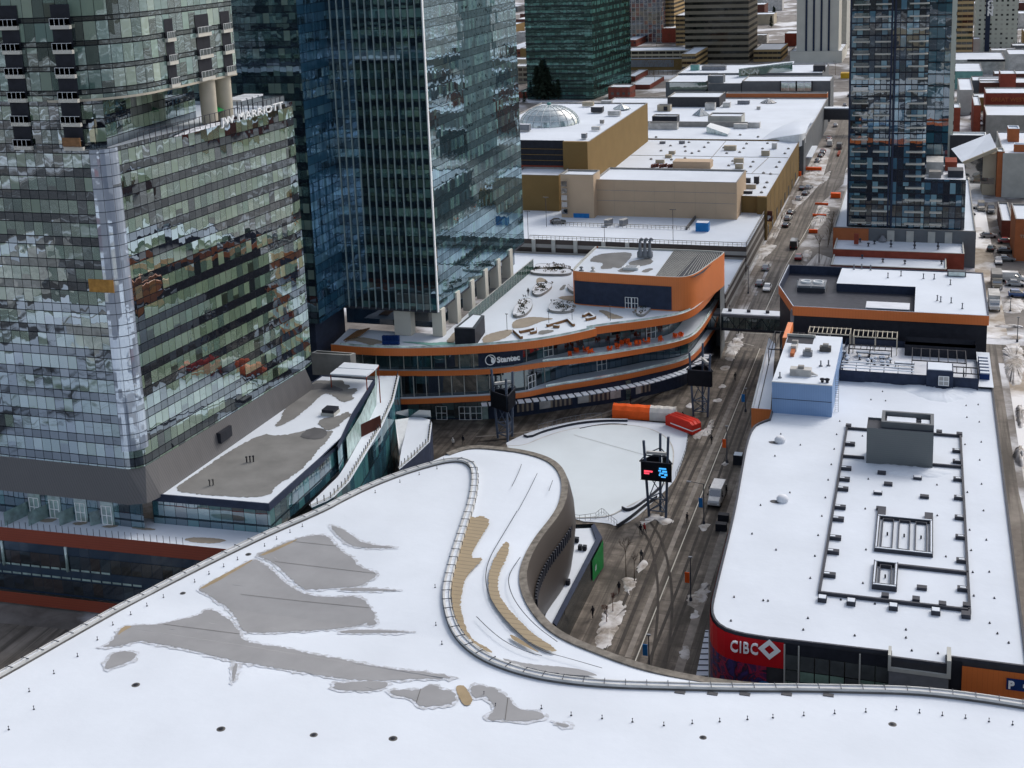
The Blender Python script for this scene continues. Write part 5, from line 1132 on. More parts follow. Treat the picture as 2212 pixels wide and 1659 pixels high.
for i, (u, v) in enumerate(((905, 575), (1092, 597), (1365, 628), (1640, 658), (1836, 680))):
    q = onroof(9, u, v); boxthing('roof_exhaust_box', 'dark cube vent in the row before the cable tray frame', 'vent box', q, .95, .95, .5, 'dark_metal', 'snow' if i != 4 else None, 'row of dark cube vents before the tray frame')
vp = lthing('small_vent', 'tiny dark stub vent poking through the snow of the wide flat roof', 'vent', 'stub vents on the wide shop roof')
MB().lathe((0, 0, 0), [(.13, 0), (.13, .05), (.05, .06), (.05, .17), (.08, .18), (0, .22)], 8).build('stub', 'black_metal', vp)
vs = [(6, p) for p in ((1295, 880), (1220, 933), (1315, 940), (1018, 1072), (1165, 1168), (998, 1158), (763, 1226), (636, 1155), (598, 1297), (982, 1253), (963, 1353), (943, 1453), (695, 1535), (925, 1568), (505, 1617), (1203, 1447), (1183, 1640), (1648, 1485), (1837, 971), (1915, 965), (1842, 1047), (1922, 1077), (1935, 1207), (1830, 1223), (1925, 1324), (1937, 1480), (1845, 1533), (1950, 1652))]
vs += [(9, p) for p in ((450, 143), (605, 247), (333, 553), (522, 575), (553, 578), (313, 707), (812, 690), (782, 765), (1115, 803), (1447, 765), (1447, 817), (902, 28), (878, 153), (857, 287), (827, 430), (1168, 463), (1706, 291), (1650, 25), (1968, 183), (1987, 390), (2020, 560), (2040, 790), (1990, 722), (2113, 850), (1485, 900), (1655, 918), (1188, 246), (1025, 570), (1246, 597), (1860, 118), (1870, 250), (1880, 392), (1887, 545))]
for i, (fr, p) in enumerate(vs):
    q = onroof(fr, *p)
    if i == 0: vp.location = q
    else: copy_tree(vp, q)
for i, (u, v) in enumerate(((615, 1210), (630, 1595))):
    q = onroof(6, u, v); t = thing('snow_capped_vent', ('farther' if i == 0 else 'nearer')+' round snow capped vent with a bare grey patch on the wide roof', 'vent', tuple(q)); patch('bare_patch', [q+Vector((a*1.0-.4, b*.7, 0)) for a, b in ((-1, 0), (-.5, -.8), (.4, -.7), (.9, 0), (.3, .6), (-.6, .6))], 'membrane_dark', t, .03, i, .05, .4); MB().lathe(q+Vector((.3, .4, 0)), [(.75, 0), (.8, .4), (.55, .75), (0, .85)], 12).build('hood', 'snow_drift', t)
for sd, (pts, hh) in enumerate([([(1480, 800), (1580, 850), (1750, 870), (1990, 830), (1760, 960), (1560, 930), (1400, 850)], .35), ([(1030, 745), (1260, 770), (1560, 790), (1300, 850), (1050, 800)], .3), ([(1190, 1335), (1620, 1375), (1800, 1400), (1600, 1450), (1250, 1400)], .25), ([(580, 1020), (960, 1050), (900, 1110), (640, 1090)], .22)]): lump('snow_drift_mound', [Vector((p.x, p.y, 0)) for p in WS(6, pts, zs)], hh, 'snow_roof', 60+sd, .3, sb).data.transform(Matrix.Translation((0, 0, zs-.05)))
# blue clad plant room
h5 = zR+4.8
pr = thing('blue_plant_room', 'big light blue clad plant room on the far end of the shop building', 'plant room', (-17, 200, zR))
strips('blue_clad', (.19, .31, .52), (.15, .26, .45), .35, 'u', .88, .5)
xa, xb, ya, yb2 = -21.5, -12.5, 190.5, W(6, 1030, 525, h5).y
MB().wall(rp(xa, ya, xb, yb2), zs, h5).build('wall', 'blue_clad', pr); MB().poly(rp(xa, ya, xb, yb2), h5).build('roof', 'snow_roof', pr)
MB().box(xa, ya-.05, xb, ya+.0, zs+2.35, zs+2.42).build('joint_line', 'dark_metal', pr); MB().box(xa-.04, ya-.05, xb+.04, ya+.15, h5-.05, h5+.12).build('edge_trim', 'white_metal', pr)
q = W(6, 765, 545, h5); MB().box(q.x-2.2, q.y-1.8, q.x+2.1, q.y+1.5, h5, h5+.02+.05).build('open_shaft', 'black_metal', pr); MB().box(q.x-2.4, q.y+1.5, q.x+2.3, q.y+1.8, h5, h5+.5).build('shaft_rim', 'light_concrete', pr)
q = W(6, 600, 660, zR); MB().box(-22.4, q.y-2, -21.5, q.y+7, zR-2, h5-.4).build('orange_fin', 'orange_wall', pr)
for i, (u, v, sx, sy, h, mt, lb) in enumerate(((810, 645, 1.5, 1.2, .8, 'steel_grey', 'square grey fan unit in the middle of the blue plant room roof'), (765, 770, 3.2, 1.6, 1.1, 'dirty_white', 'large pale air handler near the front of the blue plant room roof'), (925, 615, 1.8, 1.2, .8, 'dark_concrete', 'dark cluster of fans near the right edge of the blue plant room roof'), (725, 600, .9, 3.4, 1.0, 'dirty_white', 'long pale duct unit on the left of the blue plant room roof'))):
    q = W(6, u, v, h5); t = boxthing('air_handler', lb, 'air unit', q, sx, sy, h, mt, None); MB().box(q.x-.4, q.y-.4, q.x+.5, q.y+.3, h5+h, h5+h+.45).build('fan_housing', 'concrete', t)
    if i == 1: MB().bar((q.x+1.3, q.y, h5+.5), (q.x+2.6, q.y-.2, h5+.15), .35, n=8, r2=.1).build('duct', 'dirty_white', t)
    if i == 3: MB().box(q.x-.3, q.y-4.3, q.x+.3, q.y-1.7, h5, h5+.6).build('rusty_duct', 'brick_orange', t)
for i, (u, v) in enumerate(((905, 818), (937, 820), (895, 715), (945, 712), (630, 790))):
    q = W(6, u, v, h5); t = thing('roof_fan', ['left of two round black fans at the front edge of the blue plant room', 'right of two round black fans at the front edge of the blue plant room', 'small grey pipe vent behind the pale air handler', 'forked grey pipe vent at the right of the plant room roof', 'bent grey pipe vent at the front left of the plant room roof'][i], 'vent', tuple(q)); MB().lathe(q, [(.22, 0), (.22, .35), (.38, .4), (.38, .6), (0, .75)] if i < 2 else [(.3, 0), (.3, .15), (.12, .2), (.12, .95), (0, 1)], 10).build('cowl', 'black_metal' if i < 2 else 'steel_grey', t)
# access ladder and cage
t = thing('roof_ladder', 'thin grey caged ladder at the right side of the blue plant room', 'ladder', (-11.9, 193, zs))
for x in (-12.2, -11.7): MB().bar((x, 193, zs), (x, 193, h5+1), .035, n=4).build('rail', 'steel_grey', t)
mb = MB()
for i in range(16): mb.bar((-12.2, 193, zs+.3+i*.33), (-11.7, 193, zs+.3+i*.33), .025, n=4)
for i in range(6): mb.bar((-12.2, 192.5, zs+2+i*.6), (-11.7, 192.5, zs+2+i*.6), .025, n=4)
mb.build('rungs', 'steel_grey', t)
# grey lift overrun with open top
t = thing('grey_plant_box', 'tall slate grey screen box with an open dark rimmed top on the wide roof', 'plant room', (-2.5, 177, zs))
bx0, bx1, by0 = onroof(6, 1190, 1330).x, onroof(6, 1618, 1370).x, 174.2; hz = WY(6, 1195, 1112, by0).z; byb = W(6, 1620, 1035, hz+.3).y
strips('slate_board', (.125, .14, .145), (.10, .113, .12), .3, 'v', .85, .6)
MB().wall(rp(bx0, by0, bx1, by0+4), zs, hz).build('screen', 'slate_board', t); MB().poly(rp(bx0, by0, bx1, by0+4), hz-.25).build('top', 'dark_metal', t)
bx2 = W(6, 1285, 1100, hz+.3).x; mb = MB(); o_ = rp(bx2, by0+1.2, bx1+.05, byb); ii = inset(o_, .45); mb.wall(o_, zs, hz+.6); mb.wall(ii, zs+1, hz+.6, flip=True)
for i in range(4): j = (i+1) % 4; mb.face([(*o_[i], hz+.6), (*o_[j], hz+.6), (*ii[j], hz+.6), (*ii[i], hz+.6)])
mb.build('rim_wall', 'grey_cladding', t); MB().poly(ii, hz-.1).build('well_floor', 'dark_metal', t)
MB().box(bx2+.7, by0+1.9, bx2+4.6, byb-.9, hz-.1, hz+.1).build('snow_fill', 'snow', t); MB().box(bx2+5.3, by0+2.0, bx1-.5, by0+4.2, hz-.1, hz+.15).build('snow_fill', 'snow', t)
# framed skylight grid and square curb
def framegrid(nm, lab, x0, y0, x1, y1, cols, h=.45, w=.4):
    t = thing(nm, lab, 'roof frame', ((x0+x1)/2, (y0+y1)/2, zs)); mb = MB()
    for s in ((x0, y0, x1, y0+w), (x0, y1-w, x1, y1), (x0, y0+w, x0+w, y1-w), (x1-w, y0+w, x1, y1-w)): MB().box(s[0], s[1], s[2], s[3], zs, zs+h).build('beam', 'dark_metal', t); MB().box(s[0]+.12, s[1]+.1, s[2]-.12, s[3]-.1, zs+h, zs+h+.06).build('beam_snow', 'snow', t)
    for i in range(cols):
        cw = (x1-x0-2*w)/cols; a = x0+w+cw*i; ii = .3
        for s in ((a+ii, y0+w+ii, a+cw-ii, y0+w+ii+.12), (a+ii, y1-w-ii-.12, a+cw-ii, y1-w-ii), (a+ii, y0+w+ii+.12, a+ii+.1, y1-w-ii-.12), (a+cw-ii-.1, y0+w+ii+.12, a+cw-ii, y1-w-ii-.12)): MB().box(*s, zs, zs+h*.8).build('inner_frame', 'dark_metal', t)
        MB().lathe((a+cw/2, (y0+y1)/2, zs), [(.1, 0), (.1, .4), (0, .45)], 6).build('stub', 'black_metal', t)
    return t
A = onroof(9, 1240, 258); B_ = onroof(9, 1622, 295); Cc = onroof(9, 1300, 40)
t = framegrid('skylight_frame', 'dark frame with three snow filled bays in the middle of the wide roof', A.x, (A.y+B_.y)/2, B_.x, Cc.y, 3); MB().box(A.x, Cc.y, A.x+1, Cc.y+2.4, zs, zs+.5).build('arm', 'dark_metal', t); MB().box(B_.x-1, Cc.y, B_.x, Cc.y+1.9, zs, zs+.5).build('arm', 'dark_metal', t)
A = onroof(9, 1225, 500); B_ = onroof(9, 1388, 520); Cc = onroof(9, 1300, 345); framegrid('skylight_curb', 'square dark curb with one snow filled bay nearer than the three bay frame', A.x, (A.y+B_.y)/2, B_.x, Cc.y, 1, .6)
# ---- terrace at the far end of the roof
yT = 207.0; zT = zR
MB().wall(rp(-12.4, yT, 9.0, 224.0), zs, zR+1.7).build('terrace_parapet', 'navy_metal', sb)
MB().poly(rp(-22, yT, 11.3, 224.6), zR+.35).build('terrace_floor', 'snow_roof', sb)
MB().poly(inset(rp(-12.4, yT, 9.0, 224), .3), zR+.6).build('terrace_deck', 'snow_drift', sb)
t = thing('lift_head', 'dark square lift head with a white framed window at the terrace wall', 'lift head', (1.8, 208, zR)); lx0, lx1 = -.2, 4.1; hh = WY(6, 1580, 735, 206.6).z
MB().box(onroof(6, 1577, 840).x, 206.3, onroof(6, 1750, 850).x, 210.3, zs, hh).build('wall', 'navy_metal', t); MB().box(onroof(6, 1577, 840).x+.2, 206.5, onroof(6, 1750, 850).x-.2, 210.1, hh, hh+.12).build('roof_snow', 'snow', t)
a, b = WY(6, 1658, 838, 206.2), WY(6, 1725, 782, 206.2); MB().box(a.x, 206.15, b.x, 206.28, a.z, b.z).build('window', 'dirty_white', t); doorframe(((a.x+b.x)/2, 206.12), 0, b.z-a.z, b.x-a.x, par=t, z=a.z)
q = onroof(6, 1297, 770); boxthing('condenser_unit', 'small pale condenser unit in the snow below the dark terrace wall', 'air unit', q, 1.6, .8, .8, 'dirty_white')
# left lower ledge strip with orange end
zl_ = 12.4
A = [W(6, 445, 985, zl_), W(6, 570, 985, zl_), W(6, 600, 560, zl_), W(6, 560, 520, zl_)]
t2 = thing('side_ledge', 'narrow snowy side ledge with an orange end wall left of the blue plant room', 'ledge', tuple(A[0]))
MB().poly([(p.x, p.y) for p in A], zl_-.3).build('floor', 'snow_roof', t2); aa = [A[0], Vector((-21.4, A[0].y, 0))]; MB().wall([(aa[0].x, aa[0].y), (aa[1].x, aa[1].y)], 0, zl_, closed=False).build('end_wall', 'orange_wall', t2)
MB().wall([(A[3].x, A[3].y), (A[0].x, A[0].y)], 0, zl_+.1, closed=False).wall([(A[0].x+.3, A[0].y), (A[3].x+.3, A[3].y)], zl_-.3, zl_+.1, closed=False).build('parapet', 'white_metal', t2); 
mb = MB(); L_ = resample([Vector((A[0].x+1.0, A[0].y+.5, zl_-.3)), Vector((A[3].x+1.0, A[3].y, zl_-.3))], 60)
mb.tube(L_, .1, n=4); mb.build('dark_edge', 'black_metal', t2)
# pergola frames and furniture on the terrace
def pergola(lab, x0, x1, y0, y1, z0, h, nx_, mat='cream', rail=0):
    t = thing('terrace_pergola', lab, 'pergola', ((x0+x1)/2, y0, z0))
    for x in (x0, (x0+x1)/2, x1):
        for y in (y0, y1): MB().bar((x, y, z0), (x, y, z0+h), .09, n=4).build('post', mat, t)
    for y in (y0, y1): MB().bar((x0, y, z0+h), (x1, y, z0+h), .11, n=4).build('beam', mat, t)
    for i in range(nx_+1): x = x0+(x1-x0)*i/nx_; MB().bar((x, y0, z0+h+.1), (x, y1, z0+h+.1), .08, n=4).build('rafter', mat, t)
    return t
zq = zR+.6
pergola('pale open pergola frame left of its twin below the orange fascia', -18.6, -11.6, 219.8, 223.3, zq, 3.0, 9)
pergola('pale open pergola frame right of its twin below the orange fascia', -11.0, -3.8, 219.2, 222.8, zq, 3.0, 9)
pergola('dark steel pergola over the left corner of the terrace beside the footbridge', -24.5, -19.5, 212, 222, zq-.6, 2.8, 5, 'black_metal')
pergola('dark steel pergola with snowy roof bays on the right part of the terrace', -1.2, 7.2, 210.8, 217, zq, 2.2, 6, 'black_metal')
pergola('second dark steel pergola bay along the front of the terrace beside the lift head', 4.6, 9.0, 207.6, 210.6, zq, 1.6, 4, 'black_metal'); pergola('low dark frame behind the stool cluster at the terrace centre', -11.6, -4.6, 216.4, 218.6, zq, 1.7, 7, 'black_metal')
MB().wall(rp(-2.5, 219.5, 9, 224), zq, zq+2.0).build('dark_terrace_room', 'black_metal', sb)
for k in range(3):
    t = thing('handrail', ['front', 'middle', 'back'][k]+' snow covered handrail run on the dark terrace wall', 'handrail', (-8, 207.4+k*.9, zR+1.7)); y = 207.3+k*.9
    MB().box(-12.2, y-.12, -.8, y+.12, zR+2.0+k*.18, zR+2.15+k*.18).build('rail_snow', 'snow', t)
    for i in range(6): MB().bar((-12.1+i*2.2, y, zR+.9), (-12.1+i*2.2, y, zR+2.05+k*.18), .05, n=4).build('post', 'dark_metal', t)
r = random.Random(5)
for i in range(14):
    x, y = -11.8+r.random()*7.5, 213.3+r.random()*2.8; t = thing('terrace_stool', 'small dark stool with a snow cap behind the blue plant room', 'stool', (x, y, zq), 0, 'snow capped stools on the shop terrace'); MB().lathe((x, y, zq), [(.3, 0), (.12, .1), (.12, .5), (.32, .55), (.32, .62)], 8).build('base', 'black_metal', t); MB().lathe((x, y, zq), [(.33, .62), (.3, .85), (0, .98)], 8).build('snow_cap', 'snow', t)
for i, (x, y, lx) in enumerate(((-6.6, 217.6, 3.6), (-2.4, 213.4, 3.2), (-15, 217.4, 1.2), (-12.6, 217.4, 1.2), (-9.3, 217.8, 2.2))):
    t = thing('terrace_table', ['long dark table under snow below the right pale pergola', 'long bench table right of the stool cluster', 'square table at the left end of the pale pergola', 'square table between the first and the long dark table', 'low planter table behind the stool cluster'][i], 'table', (x, y, zq)); MB().box(x-lx/2, y-.5, x+lx/2, y+.5, zq+.65, zq+.75).build('top', 'black_metal', t); MB().box(x-lx/2+.08, y-.42, x+lx/2-.08, y+.42, zq+.75, zq+.9).build('snow', 'snow', t)
    for s in (-1, 1): MB().box(x+s*(lx/2-.2)-.06, y-.4, x+s*(lx/2-.2)+.06, y+.4, zq, zq+.65).build('leg', 'black_metal', t)
for i in range(6):
    y = 211+i*1.6; t = thing('blue_ottoman', 'blue box seat with a snow cap on the right terrace end', 'seat', (10, y, zq), 0, 'blue box seats on the terrace'); MB().box(9.3, y-.5, 10.8, y+.5, zR+.35, zR+1.3).build('body', 'sign_blue', t); MB().box(9.35, y-.45, 10.75, y+.3, zR+1.3, zR+1.5).build('snow_cap', 'snow', t)
# ---- orange banded building behind
ob = thing('orange_band_building', 'dark building with a wide orange fascia and an open plant yard on its snowy roof', 'building', (-7, 240, 0))
zo = 19.6
OP = [W(6, 712, 378, zo-1.5*0), W(6, 1988, 398, zo), W(6, 1950, 108, zo), W(6, 690, 52, zo), W(6, 623, 190, zo), W(6, 718, 330, zo)]
F0, F1, F2, F3, F4 = W(6, 715, 325, zo), W(6, 1985, 388, zo), W(6, 1948, 108, zo), W(6, 690, 48, zo), W(6, 622, 188, zo)
op = [(F0.x, F0.y), (11.25, (F1.y+F0.y)/2), (11.25, F2.y), (F3.x, F2.y), (F4.x, F4.y)]; op = ccw(op)
MB().wall(op, zo-1.75, zo).build('orange_fascia', 'orange_panel', ob); MB().wall(inset(op, .25), 0, zo-1.75).build('wall', 'black_metal', ob)
MB().poly(op, zo-1.75, flip=True).build('fascia_soffit', 'dark_metal', ob)
ii = inset(op, .3); mb = MB()
for i in range(5): j = (i+1) % 5; mb.face([(*op[i], zo), (*op[j], zo), (*ii[j], zo), (*ii[i], zo)])
mb.wall(ii, zo-3.2, zo, flip=True); mb.build('coping', 'navy_metal', ob)
mb = MB(); i2 = inset(op, .12)
for i in (0, 3, 4): j = (i+1) % 5; mb.face([(*op[i], zo+.03), (*op[j], zo+.03), (*i2[j], zo+.03), (*i2[i], zo+.03)])
mb.build('white_edge', 'snow', ob)
# roof: high part right/back, sunken yard left
Hx0 = W(6, 1000, 160, zo).x; yA_, yB_ = W(6, 1000, 172, zo).y, F0.y; hx1 = W(6, 1510, 190, zo).x
hi = [(Hx0, yA_), (hx1, yA_), (hx1, yB_+.4), (11, yB_+.4), (11, F2.y-.3), (Hx0+.3, F2.y-.3)]
MB().poly(hi, zo-.15).build('roof', 'snow_roof', ob); MB().wall(ccw(hi), zo-3.2, zo-.15).build('yard_wall', 'navy_metal', ob); MB().poly(ii, zo-3.1).build('yard_floor', 'membrane_dark', ob)
q0, q1 = W(6, 700, 290, zo-1.0), W(6, 1220, 330, zo-1.0); MB().box(q0.x+.6, F0.y+.35, q1.x, F0.y+2.2, zo-3.1, zo-.9).build('front_ledge', 'steel_grey', ob); MB().box(q0.x+.7, F0.y+.9, q1.x, F0.y+2.1, zo-.9, zo-.8).build('ledge_snow', 'snow', ob)
t = thing('cooling_unit', 'large grey twin fan cooling unit in the open plant yard behind the orange fascia', 'cooling unit', tuple(W(6, 835, 200, zo-3.1)))
a, b = W(6, 742, 200, zo-.8), W(6, 922, 210, zo-.8); yc = a.y; MB().box(a.x, yc, b.x, yc+5.0, zo-2.4, zo-.5).build('casing', 'steel_grey', t)
for s in (.28, .72): c_ = Vector((a.x+(b.x-a.x)*s, yc+2.5, zo-.5)); MB().lathe(c_, [(1.0, 0), (1.0, .35), (.85, .35), (.85, .1), (0, .1)], 16).build('fan', 'white_metal', t)
for x in (a.x+.1, (a.x+b.x)/2, b.x-.1): MB().bar((x, yc, zo-3.1), (x, yc, zo+.5), .07, n=4).build('leg', 'white_metal', t)
MB().box(a.x, yc-.1, b.x, yc, zo-2.3, zo-.9).build('louvre_panel', 'dark_metal', t)
t = thing('grey_shed', 'grey ribbed shed with a snowy metal roof in the plant yard behind the orange fascia', 'shed', tuple(W(6, 1335, 300, zo-2)))
a, b = W(6, 1197, 290, zo-.3), W(6, 1470, 290, zo-.3); MB().box(a.x, F0.y+2.3, b.x, F0.y+6.2, zo-3.1, zo-.35).build('wall', 'slate_board', t); MB().box(a.x-.1, F0.y+2.2, b.x+.1, F0.y+6.3, zo-.35, zo-.2).build('roof', 'snow_drift', t)
for i, (u, v, lb) in enumerate(((910, 270, 'left of the small white capped units in the plant yard'), (945, 272, 'right of the small white capped units in the plant yard'), (1085, 283, 'low white unit before the dark yard wall'), (1130, 285, 'low white unit nearest the grey shed'))):
    q = W(6, u, v, zo-2.4); boxthing('yard_unit', lb, 'air unit', q, .8, 1.2, .8, 'dark_metal', 'snow', z=zo-3.1)
q = W(6, 1775, 128, zo-.15); t = thing('roof_skylight', 'pale glass box skylight at the back right of the orange banded building roof', 'skylight', tuple(q)); MB().box(q.x-1.7, q.y-.8, q.x+1.7, q.y+.8, zo-.15, zo+.9).build('frame', 'dark_metal', t); MB().quad((q.x-1.5, q.y-.84, zo), (q.x+1.5, q.y-.84, zo), (q.x+1.5, q.y-.84, zo+.8), (q.x-1.5, q.y-.84, zo+.8)).build('pane', 'pale_glass', t)
v2 = lthing('roof_pipe', 'thin grey pipe vent on the orange banded building roof', 'vent', 'pipe vents on the orange banded building'); MB().lathe((0, 0, 0), [(.25, 0), (.1, .2), (.1, .9), (.2, .95), (0, 1.15)], 8).build('pipe', 'steel_grey', v2)
for i, p in enumerate(((1110, 88), (1160, 85), (1218, 92), (1330, 142), (1415, 130), (1560, 148), (1630, 150), (1735, 187), (1650, 290), (1672, 298), (1740, 305), (1812, 342))):
    q = W(6, *p, zo-.15)
    if i == 0: v2.location = q
    else: copy_tree(v2, q)
# footbridge
fb_ = thing('footbridge', 'dark glazed footbridge with a snowy roof crossing from the podium over the street', 'footbridge', (-33, 258, 6))
by = 256.0; a = WY(6, 215, 375, by); b = WY(6, 620, 395, by); zt_ = (WY(6, 400, 385, by).z); zb_ = WY(6, 400, 490, by).z
MB().box(-44, by, -24.5, by+4, zt_-.5, zt_).build('roof_slab', 'steel_grey', fb_); MB().box(-43.8, by+.3, -24.6, by+3.8, zt_, zt_+.15).build('roof_snow', 'snow', fb_); MB().box(-44, by, -24.5, by+4, zb_, zb_+.5).build('floor_slab', 'dark_metal', fb_)
facade('bridge_glass', 1.2, 3.4, .04, ((.02, .05, .055), (.03, .065, .06), (.015, .03, .035)), (.01, .02, .02), (.006, .01, .01), .2, .004, .01, .09, .06, voff=-zb_, blind=.9)
MB().wall(rp(-44, by+.12, -24.5, by+3.9), zb_+.5, zt_-.5).build('glazing', 'bridge_glass', fb_)
for i in range(6): MB().bar((-43+i*3.4, by+.02, zb_+.5), (-43+(i+.5)*3.4, by+.02, zt_-.5), .08, n=4).bar((-43+(i+.5)*3.4, by+.02, zt_-.5), (-43+(i+1)*3.4, by+.02, zb_+.5), .08, n=4).build('truss_brace', 'dark_metal', fb_) if i < 5 else None
for i in range(3):
    q = W(6, 300+i*125, 375, zt_); boxthing('bridge_vent', ['left', 'middle', 'right'][i]+' small dark box on the footbridge roof', 'vent box', Vector((q.x, by+2, zt_+.15)), .7, .6, .5, 'dark_metal')
# ================================================================ CITY BEYOND
facade('green_tower_glass', 1.6, 3.9, .45, ((.012, .045, .042), (.03, .10, .088), (.006, .02, .02), (.055, .15, .13)), (.003, .009, .01), (.003, .006, .007), .16, .004, .004, .06, .1, blind=.6, gtint=(.5, .9, .85))
facade('condo_glass', 1.5, 3.1, .07, ((.10, .24, .34), (.015, .03, .055), (.01, .016, .03), (.24, .43, .52), (.02, .05, .09), (.06, .17, .26), (.012, .016, .025)), (.22, .225, .23), (.03, .032, .042), .2, .004, .006, .16, .12, voff=.2, blind=.5)
facade('condo_side_glass', 2.0, 3.1, .12, ((.02, .10, .15), (.03, .16, .22), (.012, .05, .09)), (.012, .04, .06), (.008, .02, .03), .22, .004, .008, .1, .08, blind=.9)
facade('brown_band', 2.5, 3.9, .55, ((.012, .011, .009), (.018, .016, .013), (.03, .026, .02)), (.19, .165, .125), (.10, .09, .07), .03, .004, .004, .02, .02, blind=.9)
facade('tan_band', 3, 3.2, .5, ((.05, .035, .02), (.03, .025, .02)), (.36, .25, .12), (.3, .22, .11), .05, .005, .005, .1, .05, blind=.9)
facade('pale_flats', 3.3, 3.0, .45, ((.03, .03, .035), (.42, .43, .38), (.42, .43, .38), (.05, .05, .05)), (.46, .48, .42), (.46, .48, .42), .03, .003, .003, 1.9, .35, blind=.9)
facade('grid_tower', 3.2, 3.3, .1, ((.03, .035, .06), (.05, .055, .09), (.16, .03, .02), (.04, .04, .06)), (.10, .10, .12), (.42, .40, .36), .15, .005, .005, .45, .05, blind=.9)
facade('beige_flats', 3, 3.0, .35, ((.06, .05, .04), (.12, .1, .08), (.04, .035, .03)), (.33, .29, .22), (.30, .27, .21), .05, .003, .003, .5, .2, blind=.8)
facade('parkade_front', 4.5, 3.0, .42, ((.03, .028, .025), (.05, .045, .04)), (.42, .37, .27), (.40, .35, .26), .0, .003, .003, .35, .1, blind=.9)
facade('brick_windows', 3.0, 3.6, .55, ((.04, .03, .03), (.10, .09, .08), (.03, .03, .03)), (.19, .055, .04), (.19, .055, .04), .06, .003, .003, 1.5, .3, blind=.9)
def qb(nm, lab, fr, bl, br, tv, back, z0, wall, roof='snow_roof', cat='building', cop='concrete', zb=None, ph=.4):
    "building from its front base line (pixels on the plane z0), the pixel row of its front top and a point of its back edge"
    L, Rr = W(fr, *bl, z0), W(fr, *br, z0); y = (L.y+Rr.y)/2; z = WY(fr, bl[0], tv, y).z; yb = W(fr, *back, z).y
    return building(nm, lab, rp(L.x, y, Rr.x, max(yb, y+2)), z0 if zb is None else zb, z, wall, roof, cat, cop, ph), (L.x, y, Rr.x, max(yb, y+2), z)
def qz(nm, lab, fr, tl, tr, back, z, wall, roof='snow_roof', cat='building', cop='concrete', zb=0, ph=.4):
    L, Rr = W(fr, *tl, z), W(fr, *tr, z); y = (L.y+Rr.y)/2; yb = max(W(fr, *back, z).y, y+2)
    return building(nm, lab, rp(L.x, y, Rr.x, yb), zb, z, wall, roof, cat, cop, ph), (L.x, y, Rr.x, yb, z)
# ---- parkade with snowy decks
zd = 7.5
dk = [W(2, 1120, 1562, zd), W(3, 385, 1580, zd), W(3, 495, 1385, zd), W(3, 60, 1368, zd), W(2, 1120, 1372, zd)]
strips('deck_wall', (.33, .32, .30), (.04, .025, .02), 2.6, 'v', .38, .8)
pk = thing('parkade', 'open sided parking deck with a snowy top level before the peach mall wall', 'parking deck', tuple(sum(dk, Vector())/5)); pk.location.z = 0
dx1 = -42.6; dy0 = dk[0].y*.5+dk[1].y*.5; dy1 = dk[2].y
MB().poly(rp(-130, dy0, dx1, dy1+8), zd).build('deck', 'snow_roof', pk); MB().wall(rp(-130, dy0, dx1, dy1+8), 0, zd).build('open_wall', 'deck_wall', pk)
def rail(t, a, b, z, n_, h=1.0, mat='concrete'):
    mb = MB(); L_ = resample([Vector((*a, z)), Vector((*b, z))], n_); mb.bar(L_[0]+Vector((0, 0, h)), L_[-1]+Vector((0, 0, h)), .1, n=4).bar(L_[0]+Vector((0, 0, h*.5)), L_[-1]+Vector((0, 0, h*.5)), .05, n=4)
    for p in L_: mb.bar(p, p+Vector((0, 0, h)), .07, n=4)
    return mb.build('railing', mat, t)
rail(pk, (-100, dy0+.1), (dx1, dy0+.1), zd, 50); rail(pk, (dx1-.1, dy0), (dx1-.1, dy1), zd, 20); ym_ = W(2, 1700, 1472, zd).y; rail(pk, (-98, ym_), (-60, ym_), zd, 34); MB().box(-61, ym_, -60.6, dy1+4, zd, zd+.8).build('kerb_wall', 'dark_concrete', pk)
for u in (1215, 1350, 1500, 1690, 1850): q = W(2, u, 1575, zd); MB().box(q.x-.5, dy0-.5, q.x+.5, dy0, 0, zd).build('pier', 'light_concrete', pk)
# low snowy roofs between parkade and podium
building('service_wing', 'low snowy roofs wedged between the parking deck and the orange podium', rp(-125, dy0-24, -56, dy0-1.2), 0, 4.2, 'concrete')
building('entry_wing', 'concrete wing with slanted openings under the parking deck beside the street', rp(-54, dy0-34, -42.8, dy0-.4), 0, 4.6, 'deck_wall')
# ---- mall blocks
zm = 12
mall = thing('mall_hall', 'big flat snow roofed mall hall with mustard brown walls along the street', 'mall', (-75, 400, 0)); my0, my1 = W('F', 300, 828, zm).y, W('K8', 1000, 1080, zm).y
MB().wall(rp(-118, my0, -42.3, my1), 0, zm+.4).build('wall', 'brown_wall', mall); MB().poly(rp(-118, my0, -42.3, my1), zm).build('roof', 'snow_roof', mall); xq = W('F', 440, 800, zm).x
MB().box(xq, my0-1.5, -42.0, my0, 0, zm+.45).build('corner_pier', 'brown_wall', mall)
for v in (1225, 1390): y = W('K8', 800, v+15, zm).y; MB().box(-117, y-.1, -42.8, y+.1, zm, zm+.12).build('roof_joint', 'concrete', mall)
for p, q in (((930, 1085), (590, 1480)), ((1360, 1250), (1190, 1410))): a, b = W('K8', *p, zm+.06), W('K8', *q, zm+.06); MB().bar(a, b, .1, n=4).build('roof_joint', 'concrete', mall)
for k in range(16): yk = my0+4+k*5.6; MB().box(-42.3, yk-.06, -42.24, yk+.06, 0, zm+.3).build('wall_joint', 'beige', mall) if k % 2 else MB().box(-42.3, yk-1.4, -42.2, yk+1.4, .3, 3.4).build('shop_window', 'dark_glass', mall)
q = W('F', 545, 1140, 6); MB().box(-42.2, my0-.6, -40.6, my0-.3, 5.3, 8.3).build('parking_sign', 'brick_dark', mall); text('parking_letter', 'P', mall, 'letter', (-41.9, my0-.7, 5.8), (1, 0, 0), (0, 0, 1), 1.2, .05, .03)
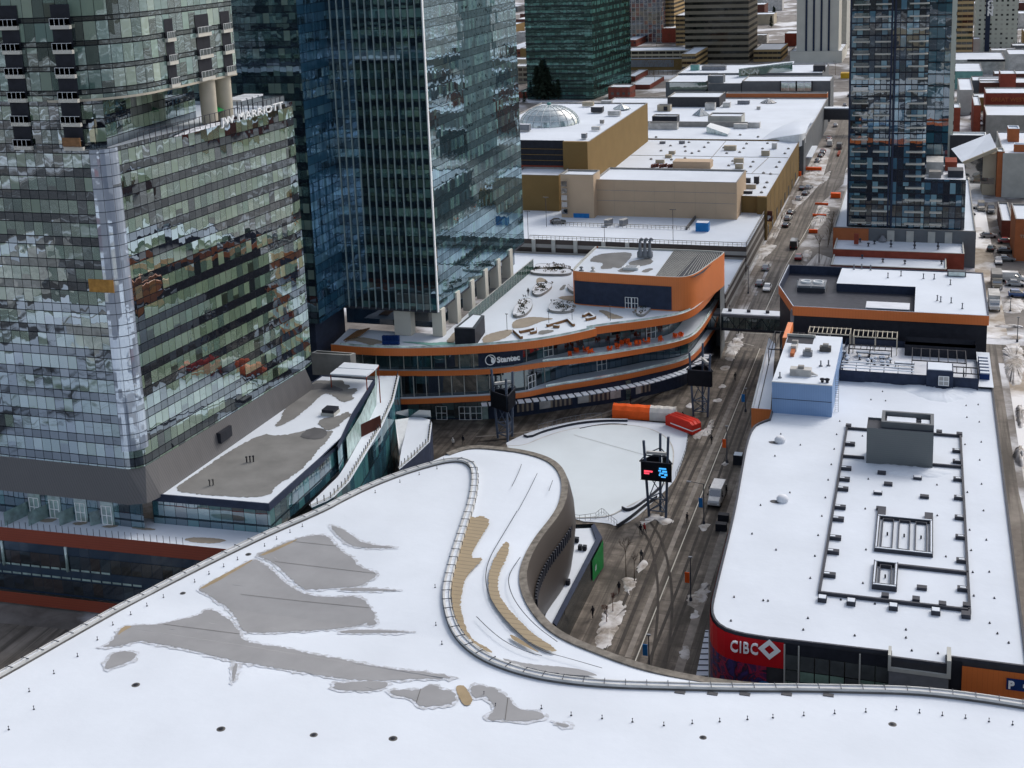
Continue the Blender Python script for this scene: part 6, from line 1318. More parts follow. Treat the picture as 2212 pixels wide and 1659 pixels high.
peach, pi = qb('peach_block', 'long plain peach coloured mall wall with a snowy roof above the parking deck', 2, (1645, 1395), (2212+350, 1425), 1165, (2212, 1095), zd, 'peach_wall', zb=0)
pt, _ = qb('peach_stair_tower', 'peach stair tower with a column of dark windows beside the peach wall', 2, (1425, 1410), (1642, 1412), 1132, (1500, 1100), zd, 'peach_wall', zb=0)
MB().box(pi[0]+.5, pi[1]-.04, pi[2]-.3, pi[1], pi[4]-3.0, pi[4]-2.88).box(pi[0]+.5, pi[1]-.04, pi[2]-.3, pi[1], pi[4]-6.0, pi[4]-5.88).build('wall_joint', 'concrete', peach); pj = MB()
for k in range(1, 7): xk = pi[0]+(pi[2]-pi[0])*k/7; pj.box(xk-.03, pi[1]-.035, xk+.03, pi[1], zd, pi[4]-.1)
pj.build('panel_joints', 'beige', peach)
a, b = W(2, 1432, 1412, zd), W(2, 1470, 1412, zd)
for i in range(5): MB().box(a.x, a.y-.25, b.x, a.y-.1, zd+1.2+i*2.0, zd+2.7+i*2.0).build('window', 'dark_glass', pt)
bl_, _ = qb('brown_low_block', 'mustard brown wall left of the peach stair tower', 2, (1100, 1368), (1424, 1362), 1132, (1300, 1085), zd, 'brown_wall', zb=0)
xw = W(2, 1985, 918, zm).x; zw = WX(2, 1978, 672, xw).z; yw1 = W(2, 1985, 915, zm).y; yw0 = W(2, 1602, 1108, zm).y; yw0 = WX(2, 1600, 905, xw).y
wing = building('brown_wing', 'tall mustard brown mall wing with a glass dome and air units on its snow roof', rp(-135, yw0, xw, yw1), 0, zw, 'brown_wall')
q0 = WY(2, 1145, 1085, yw0-.2); q1 = WY(2, 1442, 900, yw0-.2); MB().box(-135, yw0-.3, q1.x, yw0-.1, q0.z-1, q1.z-.5).build('dark_window_wall', 'black_metal', wing)
for i in range(4): MB().box(-135, yw0-.45, q1.x, yw0-.28, q0.z+.5+i*1.75, q0.z+.65+i*1.75).build('window_sill', 'brown_wall', wing)
MB().box(-135, yw0-.5, q1.x, yw0-.3, q0.z-.6, q0.z+.8).build('painted_red_reflection', 'brick_red', wing)  # window reflection painted in as a solid red strip
MB().box(q1.x, yw0-1.6, xw+.1, yw0, 0, zw+.3).build('corner_tower', 'brown_wall', wing)
dc = W(2, 1350, 800, zw-.4); rr = (W(2, 1545, 800, zw).x-W(2, 1165, 800, zw).x)/2; hh_ = WY(2, 1365, 672, dc.y).z-zw
dm = thing('glass_dome', 'pale ribbed glass dome on the roof of the mustard brown wing', 'dome', tuple(dc))
prof = [(rr*math.cos(t*math.pi/20), hh_*math.sin(t*math.pi/20)) for t in range(11)]; MB().lathe(dc, prof, 32).build('glass', 'skylight', dm)
for i in range(20):
    a = i*math.pi/10; pts = [dc+Vector((r_*math.cos(a)*1.01, r_*math.sin(a)*1.01, z_+.05)) for r_, z_ in prof]; MB().tube(pts, .1, n=4).build('rib', 'white_metal', dm)
for r_, z_ in prof[2:9:2]: MB().tube([dc+Vector((r_*1.01*math.cos(a*.1963), r_*1.01*math.sin(a*.1963), z_+.05)) for a in range(33)], .08, n=4).build('ring', 'white_metal', dm)
MB().lathe(dc+Vector((0, 0, hh_)), [(.7, 0), (.7, .8), (0, .9)], 10).build('cap', 'teal_roof', dm)
def pyramid(lab, fr, l, r_, v, z, h, n=4, mat='skylight'):
    a, b = W(fr, l, v, z), W(fr, r_, v, z); c = (a+b)/2; R_ = (b.x-a.x)/2; t = thing('roof_skylight', lab, 'skylight', tuple(c)); MB().lathe(c, [(R_*1.1, 0), (R_*1.1, .25), (R_, .3), (.15, h)], n, sm=False).build('glass', mat, t)
    for i in range(n*2): aa = i*math.pi/n; MB().bar(c+Vector((R_*math.cos(aa)*(1 if i % 2 == 0 else .75 if n == 4 else .95), R_*math.sin(aa)*(1 if i % 2 == 0 else .75 if n == 4 else .95), .33)), c+Vector((0, 0, h+.05)), .08, n=4).build('rib', 'white_metal', t)
pyramid('pale framed pyramid skylight at the right of the domed brown roof', 2, 1765, 1870, 705, zw, 1.8, 6)
pyramid('dark pyramid skylight behind the twisted silver roof', 'K8', 600, 765, 825, zm, 3.0, 4, 'teal_glass')
pyramid('round faceted skylight in front of the long orange strip', 'K8', 1285, 1435, 700, zm, 2.0, 8, 'dark_glass')
# ---- second mall part
m2 = building('mall_rear_hall', 'wide snow roofed rear mall hall beyond the mustard brown hall', rp(-135, my1+.3, W('K8', 1955, 665, zm).x, W('K8', 1500, 655, zm).y), 0, zm+.3, 'grey_cladding')
ya_ = W('K8', 600, 940, zm).y; MB().box(-128, ya_, -62, ya_+.5, zm-.2, zm+2.0).build('step_wall', 'concrete', m2)
db, _ = qb('dark_box_block', 'black box block with a snowy roof on the rear mall', 'K8', (350, 735), (862, 745), 642, (925, 590), zm, 'charcoal')
q5, _ = qb('small_beige_hut', 'small beige rooftop hut with one dark window on the rear mall', 'K8', (240, 785), (370, 785), 725, (370, 712), zm, 'beige'); a = WY('K8', 305, 770, W('K8', 240, 785, zm).y-.1); MB().box(a.x, a.y-.1, a.x+1.6, a.y, a.z-.3, a.z+1.4).build('window', 'black_metal', q5)
qb('black_plant_box', 'black louvred plant box with white snow top on the rear mall roof', 'K8', (188, 900), (440, 900), 835, (440, 815), zm, 'black_metal')
qb('pale_unit', 'long pale grey plant unit below the black louvred box', 'K8', (150, 965), (442, 968), 905, (442, 895), zm, 'dirty_white')
qb('white_cabinet', 'white rooftop cabinet beside the black box block', 'K8', (720, 772), (820, 772), 705, (820, 695), zm, 'dirty_white')
qb('corrugated_block', 'grey corrugated plant block in the middle of the rear mall', 'K8', (755, 925), (1085, 935), 835, (1090, 800), zm, 'light_concrete')
t = thing('twisted_roof', 'tilted silver vaulted skylight strip in front of the corrugated block', 'skylight', tuple(W('K8', 850, 960, zm))); a, b, c, d = W('K8', 735, 935, zm+2.5), W('K8', 950, 1015, zm+.8), W('K8', 985, 960, zm+1.2), W('K8', 775, 900, zm+2.8)
MB().quad(a, b, c, d).build('vault', 'white_metal', t); MB().wall([(a.x, a.y), (b.x, b.y)], zm, [zm+2.4, zm+.8], closed=False).build('glass_side', 'pale_glass', t)
sw = thing('curved_entrance_roof', 'white wing shaped entrance roof curling over the mall corner by the street', 'roof', tuple(W('K8', 1600, 960, zm)))
A_ = resample(smp([W('K8', u, v, zm+z_) for u, v, z_ in ((1280, 1072, .3), (1400, 980, 1.0), (1500, 930, 1.8), (1640, 870, 2.2), (1840, 850, 1.5))]), 16); B_ = resample(smp([W('K8', u, v, zm+z_) for u, v, z_ in ((1300, 1075, .3), (1400, 1055, .8), (1520, 1035, 2.0), (1680, 1015, 3.2), (1735, 1000, 2.0))]), 16)
mb = MB(); prev = A_
for k in range(1, 6): cur = [a.lerp(b, k/5)+Vector((0, 0, 1.6*math.sin(k/5*math.pi)*(i/15))) for i, (a, b) in enumerate(zip(A_, B_))]; mb.ribbon(prev, cur, sm=True, flip=True); prev = cur
mb.build('shell', 'snow', sw, weld=True); MB().wall([(p.x, p.y) for p in B_], [zm-1.5]*16, [p.z for p in B_], closed=False).build('edge', 'white_metal', sw)
st = building('glass_stair_corner', 'dark gridded glass stair with pale frame at the mall street corner', rp(-42.3-5.2, my1-.6, -42.3, my1+6), 0, zm-.6, 'charcoal'); 
for i in range(9): MB().box(-47.5, my1-.75, -42.2, my1-.6, .8+i*1.25, .95+i*1.25).build('frame_bar', 'light_concrete', st)
rdx = -41.4; building('red_shop_front', 'dark red street front with a white awning under the curved entrance roof', rp(-42.4, my1+6, rdx, my1+52), 0, zm-1, 'brick_red')
MB().box(rdx, my1+10, rdx+2.6, my1+34, 4.4, 4.8).build('awning', 'snow', bpy.data.objects['red_shop_front'])
og, gi = qb('orange_strip_block', 'long low orange and red mall strip below the slate grey block', 'K8', (930, 655), (1950, 655), 605, (1950, 590), zm, 'brick_orange')
sl, si = qz('slate_block', 'slate grey mall block with two white framed windows on its front', 'K8', (1090, 485), (1985, 478), (1990, 425), zm+6, 'grey_cladding')
for u0, u1 in ((1488, 1632), (1648, 1790)):
    a, b = WY('K8', u0, 578, si[1]-.4), WY('K8', u1, 485, si[1]-.4); MB().box(a.x-.6, si[1]-.5, b.x+.6, si[1]-.05, a.z-.8, b.z+.3).build('window_surround', 'charcoal', sl)
    wv = MB().box(a.x, si[1]-.8, b.x, si[1]-.5, a.z, b.z).build('window', 'pale_glass', sl); MB().box((a.x+b.x)/2-.1, si[1]-.9, (a.x+b.x)/2+.1, si[1]-.8, a.z, b.z).build('window_bar', 'white_metal', wv); MB().box(a.x, si[1]-.9, b.x, si[1]-.8, b.z-.5, b.z+.1).build('sill_snow', 'snow', wv)
s3, i3 = qz('slate_link_block', 'lower slate grey block between the green glazed strip and the slate block', 'K8', (745, 510), (1090, 500), (1080, 400), zm+5, 'grey_cladding')
s4, i4 = qz('green_glazed_block', 'snow roofed block with a green glazed strip on its front', 'K8', (310, 500), (745, 480), (560, 400), zm+5, 'grey_cladding'); a, b = WY('K8', 365, 565, i4[1]-.3), WY('K8', 742, 495, i4[1]-.3); MB().box(a.x, i4[1]-.35, b.x, i4[1]-.1, a.z, b.z).build('green_glazing', 'green_glass', s4)
q = qb('dark_chimney_block', 'dark stepped chimney block on the slate link roof', 'K8', (752, 500), (900, 505), 430, (900, 412), zm+4.6, 'grey_cladding')
far2, i6 = qz('far_mall_roof', 'farthest wide snow roof of the mall with green glass roof lights', 'K8', (440, 402), (1900, 402), (1500, 308), zm+5.4, 'grey_cladding')
for (a, b, c, d), lb in ((((1062, 435), (1600, 375), (1590, 315), (1065, 375)), 'long green glazed roof light climbing to the right'),):
    t = thing('green_roof_light', lb, 'roof light', tuple(W('K8', 1300, 400, zm+5))); z5 = zm+5.1; p0, p1 = W('K8', 1062, 437, z5), W('K8', 1600, 380, z5); MB().wall([(p0.x, p0.y), (p1.x, p1.y)], z5, [z5+3.6, z5+4.2], closed=False).build('glazing', 'green_glass', t); MB().prism([(p0.x, p0.y), (p1.x, p1.y), (p1.x, p1.y+9), (p0.x, p0.y+9)], z5+3.3, z5+3.8).build('roof', 'snow', t); MB().bar((p0.x, p0.y-.2, z5+3.6), (p1.x, p1.y-.2, z5+4.2), .25, n=4).build('rail', 'pale_glass', t)
qb('green_cabin', 'small green plant cabin with a long ribbed duct on the farthest mall roof', 'K8', (575, 375), (655, 375), 318, (655, 310), zm+5, 'teal_roof'); qb('ribbed_duct', 'long grey ribbed cooling duct beside the green cabin', 'K8', (690, 372), (925, 375), 335, (925, 325), zm+5, 'steel_grey'); qb('dark_plant_house', 'dark square plant house at the right of the farthest mall roof', 'K8', (1808, 385), (1930, 385), 325, (1930, 318), zm+5, 'charcoal')
fb2 = thing('skyway', 'dark enclosed skyway with a snowy roof crossing the street by the rear mall', 'skyway', tuple(W('K8', 2000, 830, 0))); q = W('K8', 1905, 850, 7); zt2 = WY('K8', 1910, 760, q.y).z; MB().box(-43, q.y, -18, q.y+4, 6.2, zt2).build('tube', 'charcoal', fb2); MB().box(-43, q.y, -18, q.y+4, zt2, zt2+.4).build('roof_snow', 'snow', fb2)
# small units on the mall roofs
for i, (fr, u, v, z, sx, sy, h, mt) in enumerate([('K8', 975, 1175, zm, 4, 2.2, 1.6, 'beige'), ('K8', 1330, 1230, zm, 2.6, 2, 1.8, 'beige'), ('K8', 1420, 1160, zm, 1.6, 2.4, 2, 'dirty_white'), ('K8', 1060, 1310, zm, 3, 2, 1.8, 'beige'), ('K8', 1065, 1360, zm, 2.4, 1.6, 1.6, 'beige'), ('K8', 390, 1215, zm, 2, 2, 1.2, 'beige'), ('K8', 355, 1250, zm, 2, 2, 1, 'beige'), ('K8', 270, 1305, zm, 2.8, 1.4, 1.2, 'beige'), ('K8', 1180, 1560, zm, 3, 1.6, 1.3, 'beige'), ('K8', 1150, 1510, zm, 1.6, 1.6, 1.6, 'charcoal'), ('K8', 1240, 1510, zm, 1.4, 1.8, 2.2, 'charcoal'), ('K8', 1130, 1610, zm, 3.8, 1.2, .8, 'charcoal'), ('K8', 490, 1110, zm, 2, 1, 1, 'steel_grey'), ('K8', 295, 1110, zm, 2, 1, .9, 'steel_grey'), ('K8', 1215, 945, zm, 4.5, 3, 2, 'dirty_white'), ('K8', 1080, 955, zm, 5, 2, 1.8, 'dirty_white'), ('K8', 1110, 710, zm, 5, 2.4, 1.6, 'steel_grey'), ('K8', 940, 740, zm, 3, 3, 2, 'dirty_white'), ('K8', 1260, 765, zm, 1.5, 1.5, 1.2, 'dirty_white'),
  (2, 1660, 725, zw, 4, 2.6, 1.8, 'charcoal'), (2, 1770, 745, zw, 4.2, 2, 1.4, 'dirty_white'), (2, 1600, 685, zw, 4, 2, 1.4, 'beige'), (2, 1185, 845, zw, 4, 2, 2, 'steel_grey'), (2, 1720, 665, zw, 4, 1.6, .8, 'dirty_white'), (2, 1650, 840, zw, 2.6, 1.4, 1, 'dirty_white'), (2, 1690, 800, zw, 1.2, 1.2, 1.2, 'concrete'), (2, 1575, 895, zw, 1.4, 2, 1.5, 'steel_grey'), ('K8', 600, 1345, zm, 12, 5.5, 2.2, 'peach_wall')]):
    q = W(fr, u, v, z); t = boxthing('rooftop_unit', '%s %s air unit standing on the snowy %s' % (['small', 'low', 'tall', 'broad'][0 if sx < 2.1 else 1 if h < 1.3 else 2 if h > 1.9 else 3], {'beige': 'beige', 'dirty_white': 'whitish', 'charcoal': 'black', 'steel_grey': 'grey', 'concrete': 'drab', 'peach_wall': 'peach'}[mt], 'domed brown wing' if fr == 2 else 'mall roofs'), 'air unit', q, sx, sy, h, mt, 'snow_drift' if i % 3 else None, 'air units on the mall and domed wing')
for k in range(9):
    q = W('K8', 190+k*28, 1350-((k % 3)*4), zm); boxthing('slanted_vent', 'dark slanted vent in the row before the peach rooftop box', 'vent', q, .6, 1.6, 1.0, 'brick_dark', None, 'slanted dark vents in a row')
rvs = [(715, 1150), (660, 1190), (520, 1145), (590, 1210), (525, 1190), (940, 1210), (1070, 1200), (1110, 1160), (910, 1155), (1140, 1115), (1350, 1110), (1300, 1165), (1560, 1165), (1525, 1213), (1470, 1300), (1205, 1297), (1180, 1345), (1000, 1290), (960, 1335), (790, 1282), (1440, 1350), (1310, 1410), (1380, 1420), (1100, 1445), (1345, 1505), (1065, 1500), (1320, 1555), (1290, 1605), (560, 1100), (375, 1135), (280, 1185), (180, 1270), (385, 1275), (520, 1260), (230, 1048), (1075, 1025), (1255, 1045), (755, 1105), (1130, 1395)]
v3 = lthing('mall_roof_vent', 'little grey vent stub poking out of the snowy mall hall roof', 'vent', 'vent stubs on the mall hall roof'); MB().lathe((0, 0, 0), [(.5, 0), (.5, .35), (.2, .45), (0, .7)], 8).build('stub', 'concrete', v3)
for i, p in enumerate(rvs):
    q = W('K8', *p, zm)
    if i == 0: v3.location = q
    else: copy_tree(v3, q)
# ---- towers and blocks further away
def tower(nm, lab, pts, z1, mat, roof='snow_roof'):
    p = ccw(pts); t = thing(nm, lab, 'tower', (sum(q[0] for q in p)/len(p), sum(q[1] for q in p)/len(p), 0)); MB().wall(p, 0, z1).build('wall', mat, t); MB().poly(p, z1).build('roof', roof, t); return t
a, b, c = W('G', 225, 1290, 0), W('G', 1060, 1290, 0), W('G', 1480, 1100, 0); gy = b.y
gt = tower('green_glass_tower', 'dark green banded glass office tower with a lighter right face behind the dome', [(a.x-1, gy), (b.x, gy), (c.x+3, c.y), (a.x-1, c.y+10)], 130, 'green_tower_glass')
for i in range(26): z = 2+i*3.9; MB().box(a.x-1.15, gy-.3, b.x-4, gy-.02, z, z+.5).build('dark_band', 'black_metal', gt)
q = W('H', 400, 820, 0); yb_ = q.y; x0_, x1_ = W('H', 395, 820, 0).x, W('H', 850, 820, 0).x; tower('brown_striped_tower', 'brown horizontally striped office tower beyond the mall roofs', rp(x0_-18, yb_, x1_, yb_+45), 120, 'brown_band')
tower('beige_balcony_tower', 'beige and brown apartment tower with white balconies left of the brown striped tower', rp(W('H', 100, 560, 10).x, yb_+90, W('H', 285, 560, 10).x, yb_+130), 120, 'beige_flats')
hy = W('H', 1700, 815, 0).y; hx0_, hx1_ = W('H', 1340, 745, 0).x+6, W('H', 2060, 820, 0).x; zhp = WY('H', 1560, 665, hy).z
building('white_hotel_base', 'windowless white base block under the white striped tower', rp(hx0_, hy, hx1_, hy+50), 0, zhp, 'pale_stone')
hx0_, hx1_ = WY('H', 1560, 600, hy+3).x, WY('H', 2020, 600, hy+3).x; wt = tower('white_striped_tower', 'white slab tower with four dark vertical stripes', rp(hx0_-4, hy+3, hx1_, hy+30), 150, 'pale_stone')
for u in (1600, 1697, 1795, 1892): a = WY('H', u-13, 665, hy+2.9); b = WY('H', u+13, 665, hy+2.9); MB().box(a.x, hy+2.6, b.x, hy+2.95, a.z, 150).build('dark_stripe', 'navy_metal', wt)
tower('orange_balcony_tower', 'pale tower with orange tinted balconies peeking out left of the white striped tower', rp(WY('H', 1480, 400, hy+60).x, hy+60, WY('H', 1600, 400, hy+60).x, hy+90), 150, 'tan_band')
tower('grey_slab_tower', 'plain grey slab tower right of the white striped tower', rp(WY('H', 2025, 300, hy+80).x, hy+80, WY('H', 2125, 300, hy+80).x, hy+120), 140, 'light_concrete')
tower('grid_tower', 'apartment tower with a white grid and dark red panels beyond the green tower', rp(*[0]*4) if 0 else rp(WY('G', 1500, 500, gy+330).x, gy+330, WY('G', 1945, 500, gy+330).x, gy+370), 120, 'grid_tower')
tower('tan_tower', 'tan apartment tower beside the white gridded tower', rp(WY('G', 1960, 400, gy+345).x, gy+345, WY('G', 2105, 400, gy+345).x, gy+390), 120, 'tan_band')
building('tan_striped_block', 'tan striped mid height block at the edge of the white gridded tower', rp(WY('H', -90, 400, gy+300).x, gy+300, WY('H', 40, 400, gy+300).x, gy+340), 0, WY('H', -60, 200, gy+300).z, 'tan_band')
qb('beige_parkade', 'long beige open parking deck with a snowy top beyond the mall', 'G', (1480, 760), (2212+60, 775), 660, (2200, 605), 4, 'parkade_front', zb=0); qb('beige_parkade_end', 'beige sloping deck end left of the brown striped tower', 'H', (-10, 850), (170, 850), 700, (130, 610), 4, 'tan_band', zb=0)
mw, mi_ = qb('mural_wall', 'long low brown wall painted with a grey blue mural before the beige parking deck', 'G', (1460, 890), (2212+20, 930), 765, (2212, 745), 0, 'brown_wall'); a = WY('G', 1460, 870, mi_[1]-.3); b = WY('G', 2095, 775, mi_[1]-.3); MB().box(a.x, mi_[1]-.35, b.x, mi_[1]-.1, a.z, b.z).build('mural', 'blue_mural' if 0 else 'steel_grey', mw)
qb('tan_hall', 'tan flat roofed hall right of the brown striped tower', 'H', (920, 800), (1270, 800), 645, (1330, 560), 0, 'tan_band')
qb('brick_block', 'dark red brick block with two snowy roof levels behind the green tower', 'G', (1480, 1180), (1830, 1130), 1100, (1810, 990), 0, 'brick_windows'); qb('brick_tower_block', 'taller dark red brick block with a pale coping ring', 'G', (1480, 1060), (1600, 1060), 990, (1740, 900), 0, 'brick_windows'); qb('brick_front_block', 'long low dark red brick block with tall narrow windows near the domed roof', 'G', (1240, 1290), (1540, 1280), 1130, (1540, 1090), 0, 'brick_windows')
qb('yellow_block', 'yellow plastered house block with small dark windows at the left of the green tower', 'G', (15, 1080), (215, 1080), 860, (215, 825), 0, 'beige_flats', cop='pale_stone'); qb('tan_roof_block', 'tan block with snow behind the yellow block', 'G', (0, 830), (220, 830), 770, (215, 740), 6, 'beige', zb=0); qb('brick_hall', 'long red brick hall with a wide snow roof beyond the yellow block', 'G', (-150, 740), (215, 740), 640, (215, 485), 0, 'brick_windows'); qb('green_roof_house', 'small house with pale green copper roof at the foot of the dark spruces', 'G', (90, 1270), (190, 1270), 1190, (190, 1110), 0, 'brick_windows', 'teal_roof'); qb('red_flank_block', 'grey and red block with a snowy roof right of the green tower', 'G', (1440, 610), (1620, 600), 520, (1600, 455), 0, 'brick_windows')
# ---- right side of the street
zp_ = 9.5
yp = 336.0
rp0, rp1 = -22.3, 12.6
tb = building('condo_podium', 'low podium with brick, slate and white panels under the blue glass condo tower', rp(rp0, yp, rp1, yp+70), 0, zp_, 'grey_cladding')
pa0 = WY(3, 1205, 1500, yp-.2).x; MB().box(rp0-.1, yp-.25, pa0, yp-.05, 0, zp_-.1).build('brick_panel', 'brick_orange', tb)
for u in (1325, 1450, 1590, 1700): a, b = WY(3, u, 1500, yp).x, WY(3, u+48, 1500, yp).x; MB().box(a, yp-.2, b, yp-.05, 3, zp_-.4).build('white_panel', 'light_concrete', tb)
ct = thing('condo_tower', 'tall blue glass condo tower with pale balconies rising right of the street', 'tower', (-5, 350, zp_)); cx0, cx1 = -19.0, 9.8; cxm = W(3, 1560, 1000, 20).x
cxm = WY(3, 1585, 600, yp+1.5).x
MB().wall([(cx0, yp+1.5), (cxm, yp+1.5), (cxm, yp+26), (cx0, yp+26)], zp_, 120).build('tower_wall', 'condo_glass', ct)
zst = WY(3, 1820, 1165, yp+1.5).z; MB().wall([(cxm, yp+1.5), (cx1, yp+1.5), (cx1, yp+24), (cxm, yp+24)], zp_, zst).build('lower_wall', 'condo_glass', ct); MB().poly(rp(cxm, yp+1.5, cx1, yp+24), zst).build('lower_roof', 'snow_drift', ct); MB().box(cxm+.3, yp+8, cxm+4.5, yp+17, zst, zst+3.2).build('penthouse_step', 'dirty_white', ct); MB().box(cxm+5.6, yp+4, cx1-.6, yp+9, zst, zst+1.8).build('terrace_frame', 'dark_metal', ct); MB().box(cxm+1, yp+3, cxm+4, yp+6, zst, zst+1.6).build('penthouse_step', 'concrete', ct); MB().box(cxm+5, yp+13, cx1-2, yp+20, zst, zst+2.4).build('terrace_frame', 'brick_red', ct)
MB().poly(rp(cx0, yp+1.5, cxm, yp+26), 120).build('roof', 'snow_roof', ct)
xr1 = WY(3, 1735, 400, yp+26).x; MB().wall([(cxm, yp+22), (xr1, yp+22), (xr1, yp+40), (cxm-8, yp+40)], zp_, 120).build('rear_wall', 'condo_side_glass', ct)
for x in (cx0, WY(3, 1340, 700, yp).x, cx0+5.4*2): MB().box(x-.1, yp+1.3, x+.35, yp+1.5, zp_, 120 if x < cxm else zst).build('pier', 'navy_metal', ct)
bal = [(1100, 1205), (1240, 1340), (1455, 1580)]; nb = 0
for k in range(22):
    z = zp_+1.2+k*3.1
    for (u0, u1) in bal+([(1620, 1700)] if z < zst-3 else []):
        a, b = WY(3, u0, 700, yp+1.5).x, WY(3, u1, 700, yp+1.5).x; MB().box(a, yp+.1, b, yp+1.5, z, z+.3).build('balcony_slab', 'pale_stone', ct); nb += 1
for k in range(22):
    z = zp_+1.2+k*3.1; a, b = WY(3, 1105, 700, yp+1.5).x, WY(3, 1200, 700, yp+1.5).x; MB().box(a, yp+.08, b, yp+.13, z+.3, z+1.2).build('balcony_glass', 'teal_glass', ct) if nb+k < 100 else None
for k in range(30): z = zp_+1.2+k*3.1; MB().box(xr1-.1, yp+24, xr1+1.6, yp+38, z, z+.25).build('side_balcony', 'light_concrete', ct) if k < 0 else None
tower('pale_green_tower', 'pale green and cream tower just behind the blue condo tower', rp(WY('I', 1020, 300, yp+150).x-3, yp+150, WY('I', 1135, 300, yp+150).x, yp+175), 110, 'pale_flats')
cy0 = W('I', 1650, 830, 0).y; c0_, c1_ = WY('I', 1420, 700, cy0).x, WY('I', 2100, 700, cy0).x; cn = tower('cream_flats_tower', 'cream apartment tower with rows of small windows and a navy vertical banner', rp(c0_, cy0, c1_, cy0+26), 150, 'pale_flats')
a, b = WY('I', 1575, 800, cy0-.3).x, WY('I', 1650, 800, cy0-.3).x; MB().box(a, cy0-.5, b, cy0-.05, 0, 150).build('banner', 'navy_metal', cn)
for i, (ch, v) in enumerate((('S', -20), ('C', 90), ('O', 165), ('N', 250))): p = WY('I', 1650-i*2, v, cy0-.6); text('banner_letter', ch, cn, 'letter', (a+.9, cy0-.6, p.z), (1, 0, 0), (0, 0, 1), 3.2, .1, .06)
tower('bronze_tower', 'bronze and yellow striped tower between the blue condo and the cream apartment tower', rp(WY('I', 1130, 300, cy0-70).x, cy0-70, WY('I', 1400, 300, cy0-70).x, cy0-45), 120, 'tan_band')
for nm, lb, fr, tl, tr, bk, z, mt in (('red_brick_shop', 'dark red brick block with snow below the bronze tower', 'I', (1110, 600), (1400, 600), (1400, 555), 14, 'brick_red'), ('white_deck', 'long white snowy parking deck with dark slots', 'I', (1090, 945), (1930, 985), (1930, 835), 8, 'dirty_white'), ('colour_panel_deck', 'parking deck with red and green panels', 'I', (1560, 1010), (1920, 1000), (1920, 985), 6, 'brick_red'), ('teal_front_shop', 'snow roofed shop with a teal front', 'I', (1060, 1150), (1550, 1150), (1520, 1010), 9, 'teal_roof'), ('white_block', 'white block with dark ribbon windows at the right edge', 'I', (1960, 870), (2300, 880), (2300, 790), 14, 'dirty_white'), ('grey_shop', 'pale grey shop block left of the big red brick warehouse', 'I', (1170, 1450), (1400, 1455), (1350, 1260), 11, 'light_concrete'), ('small_brick_block', 'small brick block with snow behind the red warehouse', 'I', (1835, 1190), (2090, 1190), (2090, 1125), 13, 'brick_red'), ('flat_snow_block', 'flat snow roofed block behind the red warehouse', 'I', (1500, 1330), (2300, 1340), (2300, 1250), 8, 'brick_dark')):
    bb, ii_ = qz(nm, lb, fr, tl, tr, bk, z, mt)
    if nm == 'white_deck':
        for k in range(6): a = WY('I', 1300+k*115, 950, ii_[1]-.2); MB().box(a.x, ii_[1]-.3, a.x+4, ii_[1]-.1, a.z-1.4, a.z-.2).build('slot', 'black_metal', bb)
    if nm == 'colour_panel_deck': a, b = WY('I', 1660, 1050, ii_[1]-.2), WY('I', 1880, 1050, ii_[1]-.2); MB().box(a.x, ii_[1]-.3, b.x, ii_[1]-.1, .5, 5.5).build('green_panel', 'green_sign', bb); MB().box(a.x+.8, ii_[1]-.4, b.x-.4, ii_[1]-.3, 1, 2.6).box(a.x+.8, ii_[1]-.4, b.x-.4, ii_[1]-.3, 3.4, 5).build('dark_slots', 'black_metal', bb)
wh, wi = qz('red_warehouse', 'big red brick warehouse with faded painted lettering along its wall', 'I', (1590, 1475), (2600, 1530), (2400, 1410), 14, 'brick_red')
text('ghost_lettering', 'GREAT WEST SADDLERY', wh, 'brick_orange', (wi[0]+2, wi[1]-.15, 10.6), (1, 0, 0), (0, 0, 1), 1.6, .04, .02)
